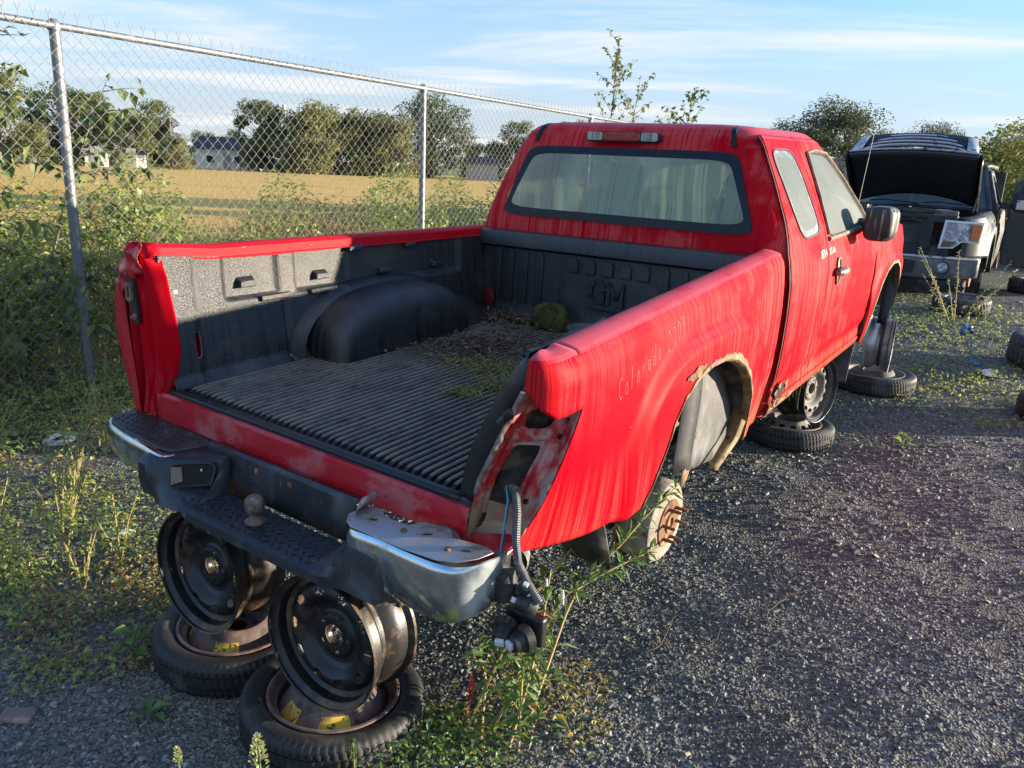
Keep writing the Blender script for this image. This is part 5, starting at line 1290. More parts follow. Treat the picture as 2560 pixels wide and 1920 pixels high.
r3 = steel_rim('steel_rim', (.66, 3.36, g_(.6, 3.36)+.150), PI/2-.25, -.02, 'grey steel rim with round vents wedged between door sill and spare tyre', face_mat='wheel_dusty', barrel_mat='wheel_black', nh=14, Rf=.195)
spare('spare_tyre', (.79, 4.86, g_(.79, 4.86)), .1, (.02, .0), 'dusty blocky spare tyre lying flat under the front wheel hub', R=.288, w=.135, rimmat='wheel_dusty', stickers=None, tmat='tyre_dusty')
steel_rim('steel_rim', (.80, 4.74, g_(.8, 4.8)+.165), PI/2+.10, 0, 'bare steel rim standing under the front fender on a spare tyre', face_mat='wheel_black', barrel_mat='bare_steel', Rf=.205, w=.175)
# ------------------------------------------------------------------ vegetation helpers
def nrm(v): return v/(np.linalg.norm(v, axis=-1, keepdims=True)+1e-9)
def leafset(b, pos, d, L, W, droop=.25, fold=.25):
    """5-vertex folded leaves: pos, direction, length, width"""
    pos = np.asarray(pos, float); d = nrm(np.asarray(d, float)); n = len(pos); L = np.broadcast_to(L, (n,))[:, None]; W = np.broadcast_to(W, (n,))[:, None]
    up = np.tile([0, 0, 1.], (n, 1))+rng.normal(0, .35, (n, 3)); s = nrm(np.cross(d, up)); u = nrm(np.cross(s, d))
    mid = pos+d*L*.48; tip = pos+d*L-np.array([0, 0, 1])*L*droop
    V = np.stack([pos, mid-s*W*.5+u*W*fold, mid, mid+s*W*.5+u*W*fold, tip], 1)
    F = np.array([[0, 1, 2], [0, 2, 3], [1, 4, 2], [2, 4, 3]])[None]+5*np.arange(n)[:, None, None]
    b.addq(V.reshape(-1, 3), F.reshape(-1, 3)); return b
def bladeset(b, pos, d, L, W, bend=.35):
    """grass blades: 5 vertices, bending over"""
    pos = np.asarray(pos, float); d = nrm(np.asarray(d, float)); n = len(pos); L = np.broadcast_to(L, (n,))[:, None]; W = np.broadcast_to(W, (n,))[:, None]
    a = rng.uniform(0, 2*PI, n); s = np.stack([np.cos(a), np.sin(a), 0*a], -1); hd = nrm(d*np.array([1, 1, 0])+s*.3)
    m_ = pos+d*L*.55; t_ = pos+d*L*.9+hd*L*bend
    V = np.stack([pos-s*W*.5, pos+s*W*.5, m_+s*W*.4, m_-s*W*.4, t_], 1)
    F4 = [(5*i, 5*i+1, 5*i+2, 5*i+3) for i in range(n)]; F3 = [(5*i+3, 5*i+2, 5*i+4) for i in range(n)]
    b.add(V.reshape(-1, 3), F4+F3); return b
def rdir(n, up=.5, spread=1.):
    v = rng.normal(0, 1, (n, 3)); v[:, 2] = np.abs(v[:, 2])*.3+up; v[:, :2] *= spread; return nrm(v)

def plant(name, label, cat, base, stems, leafmat, leafL, leafW, per=14, stemmat='stem_green', r0=.004, group=None, droop=.25, tipfrac=.15, jitter=.3):
    """stems: list of polylines in world space"""
    e = empty(name, base, 0, label, cat, group); o = np.array(base); lb = MB()
    for pl in stems:
        pl = np.array(pl, float)-o; tt = np.linspace(0, 1, len(pl)); tq = np.linspace(0, 1, max(6, len(pl)*3)); P = np.stack([np.interp(tq, tt, pl[:, k]) for k in range(3)], -1)
        L = np.linalg.norm(np.diff(P, axis=0), axis=1).sum()
        b = MB(); b.tube(P, np.linspace(r0, r0*.35, len(P)), 5); b.build('stem', stemmat, e)
        n = max(4, int(per*L/.3)); q = rng.uniform(tipfrac, 1, n); pos = np.stack([np.interp(q, tq, P[:, k]) for k in range(3)], -1)
        ax = nrm(np.stack([np.interp(np.minimum(q+.05, 1), tq, P[:, k]) for k in range(3)], -1)-pos+1e-6)
        d = nrm(rng.normal(0, 1, (n, 3)))*.9+ax*.6; leafset(lb, pos, d, leafL*rng.uniform(.6, 1.25, n)*(1.15-.5*q), leafW*rng.uniform(.7, 1.2, n)*(1.15-.5*q), droop)
    lo = lb.build('foliage', leafmat, e, smooth=False); tag(lo, kind='stuff')
    return e

# ---- trees: clumped crowns on a tapered trunk with limbs
def tree_proto(seed, H, rx, lo, nl, lsize, leafmat, shape='round', clumps=26, trunk_r=.12):
    r = np.random.default_rng(seed); e = empty('tree', (0, 0, 0)); b = MB()
    tp = np.array([(0, 0, -.3), (.02*H*r.normal(), .02*H*r.normal(), H*.3), (.03*H*r.normal(), .03*H*r.normal(), H*.62), (.02*H, 0, H*.92)])
    b.tube(tp, [trunk_r*1.2, trunk_r, trunk_r*.6, trunk_r*.12], 7); limbs = []
    cl = []
    for k in range(clumps):
        u = r.uniform(lo, .97); a = r.uniform(0, 2*PI); 
        if shape == 'round': w = math.sqrt(max(.02, 1-((u-.56)/.47)**2))
        elif shape == 'cone': w = .25+.9*(1-u)
        else: w = .75+.3*math.sin(u*9+k)
        rr = rx*w*math.sqrt(r.uniform(.15, 1)); c = np.array([rr*math.cos(a), rr*math.sin(a), u*H]); cl.append((c, rx*r.uniform(.22, .42)))
        t0 = np.array([np.interp(max(.12, u-.25)*H, tp[:, 2], tp[:, i]) for i in (0, 1)]+[max(.12, u-.25)*H]); b.tube([t0, (t0+c)/2+np.array([0, 0, .03*H]), c], [trunk_r*.35, trunk_r*.2, trunk_r*.06], 5)
    b.build('trunk', 'bark', e)
    pos = []; dd = []
    per = nl//clumps
    for c, s in cl:
        v = nrm(r.normal(0, 1, (per, 3))); rad = s*r.uniform(.25, 1.08, per)**.6; p = c+v*rad[:, None]*np.array([1.15, 1.15, .85]); pos.append(p); dd.append(v*.6+r.normal(0, .6, (per, 3))+np.array([0, 0, -.15]))
    pos = np.vstack(pos); dd = np.vstack(dd); k = pos[:, 2] > .04*H; pos, dd = pos[k], dd[k]
    lb = MB(); n = len(pos); leafset(lb, pos, dd, lsize*r.uniform(.6, 1.3, n), lsize*.75*r.uniform(.6, 1.2, n), .2); o = lb.build('crown', leafmat, e, smooth=False)
    return e
PROTO = {}
def put_tree(kind, pos, scale, rz, label, group='trees beyond the field', cat='tree'):
    src, used = PROTO[kind]
    if not used: o = src; o.location = pos; o.rotation_euler = (0, 0, rz); o.scale = (scale if hasattr(scale, '__len__') else (scale,)*3); PROTO[kind] = (src, True)
    else: o = tree_copy(src, None, pos, rz, scale)
    return tag(o, label, cat, group)
PROTO['round'] = (tree_proto(1, 10, 4.2, .08, 9000, .34, 'leaf_dark', 'round', 46, .25), False)
PROTO['tall'] = (tree_proto(2, 10, 3.0, .10, 7500, .34, 'leaf_tree', 'round', 40, .2), False)
PROTO['bushy'] = (tree_proto(3, 7, 3.0, .03, 7500, .30, 'leaf_tree_pale', 'col', 42, .12), False)
PROTO['bushy2'] = (tree_proto(4, 7, 2.6, .03, 7000, .30, 'leaf_tree', 'col', 36, .12), False)
PROTO['conifer'] = (tree_proto(5, 9, 2.2, .06, 6000, .30, 'leaf_dark', 'cone', 44, .15), False)
PROTO['birch'] = (tree_proto(6, 7, 2.0, .03, 15000, .15, 'leaf_birch', 'col', 110, .05), False)
PROTO['yellowbush'] = (tree_proto(8, 3, 1.7, .03, 9000, .11, 'leaf_yellowish' if 'leaf_yellowish' in MATS else 'leaf_tree_pale', 'col', 40, .05), False)
def polar(az, D, z=0): a = math.radians(az); return (CAMPOS[0]+D*math.sin(a), CAMPOS[1]+D*math.cos(a), z)
# left tree belt (azimuth, distance, scale, kind)
belt = [(-70.5, 92, .95, 'tall', 'dark green'), (-68.5, 88, .72, 'bushy2', 'mid green'), (-66.6, 96, 1.0, 'tall', 'dark green'), (-65.0, 90, .62, 'bushy', 'pale green'), (-63.4, 100, .92, 'round', 'dense dark'), (-61.9, 96, .86, 'tall', 'dark green'), (-60.6, 94, .80, 'conifer', 'pointed dark'), (-59.4, 98, .95, 'bushy2', 'mid green'), (-58.2, 104, .86, 'tall', 'dark green'), (-57.0, 92, .55, 'bushy', 'pale green'), (-60.4, 90, .28, 'bushy2', 'mid green'), (-67.6, 86, .5, 'bushy', 'pale green'), (-55.6, 128, .70, 'bushy2', 'mid green'), (-54.2, 140, .62, 'bushy', 'pale green'), (-53.3, 150, .60, 'tall', 'dark green'),
        (-52.0, 104, .82, 'tall', 'dark green'), (-51.0, 106, .92, 'conifer', 'pointed dark'), (-49.6, 100, .98, 'bushy2', 'mid green'), (-48.2, 98, 1.08, 'bushy', 'pale green'), (-46.7, 100, 1.02, 'bushy', 'pale green'), (-45.3, 100, 1.05, 'bushy2', 'mid green'), (-44.0, 102, 1.02, 'bushy', 'pale green'), (-42.9, 99, .92, 'bushy', 'pale green'),
        (-40.4, 104, (1.12, 1.12, .98), 'round', 'dense dark'), (-37.6, 120, .72, 'bushy2', 'mid green'), (-36.0, 112, .70, 'bushy', 'pale green'), (-34.4, 112, .78, 'tall', 'dark green'), (-32.6, 118, .85, 'bushy2', 'mid green'), (-30.6, 110, .80, 'tall', 'dark green'), (-28.5, 116, .72, 'bushy', 'pale green'), (-26.5, 112, .70, 'tall', 'dark green'), (-24.5, 110, .66, 'bushy2', 'mid green'), (-22.5, 108, .62, 'tall', 'dark green'), (-20.5, 104, .60, 'bushy', 'pale green')]
order = {}
words = ['first', 'second', 'third', 'fourth', 'fifth', 'sixth', 'seventh', 'eighth', 'ninth', 'tenth', 'eleventh', 'twelfth']
KL = {'round': 'broad dense dark crowned tree', 'tall': 'dark green tree with an uneven crown', 'bushy': 'pale green bushy tree', 'bushy2': 'mid green bushy tree', 'conifer': 'pointed dark evergreen tree'}
for i, (az, D, s, k, c) in enumerate(belt):
    zone = 'beside the brown roofed house' if az < -66 else 'close to the white sheds' if az < -60.9 else 'between the sheds and the white bungalow' if az < -56.5 else 'directly behind the white bungalow' if az < -52.5 else 'in the belt next to the white bungalow' if az < -48.9 else 'in the belt between bungalow and round tree' if az < -41 else 'beyond the round tree and dark shed' if az < -33 else 'far behind the fence and the red cab'
    lab = KL[k]+' '+zone; grp = 'trees '+zone
    if k == 'round' and az > -45: lab = 'large round dark tree standing apart behind the field, beside a fence post'; grp = None
    if az < -56.5: s = s*.86
    put_tree(k, polar(az, D), s, az*3.1, lab, grp)
# right hand trees behind the yard
put_tree('birch', polar(-15.2, 30, .3), (.62, .62, .50), .4, 'leafy grey green birch clump behind the open black hood, shorter one', None)
put_tree('birch', polar(-12.9, 31, .3), (.70, .70, .60), 2.2, 'tallest grey green birch clump rising behind the red cab roof', None)
put_tree('birch', polar(-10.4, 33, .3), (.55, .55, .47), 4.1, 'low grey green birch beside the open black hood', None)
put_tree('birch', polar(-7.2, 36, .3), (.50, .50, .55), 1.1, 'small birch whose top shows above the raised black hood', None)
put_tree('birch', polar(-3.2, 34, .3), (.60, .60, .48), 5.2, 'brownish birch behind the black pickup cab', None)
put_tree('birch', polar(-.6, 30, .3), (.75, .75, .56), 3.2, 'wide birch at the edge of the yard behind the yellow green bush', None)
put_tree('yellowbush', polar(-1.6, 19.5, .35), (.95, .95, .82), .3, 'sunlit yellow green bush behind the black pickup roof', None, 'bush')
put_tree('yellowbush', polar(.8, 17.5, .35), (1.0, 1.0, .80), 2.3, 'sunlit yellow green bush beside the open dark door', None, 'bush')

# ---- houses and sheds beyond the field
def house(name, label, pos, rz, w, d, h, rh, wall, roof, windows=((-.25, .5), (.2, .5)), chimney=False):
    e = empty(name, pos, rz, label, 'house'); b = MB(); b.box((0, 0, h/2), (w/2, d/2, h/2)); b.build('wall', wall, e, smooth=False)
    b = MB(); o_ = .3
    b.add([(-w/2-o_, -d/2-o_, h), (w/2+o_, -d/2-o_, h), (w/2+o_, d/2+o_, h), (-w/2-o_, d/2+o_, h), (-w/2-o_, 0, h+rh), (w/2+o_, 0, h+rh)], [(0, 1, 5, 4), (2, 3, 4, 5), (0, 4, 3), (1, 2, 5), (0, 3, 2, 1)]); ro = b.build('roof', roof, e, smooth=False)
    if chimney: b = MB(); b.box((w*.12, 0, h+rh+.2), (.3, .3, .8)); b.build('chimney', 'house_white', ro, smooth=False)
    for (u, v) in windows:
        b = MB(); b.box((u*w, -d/2-.03, v*h), (.55, .05, .5)); f = b.build('window', 'house_white', e, smooth=False); b = MB(); b.box((u*w, -d/2-.07, v*h), (.45, .03, .40)); b.build('pane', 'window_dark', f, smooth=False)
    b = MB(); b.box((.02*w, -d/2-.03, 1.0), (.45, .04, 1.0)); b.build('door', 'house_grey', e, smooth=False)
    return e
house('house', 'white bungalow with dark blue grey roof and chimney beyond the golden field', polar(-53.6, 112), math.radians(38), 7.5, 6, 2.4, 1.6, 'house_white', 'house_roof', chimney=True)
house('house', 'low house with a broad brown roof behind the leafy sapling', polar(-70.6, 98), math.radians(58), 12, 8, 2.0, 1.5, 'house_grey', 'house_brown')
house('shed', 'small white shed at the field edge below the tall trees', polar(-61.6, 93), math.radians(52), 2.0, 2.0, 1.4, .4, 'house_white', 'house_grey', windows=())
house('shed', 'pair of pale garage doors in a white shed by the field, dark gap beside it', polar(-59.6, 93), math.radians(50), 2.6, 2.2, 1.4, .4, 'house_white', 'house_roof', windows=())
house('shed', 'dark grey shed beside the large round tree', polar(-36.8, 105), math.radians(35), 4.0, 3, 2.1, .9, 'house_grey', 'house_roof', windows=())
b = MB(); pp = polar(-50.2, 135); b.tube([(0, 0, 0), (0, 0, 9.6)], [.14, .09], 8); mo_ = b.build('mast', 'pole_wood'); mo_.location = pp; tag(mo_, 'thin mast with a small antenna rising above the trees', 'mast')
b = MB(); b.box((0, 0, 9.4), (.22, .22, .35)); b.build('antenna', 'house_grey', mo_)
for az, D, hgt, lab in ((-57.3, 92, 5.2, 'wooden utility pole standing left of the white bungalow'), (-53.1, 104, 5.6, 'wooden utility pole rising behind the white bungalow roof')):
    b = MB(); b.tube([(0, 0, 0), (0, 0, hgt)], [.15, .11], 8); po = b.build('utility_pole', 'pole_wood'); po.location = polar(az, D); tag(po, lab, 'utility pole')
    b = MB(); b.box((0, 0, hgt-.5), (.8, .06, .06)); b.build('cross_arm', 'pole_wood', po)

# ---- undergrowth behind and along the fence (uncountable)
def scatter(n, xr_, yr_, hfun): 
    x = rng.uniform(*xr_, n); y = rng.uniform(*yr_, n); h = hfun(x, y); z = h*rng.uniform(.05, 1., n)**.8; return np.stack([x, y, z], -1)
def hveg(x, y):
    t = -3.62-(x-0); band = sst(0, .25, t)*(1-sst(1.9, 3.2, t))
    base = 1.1+.24*np.sin(y*1.9+1)*np.sin(y*.7+2)+.20*np.sin(y*4.1+x*3)+.18*sst(3.5, 1.0, y)+.18*np.sin(x*5+y*2.2)
    return np.maximum(.08, base*band+.08)
lb = MB(); P = scatter(70000, (-6.9, -3.58), (-2.6, 9.5), hveg); leafset(lb, P, rdir(len(P), .2, 1.), rng.uniform(.035, .085, len(P)), rng.uniform(.022, .055, len(P)), .3)
P = scatter(9000, (-6.6, -3.6), (9.5, 26), hveg); leafset(lb, P, rdir(len(P), .2, 1.), rng.uniform(.08, .15, len(P)), rng.uniform(.05, .10, len(P)), .3)
o = lb.build('undergrowth', 'leaf_weed', smooth=False); tag(o, 'dense green undergrowth behind the chain link fence', 'undergrowth', kind='stuff')
b = MB(); n = 2600; x = rng.uniform(-6.8, -3.55, n); y = rng.uniform(-2.6, 10, n); h = hveg(x, y)*rng.uniform(.7, 1.25, n)
bladeset(b, np.stack([x, y, 0*x], -1), rdir(n, 2.2, .6), h, .011, .25); o = b.build('tall_grass', 'grass_dry', smooth=False); tag(o, 'tall dry grass stalks among the weeds behind the fence', 'grass', kind='stuff')
# rusty brown dock and goldenrod stalks
b = MB(); n = 2400; x = rng.normal(-4.85, .42, n); y = rng.normal(4.35, .55, n); h = 1.36*rng.uniform(.5, 1.05, n); bladeset(b, np.stack([x, y, 0*x], -1), rdir(n, 2.6, .6), h, .010, .12)
P = np.stack([x, y, h*rng.uniform(.45, 1., n)], -1); leafset(b, P, rdir(n, .6), rng.uniform(.02, .05, n), .014, .1)
o = b.build('dead_stalks', 'leaf_dry', smooth=False); tag(o, 'patch of rust brown dead stalks behind the fence', 'dead stalks', kind='stuff')
# fringe of weeds inside the yard along the fence foot
lb = MB(); n = 15000; x = -3.45+np.abs(rng.normal(0, .38, n)); y = rng.uniform(-2., 6.5, n); h = .30*np.exp(-(x+3.45)/.35)*rng.uniform(.2, 1., n)+.02
leafset(lb, np.stack([x, y, h], -1), rdir(n, .25), rng.uniform(.02, .055, n), rng.uniform(.012, .03, n), .3); o = lb.build('weed_fringe', 'leaf_weed', smooth=False); tag(o, 'low weeds and leaves along the foot of the fence', 'weeds', kind='stuff')
lb = MB(); n = 1300; x = -3.3+np.abs(rng.normal(0, .45, n)); y = rng.uniform(-2., 4.5, n)
leafset(lb, np.stack([x, y, .015+0*x], -1), rdir(n, .05), rng.uniform(.025, .05, n), rng.uniform(.02, .04, n), .1); o = lb.build('fallen_leaves', 'leaf_dry', smooth=False); tag(o, 'brown fallen leaves scattered at the foot of the fence', 'leaves', kind='stuff')
# cattails
def cattail(p, h, lab):
    e = empty('cattail', p, 0, lab, 'cattail', 'cattails behind the fence'); b = MB(); b.tube([(0, 0, 0), (.02, .01, h*.6), (.03, .01, h)], [.006, .005, .003], 6); b.build('stem', 'stem_tan', e)
    b = MB(); b.tube([(.028, .01, h*.80), (.029, .01, h*.815), (.031, .01, h*.93), (.031, .01, h*.945)], [.006, .017, .016, .004], 10); b.build('seed_head', 'cattail', e)
    b = MB(); n = 6; bladeset(b, np.zeros((n, 3)), rdir(n, 2.6, .5), h*rng.uniform(.7, 1.1, n), .018, .2); tag(b.build('leaf', 'leaf_green', e, smooth=False), kind='stuff')
cattail((-4.75, 1.92, 0), 1.42, 'cattail with brown seed head, tallest one, against the golden field')
cattail((-4.3, 2.42, 0), 1.10, 'short cattail among green weeds between the two near fence posts')
cattail((-4.45, 3.35, 0), 1.08, 'short cattail beside the patch of rust brown dead stalks')

# ---- saplings
def sapling(name, label, base, H, nb, spread, leafL, leafmat, per, seed, lean=(0, 0), up=.55, trunk=.014):
    r = np.random.default_rng(seed); e = empty(name, base, 0, label, 'sapling'); b = MB(); tp = np.array([(0, 0, 0), (lean[0]*.3, lean[1]*.3, H*.35), (lean[0]*.6+.03, lean[1]*.6, H*.7), (lean[0], lean[1], H)]); b.tube(tp, [trunk, trunk*.8, trunk*.5, trunk*.15], 6); br = []
    for k in range(nb):
        u = r.uniform(.12, .98); a = r.uniform(0, 2*PI); L = spread*(1.15-u)*r.uniform(.5, 1.1)+.12; p0 = np.array([np.interp(u*H, tp[:, 2], tp[:, i]) for i in range(3)])
        d = np.array([math.cos(a), math.sin(a), up*r.uniform(.5, 1.5)]); p1 = p0+d*L*.5; p2 = p0+d*L+np.array([0, 0, -.06*L]); b.tube([p0, p1, p2], [trunk*.4, trunk*.25, trunk*.1], 4); br.append((p0, p1, p2))
    b.build('trunk', 'bark', e); pos = []; dd = []
    for p0, p1, p2 in br+[(tp[1], tp[2], tp[3])]:
        n = max(3, int(per*np.linalg.norm(p2-p0))); q = r.uniform(.2, 1, n)[:, None]; p = np.where(q < .5, p0+(p1-p0)*q*2, p1+(p2-p1)*(q*2-1)); pos.append(p+r.normal(0, .012, (n, 3))); dd.append(r.normal(0, .6, (n, 3))+(p2-p0)*.6+np.array([0, 0, -.35]))
    pos = np.vstack(pos); dd = np.vstack(dd); n = len(pos); lb = MB(); leafset(lb, pos, dd, leafL*r.uniform(.6, 1.2, n), leafL*.85*r.uniform(.6, 1.1, n), .25, .15); tag(lb.build('crown', leafmat, e, smooth=False), kind=None)
    return e
sapling('poplar_sapling', 'broad leaved poplar sapling behind the fence at its near end', (-4.25, .80, 0), 2.55, 34, 1.0, .10, 'leaf_poplar', 26, 3, (.05, .15), .35)
sapling('poplar_sapling', 'bushy poplar shoot with a branch reaching past the near fence post', (-4.0, .95, 0), 2.15, 22, .9, .10, 'leaf_poplar', 20, 11, (.1, .75), .25)
sapling('poplar_sapling', 'tall slim poplar sapling rising above the fence behind the red cab', (-4.25, 9.55, 0), 3.62, 34, .75, .075, 'leaf_tree_pale', 30, 5, (.1, .15), 1.0)
sapling('poplar_sapling', 'second slim sapling above the fence, forked, behind the red cab', (-4.20, 9.95, 0), 3.12, 24, .62, .075, 'leaf_tree_pale', 30, 15, (.2, .25), 1.1)
sapling('poplar_sapling', 'shorter broad sapling above the fence right behind the cab roof', (-3.95, 11.2, 0), 3.1, 36, .85, .10, 'leaf_poplar', 22, 9, (.3, .35), .9)
sapling('poplar_sapling', 'small sapling whose tip just clears the red cab roof', (-4.0, 17.5, 0), 2.5, 16, .6, .10, 'leaf_poplar', 20, 10, (.1, .1), .9)
sapling('poplar_sapling', 'leafy green sapling behind the middle fence post, half height', (-4.05, 5.0, 0), 1.25, 26, .6, .07, 'leaf_weed', 34, 21, (.05, .1), .7)
sapling('poplar_sapling', 'round leaved green sapling in the weeds left of the cattails', (-4.15, 1.75, 0), 1.45, 28, .62, .075, 'leaf_weed', 34, 22, (.1, .2), .7)
# ------------------------------------------------------------------ plants inside the yard
DSC = 2212/1696.134
def pxw(px_, py_, depth):
    d = np.array(CAM_F)+np.array(CAM_R)*(px_-1106)/1696.134+np.array(CAM_U)*(829.5-py_)/1696.134; return CAMPOS+d*depth
def gz(x, y): return float(Gh(x, y))-.01
# flowering weed leaning out from under the bumper corner
S = []
for pts in ([(1010, 1530, 2.42), (1080, 1420, 2.46), (1150, 1290, 2.50), (1230, 1190, 2.55), (1290, 1125, 2.60), (1330, 1060, 2.64), (1368, 1008, 2.68)],
            [(1060, 1560, 2.40), (1130, 1440, 2.42), (1210, 1300, 2.46), (1330, 1190, 2.52), (1400, 1110, 2.58), (1468, 1045, 2.64)],
            [(1150, 1420, 2.42), (1240, 1275, 2.47), (1330, 1225, 2.52), (1425, 1180, 2.58)],
            [(1100, 1600, 2.36), (1140, 1480, 2.38), (1170, 1360, 2.38), (1190, 1230, 2.40)], [(1120, 1620, 2.34), (1125, 1520, 2.34), (1130, 1440, 2.34)], [(1040, 1560, 2.38), (1050, 1470, 2.40), (1030, 1380, 2.42)]):
    S.append([pxw(*p) for p in pts])
for s_ in S: s_[0][2] = gz(s_[0][0], s_[0][1])
pb = S[0][0]
wd = plant('flowering_weed', 'tall flowering weed with long leafy stems leaning in front of the bare brake drum', 'weed', tuple(pb), S, 'leaf_green', .075, .018, 26, 'stem_tan', .0055, droop=.1)
b = MB(); o = np.array(pb)
for p in (pxw(1020, 1450, 2.40), pxw(1015, 1475, 2.40)): leafset(b, [p-o], [(.1, -.2, -1)], .10, .026, .1)
b.build('red_leaf', 'leaf_red', wd, smooth=False)
b = MB(); n = 10; P = np.array([pxw(rng.uniform(1090, 1240), rng.uniform(1260, 1560), 2.40)-o for _ in range(n)]); leafset(b, P, rdir(n, .1), .085, .024, .3); tag(b.build('yellow_leaves', 'leaf_yellow', wd, smooth=False), kind='stuff')
b = MB(); n = 46; P = np.array([pxw(rng.uniform(1050, 1195), rng.uniform(1400, 1600), rng.uniform(2.3, 2.4))-o for _ in range(n)]); leafset(b, P, rdir(n, .15), rng.uniform(.06, .10, n), rng.uniform(.018, .030, n), .25); tag(b.build('lower_leaves', 'leaf_green', wd, smooth=False), kind='stuff')
for q in ((1215, 1275, 2.44), (1180, 1250, 2.42)):
    b = MB(); p = pxw(*q)-o; b.tube([p, p+np.array([0, 0, -.03]), p+np.array([.005, 0, -.05])], [.004, .008, .003], 6); b.build('flower_bud', 'foam', wd)
# ground cover patches: uncountable little leaves
def cover(name, label, cx_, cy_, rx, ry, n, h, L, material, rot=0.):
    a = rng.uniform(0, 2*PI, n); r_ = np.sqrt(rng.uniform(0, 1, n))**1.1; u = r_*np.cos(a)*rx; v = r_*np.sin(a)*ry; x = cx_+u*math.cos(rot)-v*math.sin(rot); y = cy_+u*math.sin(rot)+v*math.cos(rot)
    k = np.sin(x*9+y*4)*np.sin(y*11-x*5)+rng.normal(0, .5, n) > -.15; x, y, r_ = x[k], y[k], r_[k]; n = len(x)
    z = Gh(x, y)-.005+h*rng.uniform(0, 1, n)*(1-r_**2*.7); lb = MB(); leafset(lb, np.stack([x, y, z], -1), rdir(n, .35), L*rng.uniform(.5, 1.3, n), L*.5*rng.uniform(.5, 1.2, n), .3)
    return tag(lb.build(name, material, smooth=False), label, 'ground cover', kind='stuff')
cover('ground_cover', 'low green ground cover beside the spare tyre with the orange disc', .60, -.12, .28, .38, 2600, .11, .030, 'leaf_green', .5)
cover('ground_cover', 'low green weeds on the gravel under the flowering weed', .80, -.42, .20, .26, 1200, .08, .030, 'leaf_weed', .5)
cover('ground_cover', 'thin yellow weeds under the bumper corner', .62, .38, .30, .30, 900, .10, .028, 'leaf_yellow')
cover('ground_cover', 'sparse grass patch in front of the black pickup', .95, 6.6, .9, 1.7, 2900, .11, .042, 'leaf_weed', .2)
cover('ground_cover', 'green patch on the gravel between the two loose tyres', 1.35, 5.2, .55, 1.0, 1100, .08, .045, 'leaf_weed', .2)
cover('ground_cover', 'grass growing under the front of the black pickup', .75, 8.3, 1.1, .8, 1400, .14, .05, 'leaf_weed', .1)
cover('ground_cover', 'scattered weeds on the gravel left of the stacked rims', -1.45, .05, 1.0, .75, 6500, .14, .034, 'leaf_weed', -.3)
cover('ground_cover', 'weeds beside the left steel rim, sunlit orange put into their colour', -.88, -.08, .42, .40, 2200, .10, .030, 'leaf_dry', .2)  # the low sun's orange is put into the leaf colour here
cover('ground_cover', 'weedy patch on the open gravel at the far left', -1.75, -.45, .55, .35, 1600, .12, .035, 'leaf_weed', .2)
# spindly weeds on the left
def spindly(i, x, y, h, lab, mat_='leaf_weed', n=5, spread=.18, leafL=.045, stem='stem_tan'):
    S = []
    for k in range(n):
        a = rng.uniform(0, 2*PI); d = np.array([math.cos(a), math.sin(a), 0])*spread*rng.uniform(.4, 1.2); z0 = gz(x, y); hh = h*rng.uniform(.6, 1.05)
        S.append([np.array([x, y, z0])+d*.05, np.array([x, y, z0+hh*.5])+d*.5, np.array([x, y, z0+hh])+d*1.3])
    plant('spindly_weed', lab, 'weed', (x, y, gz(x, y)), S, mat_, leafL, leafL*.32, 16, stem, .0032, 'spindly weeds left of the bumper')
LW = 'spindly tan stemmed weed on the open gravel between bumper and fence'
for i, (x, y, h) in enumerate(((-1.52, .0, .52), (-1.30, .12, .46), (-1.75, .10, .50), (-1.18, -.10, .40), (-1.62, -.28, .42), (-1.95, .25, .55), (-1.05, .25, .36), (-2.15, .0, .55), (-2.30, .45, .6), (-1.40, -.40, .34), (-1.80, -.55, .38), (-2.0, -.35, .5))): spindly(i, x, y, h, LW)
spindly(0, -2.55, .75, .62, 'weed clump at the fence foot beside the white foam ring', 'leaf_weed', 7, .22)
spindly(0, -2.75, .2, .66, 'weed clump at the fence foot near the leaning fence post', 'leaf_weed', 8, .25)
# young broad leaved seedlings
def seedling(x, y, h, lab, L=.10, n=7, mat_='leaf_green'):
    e = empty('seedling', (x, y, gz(x, y)), 0, lab, 'seedling'); b = MB(); b.tube([(0, 0, 0), (.01, 0, h)], .003, 5); b.build('stem', 'stem_green', e); 
    for k in range(n):
        a = 2.4*k; z = h*(.25+.75*k/n); b = MB(); leafset(b, [(0, 0, z)], [(math.cos(a), math.sin(a), .45)], L*(1.1-.4*k/n), L*.42, .25); b.build('leaf', mat_, e, smooth=False)
seedling(-.62, -.22, .11, 'leafy green seedling on the gravel left of the spare tyre with faded sticker', .10, 8)
seedling(-.30, -.36, .03, 'flat green seedling in front of the spare tyre with faded sticker', .09, 5)
seedling(-.95, .25, .22, 'upright seedling with rounded leaves beside the black bumper wing', .09, 8)
seedling(1.20, 3.6, .10, 'small yellow green seedling alone on the open gravel', .09, 8, 'leaf_weed')
seedling(1.55, 4.3, .08, 'tiny green seedling on gravel near the loose tyre', .08, 7, 'leaf_weed')
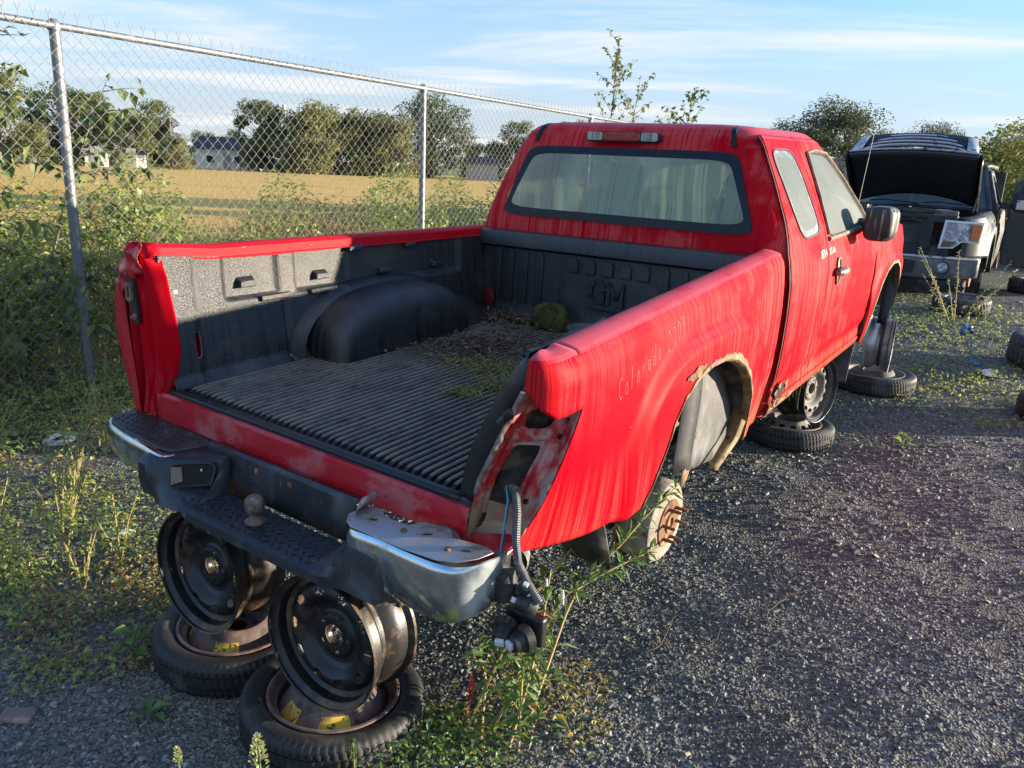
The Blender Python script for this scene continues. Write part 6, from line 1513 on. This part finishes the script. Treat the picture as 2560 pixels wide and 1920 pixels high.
# pale flower spikes rising at the bottom edge
def spike(px_, py_, depth, h, r_, lab, mat_='flower_pale'):
    t_ = pxw(px_, py_, depth); z0 = gz(t_[0], t_[1]); e = empty('flower_spike', (t_[0], t_[1], z0), 0, lab, 'flower'); H = t_[2]-z0; b = MB(); b.tube([(0, 0, 0), (.01, 0, H*.5), (0, 0, H)], .003, 5); b.build('stem', 'stem_green', e)
    n = int(260*h/.12); q = rng.uniform(0, 1, n); a = rng.uniform(0, 2*PI, n); rr = r_*(1.05-q)**.6*rng.uniform(.3, 1, n); P = np.stack([rr*np.cos(a), rr*np.sin(a), H-h+h*q], -1); b = MB(); leafset(b, P, np.stack([np.cos(a), np.sin(a), .8+0*a], -1), .010, .006, 0); tag(b.build('florets', mat_, e, smooth=False), kind='stuff')
    b = MB(); n = 8; leafset(b, np.stack([0*np.arange(n), 0*np.arange(n), np.linspace(.2, .8, n)*(H-h)], -1), rdir(n, .3), .07, .018, .3); tag(b.build('foliage', 'leaf_green', e, smooth=False), kind='stuff')
spike(556, 1590, 1.95, .085, .022, 'plump pale yellow flower spike in front of the spare tyre with the orange disc')
spike(762, 1600, 1.95, .055, .006, 'thin green seed spike against the tread of the orange disc spare tyre', 'leaf_green')
spike(382, 1618, 2.0, .045, .009, 'small green flower spike on the gravel beside the plump pale one', 'flower_pale')
# bush in front of the black pickup
S = []
for k in range(8):
    a = rng.uniform(0, 2*PI); b0 = np.array([1.02, 7.75, gz(1.02, 7.75)]); d = np.array([math.cos(a)*.42, math.sin(a)*.3, 0]); hh = rng.uniform(.45, .85); S.append([b0+d*.1, b0+d*.6+np.array([0, 0, hh*.55]), b0+d*1.1+np.array([0, 0, hh])])
plant('roadside_weed', 'pale leafy weed with bare stems standing in front of the black pickup bumper', 'weed', (1.02, 7.75, gz(1.02, 7.75)), S, 'flower_pale', .045, .022, 15, 'stem_tan', .006)
# ---- litter
b = MB(); b.lathe([(.030, .010), (.045, .020), (.070, .022), (.088, .012), (.090, .004), (.07, .0)], 30); f_ = b.build('foam_ring', 'foam'); f_.location = (-2.915, .666, .005); f_.rotation_euler = (.10, .05, 0); tag(f_, 'white dirty foam ring lying on gravel near the fence foot', 'litter')
def scrap(name, x, y, w, h, lab, material, seed, up=.02):
    r = np.random.default_rng(seed); b = MB(); P = [[(u*w+r.normal(0, .006), v*h+r.normal(0, .006), up*math.sin(u*4+seed)*math.sin(v*5)+up+r.normal(0, .004)) for v in np.linspace(-.5, .5, 6)] for u in np.linspace(-.5, .5, 7)]; b.grid(P); o = b.build(name, material, solid=.002); o.location = (x, y, gz(x, y)+.004); o.rotation_euler = (0, 0, seed); tag(o, lab, 'litter')
scrap('paper_scrap', -1.50, .22, .13, .06, 'pale paper scrap among the weeds left of the bumper', 'paper', 1, .012)
scrap('cloth_scrap', 1.48, 5.75, .22, .14, 'crumpled white cloth on the gravel near the loose tyres', 'foam', 2, .03)
scrap('plastic_scrap', 1.17, 7.35, .10, .14, 'blue plastic scrap on the ground near the black pickup', 'blue_litter', 3, .05)
scrap('plastic_scrap', 1.36, 6.1, .14, .06, 'blue wrapper lying beside the white cloth', 'blue_litter', 4, .02)
scrap('plastic_scrap', .62, -.37, .06, .05, 'small dark blue wrapper in the ground cover by the spare tyre', 'blue_litter', 5, .015)
scrap('wood_scrap', 1.98, 4.05, .16, .05, 'tan wood chip on the gravel at the edge of the track', 'rust_tan', 6, .006)
r = np.random.default_rng(5); b = MB(); b.box((0, 0, .006), (.048, .030, .010)); o = b.build('brick_piece', 'brick_stone', bevel=.008); o.location = (-.62, -.60, gz(-.62, -.60)); o.rotation_euler = (0, .1, .7); tag(o, 'flat reddish stone slab on the gravel far left of the tyres', 'stone')
# twigs lying on the gravel
for k, pts in enumerate(([(1190, 1290), (1200, 1350), (1170, 1400)], [(1350, 1405), (1420, 1410), (1450, 1350), (1455, 1330)], [(1490, 1405), (1540, 1395), (1560, 1360)], [(1200, 1510), (1225, 1570), (1245, 1650)], [(1655, 1330), (1700, 1290), (1760, 1270)], [(905, 1640), (960, 1590), (1010, 1540)])):
    W3 = []
    for q in pts:
        d = np.array(CAM_F)+np.array(CAM_R)*(q[0]-1106)/1696.134+np.array(CAM_U)*(829.5-q[1])/1696.134; t_ = 1.
        for _ in range(60):
            p = CAMPOS+d*t_; t_ *= 1+.5*(p[2]-float(Gh(p[0], p[1]))-.012)/max(.3, CAMPOS[2]-p[2]+.01)
        W3.append(CAMPOS+d*t_)
    o_ = W3[0].copy(); W3 = np.array(W3); tt_ = np.linspace(0, 1, len(W3)); tq_ = np.linspace(0, 1, 14); sm = np.stack([np.interp(tq_, tt_, W3[:, d]) for d in range(3)], -1); sm[1:-1] = (sm[:-2]+2*sm[1:-1]+sm[2:])/4; sm[1:-1] = (sm[:-2]+2*sm[1:-1]+sm[2:])/4; sm += rng.normal(0, .003, sm.shape)
    b = MB(); b.tube(sm-o_+np.array([0, 0, .004]), np.linspace(1, .35, 14)*(.0032 if k != 3 else .005), 5)
    for q_ in (4, 8): b.tube([sm[q_]-o_+np.array([0, 0, .004]), sm[q_]-o_+np.array([rng.normal(0, .03), rng.normal(0, .03), .012])], [.0016, .0006], 4)
    t = b.build('twig', 'stick'); t.location = o_; tag(t, ['thin twig under the hanging lamp wiring', 'curved reddish stem lying on open gravel below the brake drum', 'short bent twig on open gravel beside the curved stem', 'thick dry twig beside the flowering weed roots', 'thin twig far out on the gravel track', 'long straight dry stalk leaning over the spare tyre with orange disc'][k], 'twig')
# ---- debris in the truck bed (truck frame)
tm = Matrix(mt)
def in_bed(o): o.matrix_world = tm; return o
b = MB(); n = 1250
x = rng.normal(-.24, .15, n); y = rng.normal(1.20, .13, n)+.45*(x+.24); k = (x > -.46)*(x < .45)*(y < 1.78)*(y > .7); x, y = x[k], y[k]; n = len(x); hz_ = .055*np.exp(-((x+.22)/.17)**2-((y-1.22)/.17)**2)
leafset(b, np.stack([x, y, .012+hz_*rng.uniform(.2, 1, n)+.006*rng.uniform(0, 1, n)], -1), rdir(n, .0), rng.uniform(.015, .045, n), rng.uniform(.006, .016, n), .05)
x2 = rng.normal(-.42, .16, 600); x2 = np.where(x2 < -.62, -.5, x2); y2 = 1.79-np.abs(rng.normal(0, .09, 600)); leafset(b, np.stack([x2, y2, .014+.03*rng.uniform(0, 1, 600)*sst(1.6, 1.78, y2)], -1), rdir(600, .0), rng.uniform(.015, .05, 600), rng.uniform(.006, .018, 600), .05)
x2 = rng.uniform(-.62, .6, 420); y2 = rng.uniform(.06, 1.3, 420); leafset(b, np.stack([x2, y2, .013+0*x2], -1), rdir(420, .0), rng.uniform(.006, .018, 420), rng.uniform(.003, .008, 420), .05)
tag(in_bed(b.build('leaf_litter', 'leaf_litter', smooth=False)), 'brown leaf litter heaped on the ribbed bed floor', 'leaf litter', kind='stuff')
b = MB(); n = 1500; x = np.concatenate([rng.normal(.0, .13, n), rng.normal(.17, .06, 500), rng.normal(.12, .05, 300)]); y = np.concatenate([rng.normal(.98, .075, n)+0*x[:n], rng.normal(.80, .035, 500), rng.normal(.66, .03, 300)]); m_ = len(x)
leafset(b, np.stack([x, y, .013+.014*rng.uniform(0, 1, m_)], -1), rdir(m_, .5), rng.uniform(.008, .02, m_), rng.uniform(.004, .009, m_), .1); tag(in_bed(b.build('moss_mat', 'leaf_moss', smooth=False)), 'yellow green moss mat growing on the ribbed bed floor', 'moss', kind='stuff')
P = []                            # moss cushion
for v in np.linspace(0, PI/2, 12):
    P.append([(-.205+(.105*math.sin(v)**.6)*math.cos(a)*(1+.14*math.sin(3*a+v*4)+.06*math.sin(7*a)), 1.745+.050*math.sin(v)**.7*math.sin(a), .012+.108*math.cos(v)**.8*(1+.10*math.sin(2*a+1))+.010*math.sin(6*a+v*7)) for a in np.linspace(0, 2*PI, 40, endpoint=False)])
b = MB(); b.grid(P, False, True); mc = in_bed(b.build('moss_cushion', 'moss')); tag(mc, 'round dark green moss cushion against the front wall of the truck bed', 'moss')
lb = MB(); n = 1800; v = np.arccos(rng.uniform(0, 1, n)); a = rng.uniform(0, 2*PI, n); D = np.stack([np.sin(v)**.7*np.cos(a), np.sin(v)**.7*np.sin(a), np.cos(v)], -1); Pm = np.array([-.205, 1.745, .010])+D*np.array([.108, .052, .112])*(1+.10*np.sin(a*3))[:, None]; leafset(lb, Pm, D+rng.normal(0, .3, (n, 3)), .010, .004, 0); tag(lb.build('moss_fuzz', 'leaf_mossdark' if 'leaf_mossdark' in MATS else 'moss', mc, smooth=False), kind='stuff')
b = MB(); b.lathe([(.0, .0), (.075, 0), (.088, .07), (.092, .075), (.090, .078), (.085, .07), (.072, .006), (0, .006)], 32, Matrix.Translation((.075, 1.60, .012))); bk = in_bed(b.build('bucket', 'grey_plastic')); tag(bk, 'shallow grey plastic tub lying in the far corner of the truck bed', 'tub')
# ------------------------------------------------------------------ black pickup with raised hood (local: x right, y back, z up; origin front centre on the ground)
bt = empty('pickup_truck', (.09, 8.92, .315), 0, 'black pickup truck with its hood raised and grille removed', 'pickup truck')
def bx(y): return .97-.30*max(0, (.25-y)/.25)**2*.25
# bumper: chrome-grey bar with painted lower valance
P = []
for u in np.linspace(-1, 1, 41):
    x = .96*u; yb = -.08+.16*abs(u)**3.2; P.append([(x, yb+.10, .600), (x, yb+.03, .598), (x, yb+.006, .585), (x, yb, .555), (x, yb+.004, .50), (x, yb+.0, .42), (x, yb+.02, .345+.05*abs(u)**4), (x, yb+.07, .335+.05*abs(u)**4)])
b = MB(); b.grid(P); fb = b.build('front_bumper', 'bumper_grey', bt, solid=.004)
b = MB(); b.grid([[(x, -.083+.16*abs(x/.96)**3.2, .572), (x, -.088+.16*abs(x/.96)**3.2, .585), (x, -.082+.16*abs(x/.96)**3.2, .600), (x, -.05+.16*abs(x/.96)**3.2, .607)] for x in np.linspace(-.955, .955, 41)]); b.build('bumper_chrome_strip', 'hood_edge', fb, solid=.003)
b = MB(); b.prism([(x, -.075, z) for x, z in quadloop([(-.33, .545), (.33, .545), (.30, .395), (-.30, .395)], 8, 32)], (0, -.02, 0)); b.build('plate_recess', 'plastic_black', fb, bevel=.005)
for s_ in (-1, 1):
    b = MB(); Mx = Matrix.Translation((s_*.60, -.035, .475))@Matrix.Rotation(PI/2, 4, 'X'); b.lathe([(.078, -.01), (.078, .012), (.066, .014), (.064, .004)], 28, Mx); fg = b.build('fog_light', 'plastic_black', fb); b = MB(); b.lathe([(.064, .004), (.05, .016), (.025, .022), (0, .024)], 24, Mx); b.build('lens', 'lamp_glass', fg)
P = [[(x, -.02+.14*abs(x/.96)**3.2, .345), (x, -.01+.14*abs(x/.96)**3.2, .26), (x, .03+.14*abs(x/.96)**3.2, .18), (x, .10, .165)] for x in np.linspace(-.86, .86, 31)]
b = MB(); b.grid(P); va = b.build('valance', 'plastic_black', bt, solid=.006)
b = MB(); b.prism([(x, -.03, z) for x, z in quadloop([(.12, .335), (.36, .335), (.34, .255), (.14, .255)], 3, 28)], (0, -.012, 0)); b.build('tow_hook_opening', 'dark_hole', va)
# front structure: core support, radiator, latch bar, header
b = MB(); b.box((0, .10, .66), (.62, .06, .06)); b.build('lower_header', 'engine_dark', bt, bevel=.01)
b = MB(); b.box((-.08, .16, .86), (.50, .03, .16)); b.build('radiator', 'engine_dark', bt)
b = MB()
for k in range(24): b.box((-.08, .128, .715+.0125*k), (.49, .004, .002))
tag(b.build('radiator_fins', 'grey_plastic', bt), kind='stuff'); bt.children[-1].data.materials[0] = MATS['engine_dark']
b = MB(); b.box((0, .10, 1.02), (.66, .07, .045)); lb_ = b.build('latch_panel', 'engine_dark', bt, bevel=.012)
for x in (-.30, .0, .12, .30): b = MB(); b.box((x, .025, 1.02), (.055, .008, .012)); b.build('slot', 'dark_hole', lb_)
b = MB(); b.box((.36, .08, .83), (.07, .05, .17)); b.build('side_baffle', 'plastic_black', bt, bevel=.01)
b = MB(); b.box((0, .70, .93), (.60, .48, .10)); eng = b.build('engine_cover', 'engine_dark', bt, bevel=.03)
b = MB(); b.tube([(-.5, .35, 1.03), (-.1, .30, 1.09), (.3, .42, 1.08), (.55, .6, 1.04)], .045, 10); b.build('intake_hose', 'engine_dark', eng)
b = MB(); b.box((.48, .42, 1.06), (.10, .14, .05), rotm('Z', .5)); bo = b.build('battery_box', 'grey_plastic', eng, bevel=.01)
for k in range(5): b = MB(); b.box((.42+.024*k, .30+.012*k, 1.115), (.006, .06, .006), rotm('Z', .5)); b.build('vent_bar', 'house_grey', bo)
# headlights
for s_ in (-1, 1):
    HLO = [(.545, 1.015), (.93, 1.005), (.915, .765), (.745, .775), (.665, .700), (.515, .690)]
    def hp_(x, z, o): return (s_*x, -.005+.16*max(0, (x-.55)/.42)**2-o, z)
    cen = np.array([.72, .86]); n_ = len(HLO); dense = []
    for i in range(n_):
        a, c = np.array(HLO[i]), np.array(HLO[(i+1) % n_]); dense += [a+(c-a)*q for q in np.linspace(0, 1, 8, endpoint=False)]
    inn = [cen+(p-cen)*.86 for p in dense]
    b = MB(); b.grid(np.array([[hp_(*p, -.06) for p in dense], [hp_(*p, .0) for p in dense], [hp_(*p, .004) for p in inn], [hp_(*p, -.012) for p in inn]]), False, True); hl = b.build('headlight', 'white_trim', bt)
    b = MB(); b.fan([hp_(*p, -.010) for p in inn], hp_(.72, .86, -.004), rings=4); b.build('bulb_housing', 'lamp_glass', hl)
    b = MB(); b.prism([hp_(x, z, .004) for x, z in ((.825, .985), (.925, .975), (.905, .795), (.825, .80))], (0, -.012, 0)); b.build('turn_signal', 'amber', hl, bevel=.004)
    b = MB(); b.prism([hp_(x, z, .002) for x, z in ((.555, .775), (.690, .785), (.645, .715), (.540, .708))], (0, -.008, 0)); b.build('side_marker', 'rust_tan', hl, bevel=.004)
    # fender with arch
    P = []
    yA = [.52, .56, .64, .76, .92, 1.08, 1.20, 1.27, 1.31]; zA = [.42, .60, .74, .83, .865, .83, .74, .60, .40]
    for y in np.unique(np.concatenate([np.linspace(.06, .52, 12), np.linspace(.52, 1.31, 34), np.linspace(1.31, 1.45, 5)])):
        z0 = interp(y, yA, zA) if .52 <= y <= 1.31 else (.60 if y < .52 else .35); z1 = interp(y, [.06, .4, 1.45], [1.03, 1.075, 1.10]); col = []
        for t_ in np.linspace(0, 1, 18):
            z = z0+(z1-z0)*t_; q = ((abs(y-.915)/.52)**3+(max(0, z-.42)/.58)**3)**(1/3); x = .955+.045*(1-float(sst(.86, 1., q)))-.06*max(0, (z-.95)/.15)**2-.30*max(0, (.42-y)/.42)**2.4; col.append((s_*x, y, z))
        col += [(s_*(.88-.30*max(0, (.42-y)/.42)**2.4), y, z1+.015), (s_*(.80-.28*max(0, (.42-y)/.42)**2.4), y, z1+.01)]; P.append(col)
    b = MB(); b.grid(P); fe = b.build('fender', 'dark_truck', bt, solid=.004)
    b = MB(); P = []
    for y, z in zip(np.interp(np.linspace(0, 8, 30), range(9), yA), np.interp(np.linspace(0, 8, 30), range(9), zA)): P.append([(s_*.99, y, z), (s_*.55, y, z)])
    b.grid(P); b.build('wheel_well', 'engine_dark', fe)
    if s_ == 1:
        b = MB(); b.box((1.003, 1.30, 1.005), (.004, .075, .012)); b.build('badge', 'hood_edge', fe); b = MB(); b.box((1.004, 1.27, 1.006), (.005, .022, .030)); b.build('badge', 'hood_edge', fe)
        b = MB(); b.lathe([(.06, 0), (.17, .0), (.172, .012), (.172, .03), (.168, .034), (.06, .034)], 30, Matrix.Translation((.80, .93, .36))@Matrix.Rotation(PI/2, 4, 'Y')); b.build('brake_disc', 'rust', bt)
        b = MB(); b.tube([(.72, .90, .20), (.72, .93, .50), (.66, .95, .85)], .05, 8); b.build('strut', 'rust', bt)
        b = MB(); b.tube([(.30, .80, .30), (.78, .92, .24)], .035, 8); b.build('control_arm', 'rust', bt)
        b = MB(); b.grid([[(.93, 1.36, .55), (.62, 1.36, .55)], [(.93, 1.37, .28), (.62, 1.37, .28)], [(.92, 1.40, .06), (.63, 1.40, .06)]]); b.build('mud_flap', 'mud_flap', bt, solid=.008)
# hood: lining below, painted skin above, grille header bars on its front edge
A0 = np.array([0, 1.28, 1.19]); A1 = np.array([0, .52, 1.76])
def hoodp(u, v, o=0.):
    w = .70+.02*v; arch = .10*(1-u*u)*(1-v)**2+.05*(1-u*u); d = A0+(A1-A0)*v; n_ = np.array([0, -.63, -.777])
    return np.array([u*w, d[1]-.02*(1-u*u)*v, d[2]+arch*.9])+n_*(-o)
P = [[hoodp(u, v) for u in np.linspace(-1, 1, 25)] for v in np.linspace(0, 1, 12)]
b = MB(); b.grid(P); hd = b.build('hood', 'hood_black', bt, solid=.05, off=-1)
b = MB(); b.grid([[hoodp(u*.93, .04+v*.90, -.008) for u in np.linspace(-1, 1, 21)] for v in np.linspace(0, 1, 10)]); b.build('hood_lining', 'hood_lining', hd, solid=.012)
b = MB(); b.tube([hoodp(u, 1.0, -.002)+np.array([0, -.012, .004]) for u in np.linspace(-1, 1, 25)], .013, 8); b.build('hood_front_edge', 'hood_edge', hd)
for s_ in (-1, 1): b = MB(); b.grid([[hoodp(s_, v), hoodp(s_, v)+np.array([s_*.045, -.03, -.045-.05*(1-v)]), hoodp(s_, v)+np.array([s_*.03, -.05, -.12])] for v in np.linspace(0, 1, 8)]); b.build('hood_side_flange', 'hood_black', hd, solid=.004)
for k in range(4):
    b = MB(); b.tube([np.array([u*(.58-.03*k), .54+.075*k-.03*(1-u*u), 1.815+.046*k-.02*k*k*.1+.045*(1-u*u)-.03*abs(u)**6]) for u in np.linspace(-1, 1, 21)], .014, 8); b.build('grille_bar', 'hood_edge', hd)
b = MB(); b.grid([[np.array([u*.60, .54+.06*k, 1.79+.042*k+.045*(1-u*u)]) for u in np.linspace(-1, 1, 15)] for k in range(5)]); b.build('grille_back', 'plastic_black', hd, solid=.01)
for s_ in (-1, 1): b = MB(); b.add([(s_*.58, .50, 1.80), (s_*.70, .52, 1.765), (s_*.65, .76, 1.93), (s_*.54, .76, 1.965)], [(0, 1, 2, 3)]); b.build('grille_surround', 'hood_edge', hd, solid=.02)
for s_ in (-1, 1): b = MB(); b.tube([(s_*.72, .95, 1.08), (s_*.74, 1.02, 1.40)], .010, 6); b.build('hood_strut', 'engine_dark', hd)
# cowl, windscreen, wipers, cab
b = MB(); P = [[(u*.85, 1.30+.05*(1-u*u)-.02, 1.10+.02*(1-u*u)), (u*.85, 1.42+.02*(1-u*u), 1.13+.02*(1-u*u)), (u*.83, 1.50, 1.12)] for u in np.linspace(-1, 1, 17)]; b.grid(P); b.build('cowl', 'plastic_black', bt)
b = MB(); P = [[(u*interp(z, [1.12, 1.62], [.84, .68]), interp(z, [1.12, 1.62], [1.46, 2.05])-.09*(1-u*u), z+.02*(1-u*u)) for u in np.linspace(-1, 1, 17)] for z in np.linspace(1.12, 1.62, 8)]; b.grid(P); b.build('windscreen', 'door_glass', bt)
for x0, x1 in ((-.55, .05), (.10, .70)): b = MB(); b.tube([(x0, 1.36, 1.175), (x0+.2, 1.33, 1.19), (x1, 1.39, 1.16)], .008, 5); b.build('wiper', 'seal', bt)
for s_ in (-1, 1):
    b = MB(); b.tube([(s_*.86, 1.46, 1.10), (s_*.70, 2.04, 1.63)], .04, 8); b.build('windscreen_pillar', 'dark_truck', bt)
    P = [[(s_*interp(z, [.32, .55, .85, 1.10, 1.14, 1.60], [.93, .985, 1.0, .97, .92, .74]), y, z) for y in np.linspace(1.455+(.0 if z < 1.12 else (z-1.12)*1.0), 2.42, 24)] for z in np.linspace(.34, 1.61, 36)]
    WL = quadloop([(2.02, 1.55), (2.36, 1.55), (2.36, 1.15), (1.66, 1.16)], 7, 40)
    b = MB(); b.grid(P, keep=lambda c, i, j: not inloop((c[1], c[2]), WL)); dr = b.build('door', 'dark_truck', bt, solid=.02, off=-s_)
    sx = lambda z: interp(z, [.32, .55, .85, 1.10, 1.14, 1.60], [.93, .985, 1.0, .97, .92, .74])
    b = MB(); b.fan([(s_*(sx(z)-.008), y, z) for y, z in WL], rings=4); b.build('door_window', 'door_glass', dr); b = MB(); b.tube([(s_*sx(z), y, z) for y, z in WL], .010, 6, closed=True); b.build('window_seal', 'seal', dr)
    b = MB(); P = []
    for u in np.linspace(-1, 1, 11):
        w_ = (1-abs(u)**4)**.25 if abs(u) < 1 else 0; P.append([(s_*1.17+.10*w_*math.copysign(abs(math.cos(a))**.5, math.cos(a)), 1.70+.05*u, 1.24+.135*w_*math.copysign(abs(math.sin(a))**.5, math.sin(a))) for a in np.linspace(0, 2*PI, 24, endpoint=False)])
    b.grid(P, False, True); mi = b.build('door_mirror', 'plastic_black', bt, merge=True); b = MB(); b.box((s_*1.19, 1.645, 1.20), (.065, .008, .06)); b.build('chrome_patch', 'hood_edge', mi, bevel=.01); b = MB(); b.box((s_*1.02, 1.74, 1.18), (.08, .03, .04)); b.build('mirror_arm', 'plastic_black', mi, bevel=.01)
P = [[(u*.74*interp(y, [2.02, 2.2, 3.2], [.92, 1., 1.]), y, 1.625+.05*(1-u*u)*1.+(0.02 if y > 2.1 else 0)) for u in np.linspace(-1, 1, 15)] for y in np.linspace(2.02, 3.3, 10)]
b = MB(); b.grid(P); b.build('roof', 'dark_truck', bt, solid=.05, off=-1)
b = MB(); b.box((0, 3.28, 1.0), (.86, .03, .62)); b.build('cab_back', 'dark_truck', bt)
b = MB(); b.box((0, 2.4, .36), (.9, .95, .05)); b.build('cab_floor', 'engine_dark', bt)
for x in (-.42, .42): b = MB(); b.box((x, 2.35, .95), (.24, .10, .35)); b.build('seat', 'fabric', bt, bevel=.06)
# open rear-hinged door standing out to the side
rdm = MB(); rdm.prism([(1.02, 3.02, z) if False else (x, 2.62+.10*(x-1.0), z) for x, z in quadloop([(1.02, 1.52), (1.55, 1.56), (1.68, .34), (1.0, .34)], 9, 40)], (0, .07, 0)); odr = rdm.build('open_rear_door', 'dark_truck', bt, bevel=.015)
b = MB(); L = quadloop([(1.12, 1.46), (1.50, 1.48), (1.56, 1.14), (1.10, 1.12)], 6, 36); b.fan([(x, 2.61+.10*(x-1.0), z) for x, z in L], rings=3); b.build('door_window', 'door_glass', odr)
# bed and rear, rear axle propped on a tyre
for s_ in (-1, 1):
    b = MB(); b.grid([[(s_*interp(z, [.5, .8, 1.12], [.96, 1.0, .97]), y, z) for y in np.linspace(3.36, 5.3, 16)] for z in np.linspace(.5, 1.12, 8)]); b.build('bed_side', 'dark_truck', bt, solid=.03)
b = MB(); b.box((0, 2.6, .27), (.38, 2.4, .06)); b.build('frame', 'frame_dirty', bt)
b = MB(); b.tube([(-.85, 4.35, .36), (.85, 4.35, .36)], .06, 10); ra = b.build('rear_axle', 'rust', bt)
b = MB(); b.lathe([(.05, 0), (.19, 0), (.19, .05), (.05, .05)], 28, Matrix.Translation((.86, 4.35, .36))@Matrix.Rotation(PI/2, 4, 'Y')); b.build('brake_disc', 'rust', ra)
# tyres around it
def loose_tyre(loc, rz, tilt, R, w, lab, material='tyre_dusty', rim=True):
    e = empty('loose_tyre', loc, rz, lab, 'tyre'); e.rotation_euler = (*tilt, rz); b = MB(); tyre_mesh(b, R, R*.60, w, 40, Matrix.Translation((0, 0, w/2)), .010); b.build('tyre', material, e, sharp=50)
    if rim: b = MB(); b.lathe([(R*.61, w*.86), (R*.60, w*.92), (R*.57, w*.84), (R*.54, w*.6), (R*.30, w*.66), (R*.24, w*.55), (.03, w*.55), (.028, w*.4)], 40); b.build('rim', 'wheel_dusty', e)
    return e
loose_tyre((1.62, 10.9, .40), 0, (0, 0), .33, .20, 'black tyre lying flat below the black pickup rear axle', 'rubber')
loose_tyre((.98, 8.55, .36), 0, (.05, 0), .29, .17, 'small dusty tyre on the ground under the black pickup bumper')
loose_tyre((1.90, 6.45, float(Gh(1.9, 6.4))-.02), .2, (.04, .10), .36, .25, 'large knobbly tyre lying flat with pale sidewall, farther loose tyre on gravel', rim=True)
loose_tyre((1.995, 4.86, float(Gh(2., 4.9))-.015), .5, (.0, .05), .285, .15, 'dusty tyre lying flat on gravel, nearer loose tyre at the track edge')
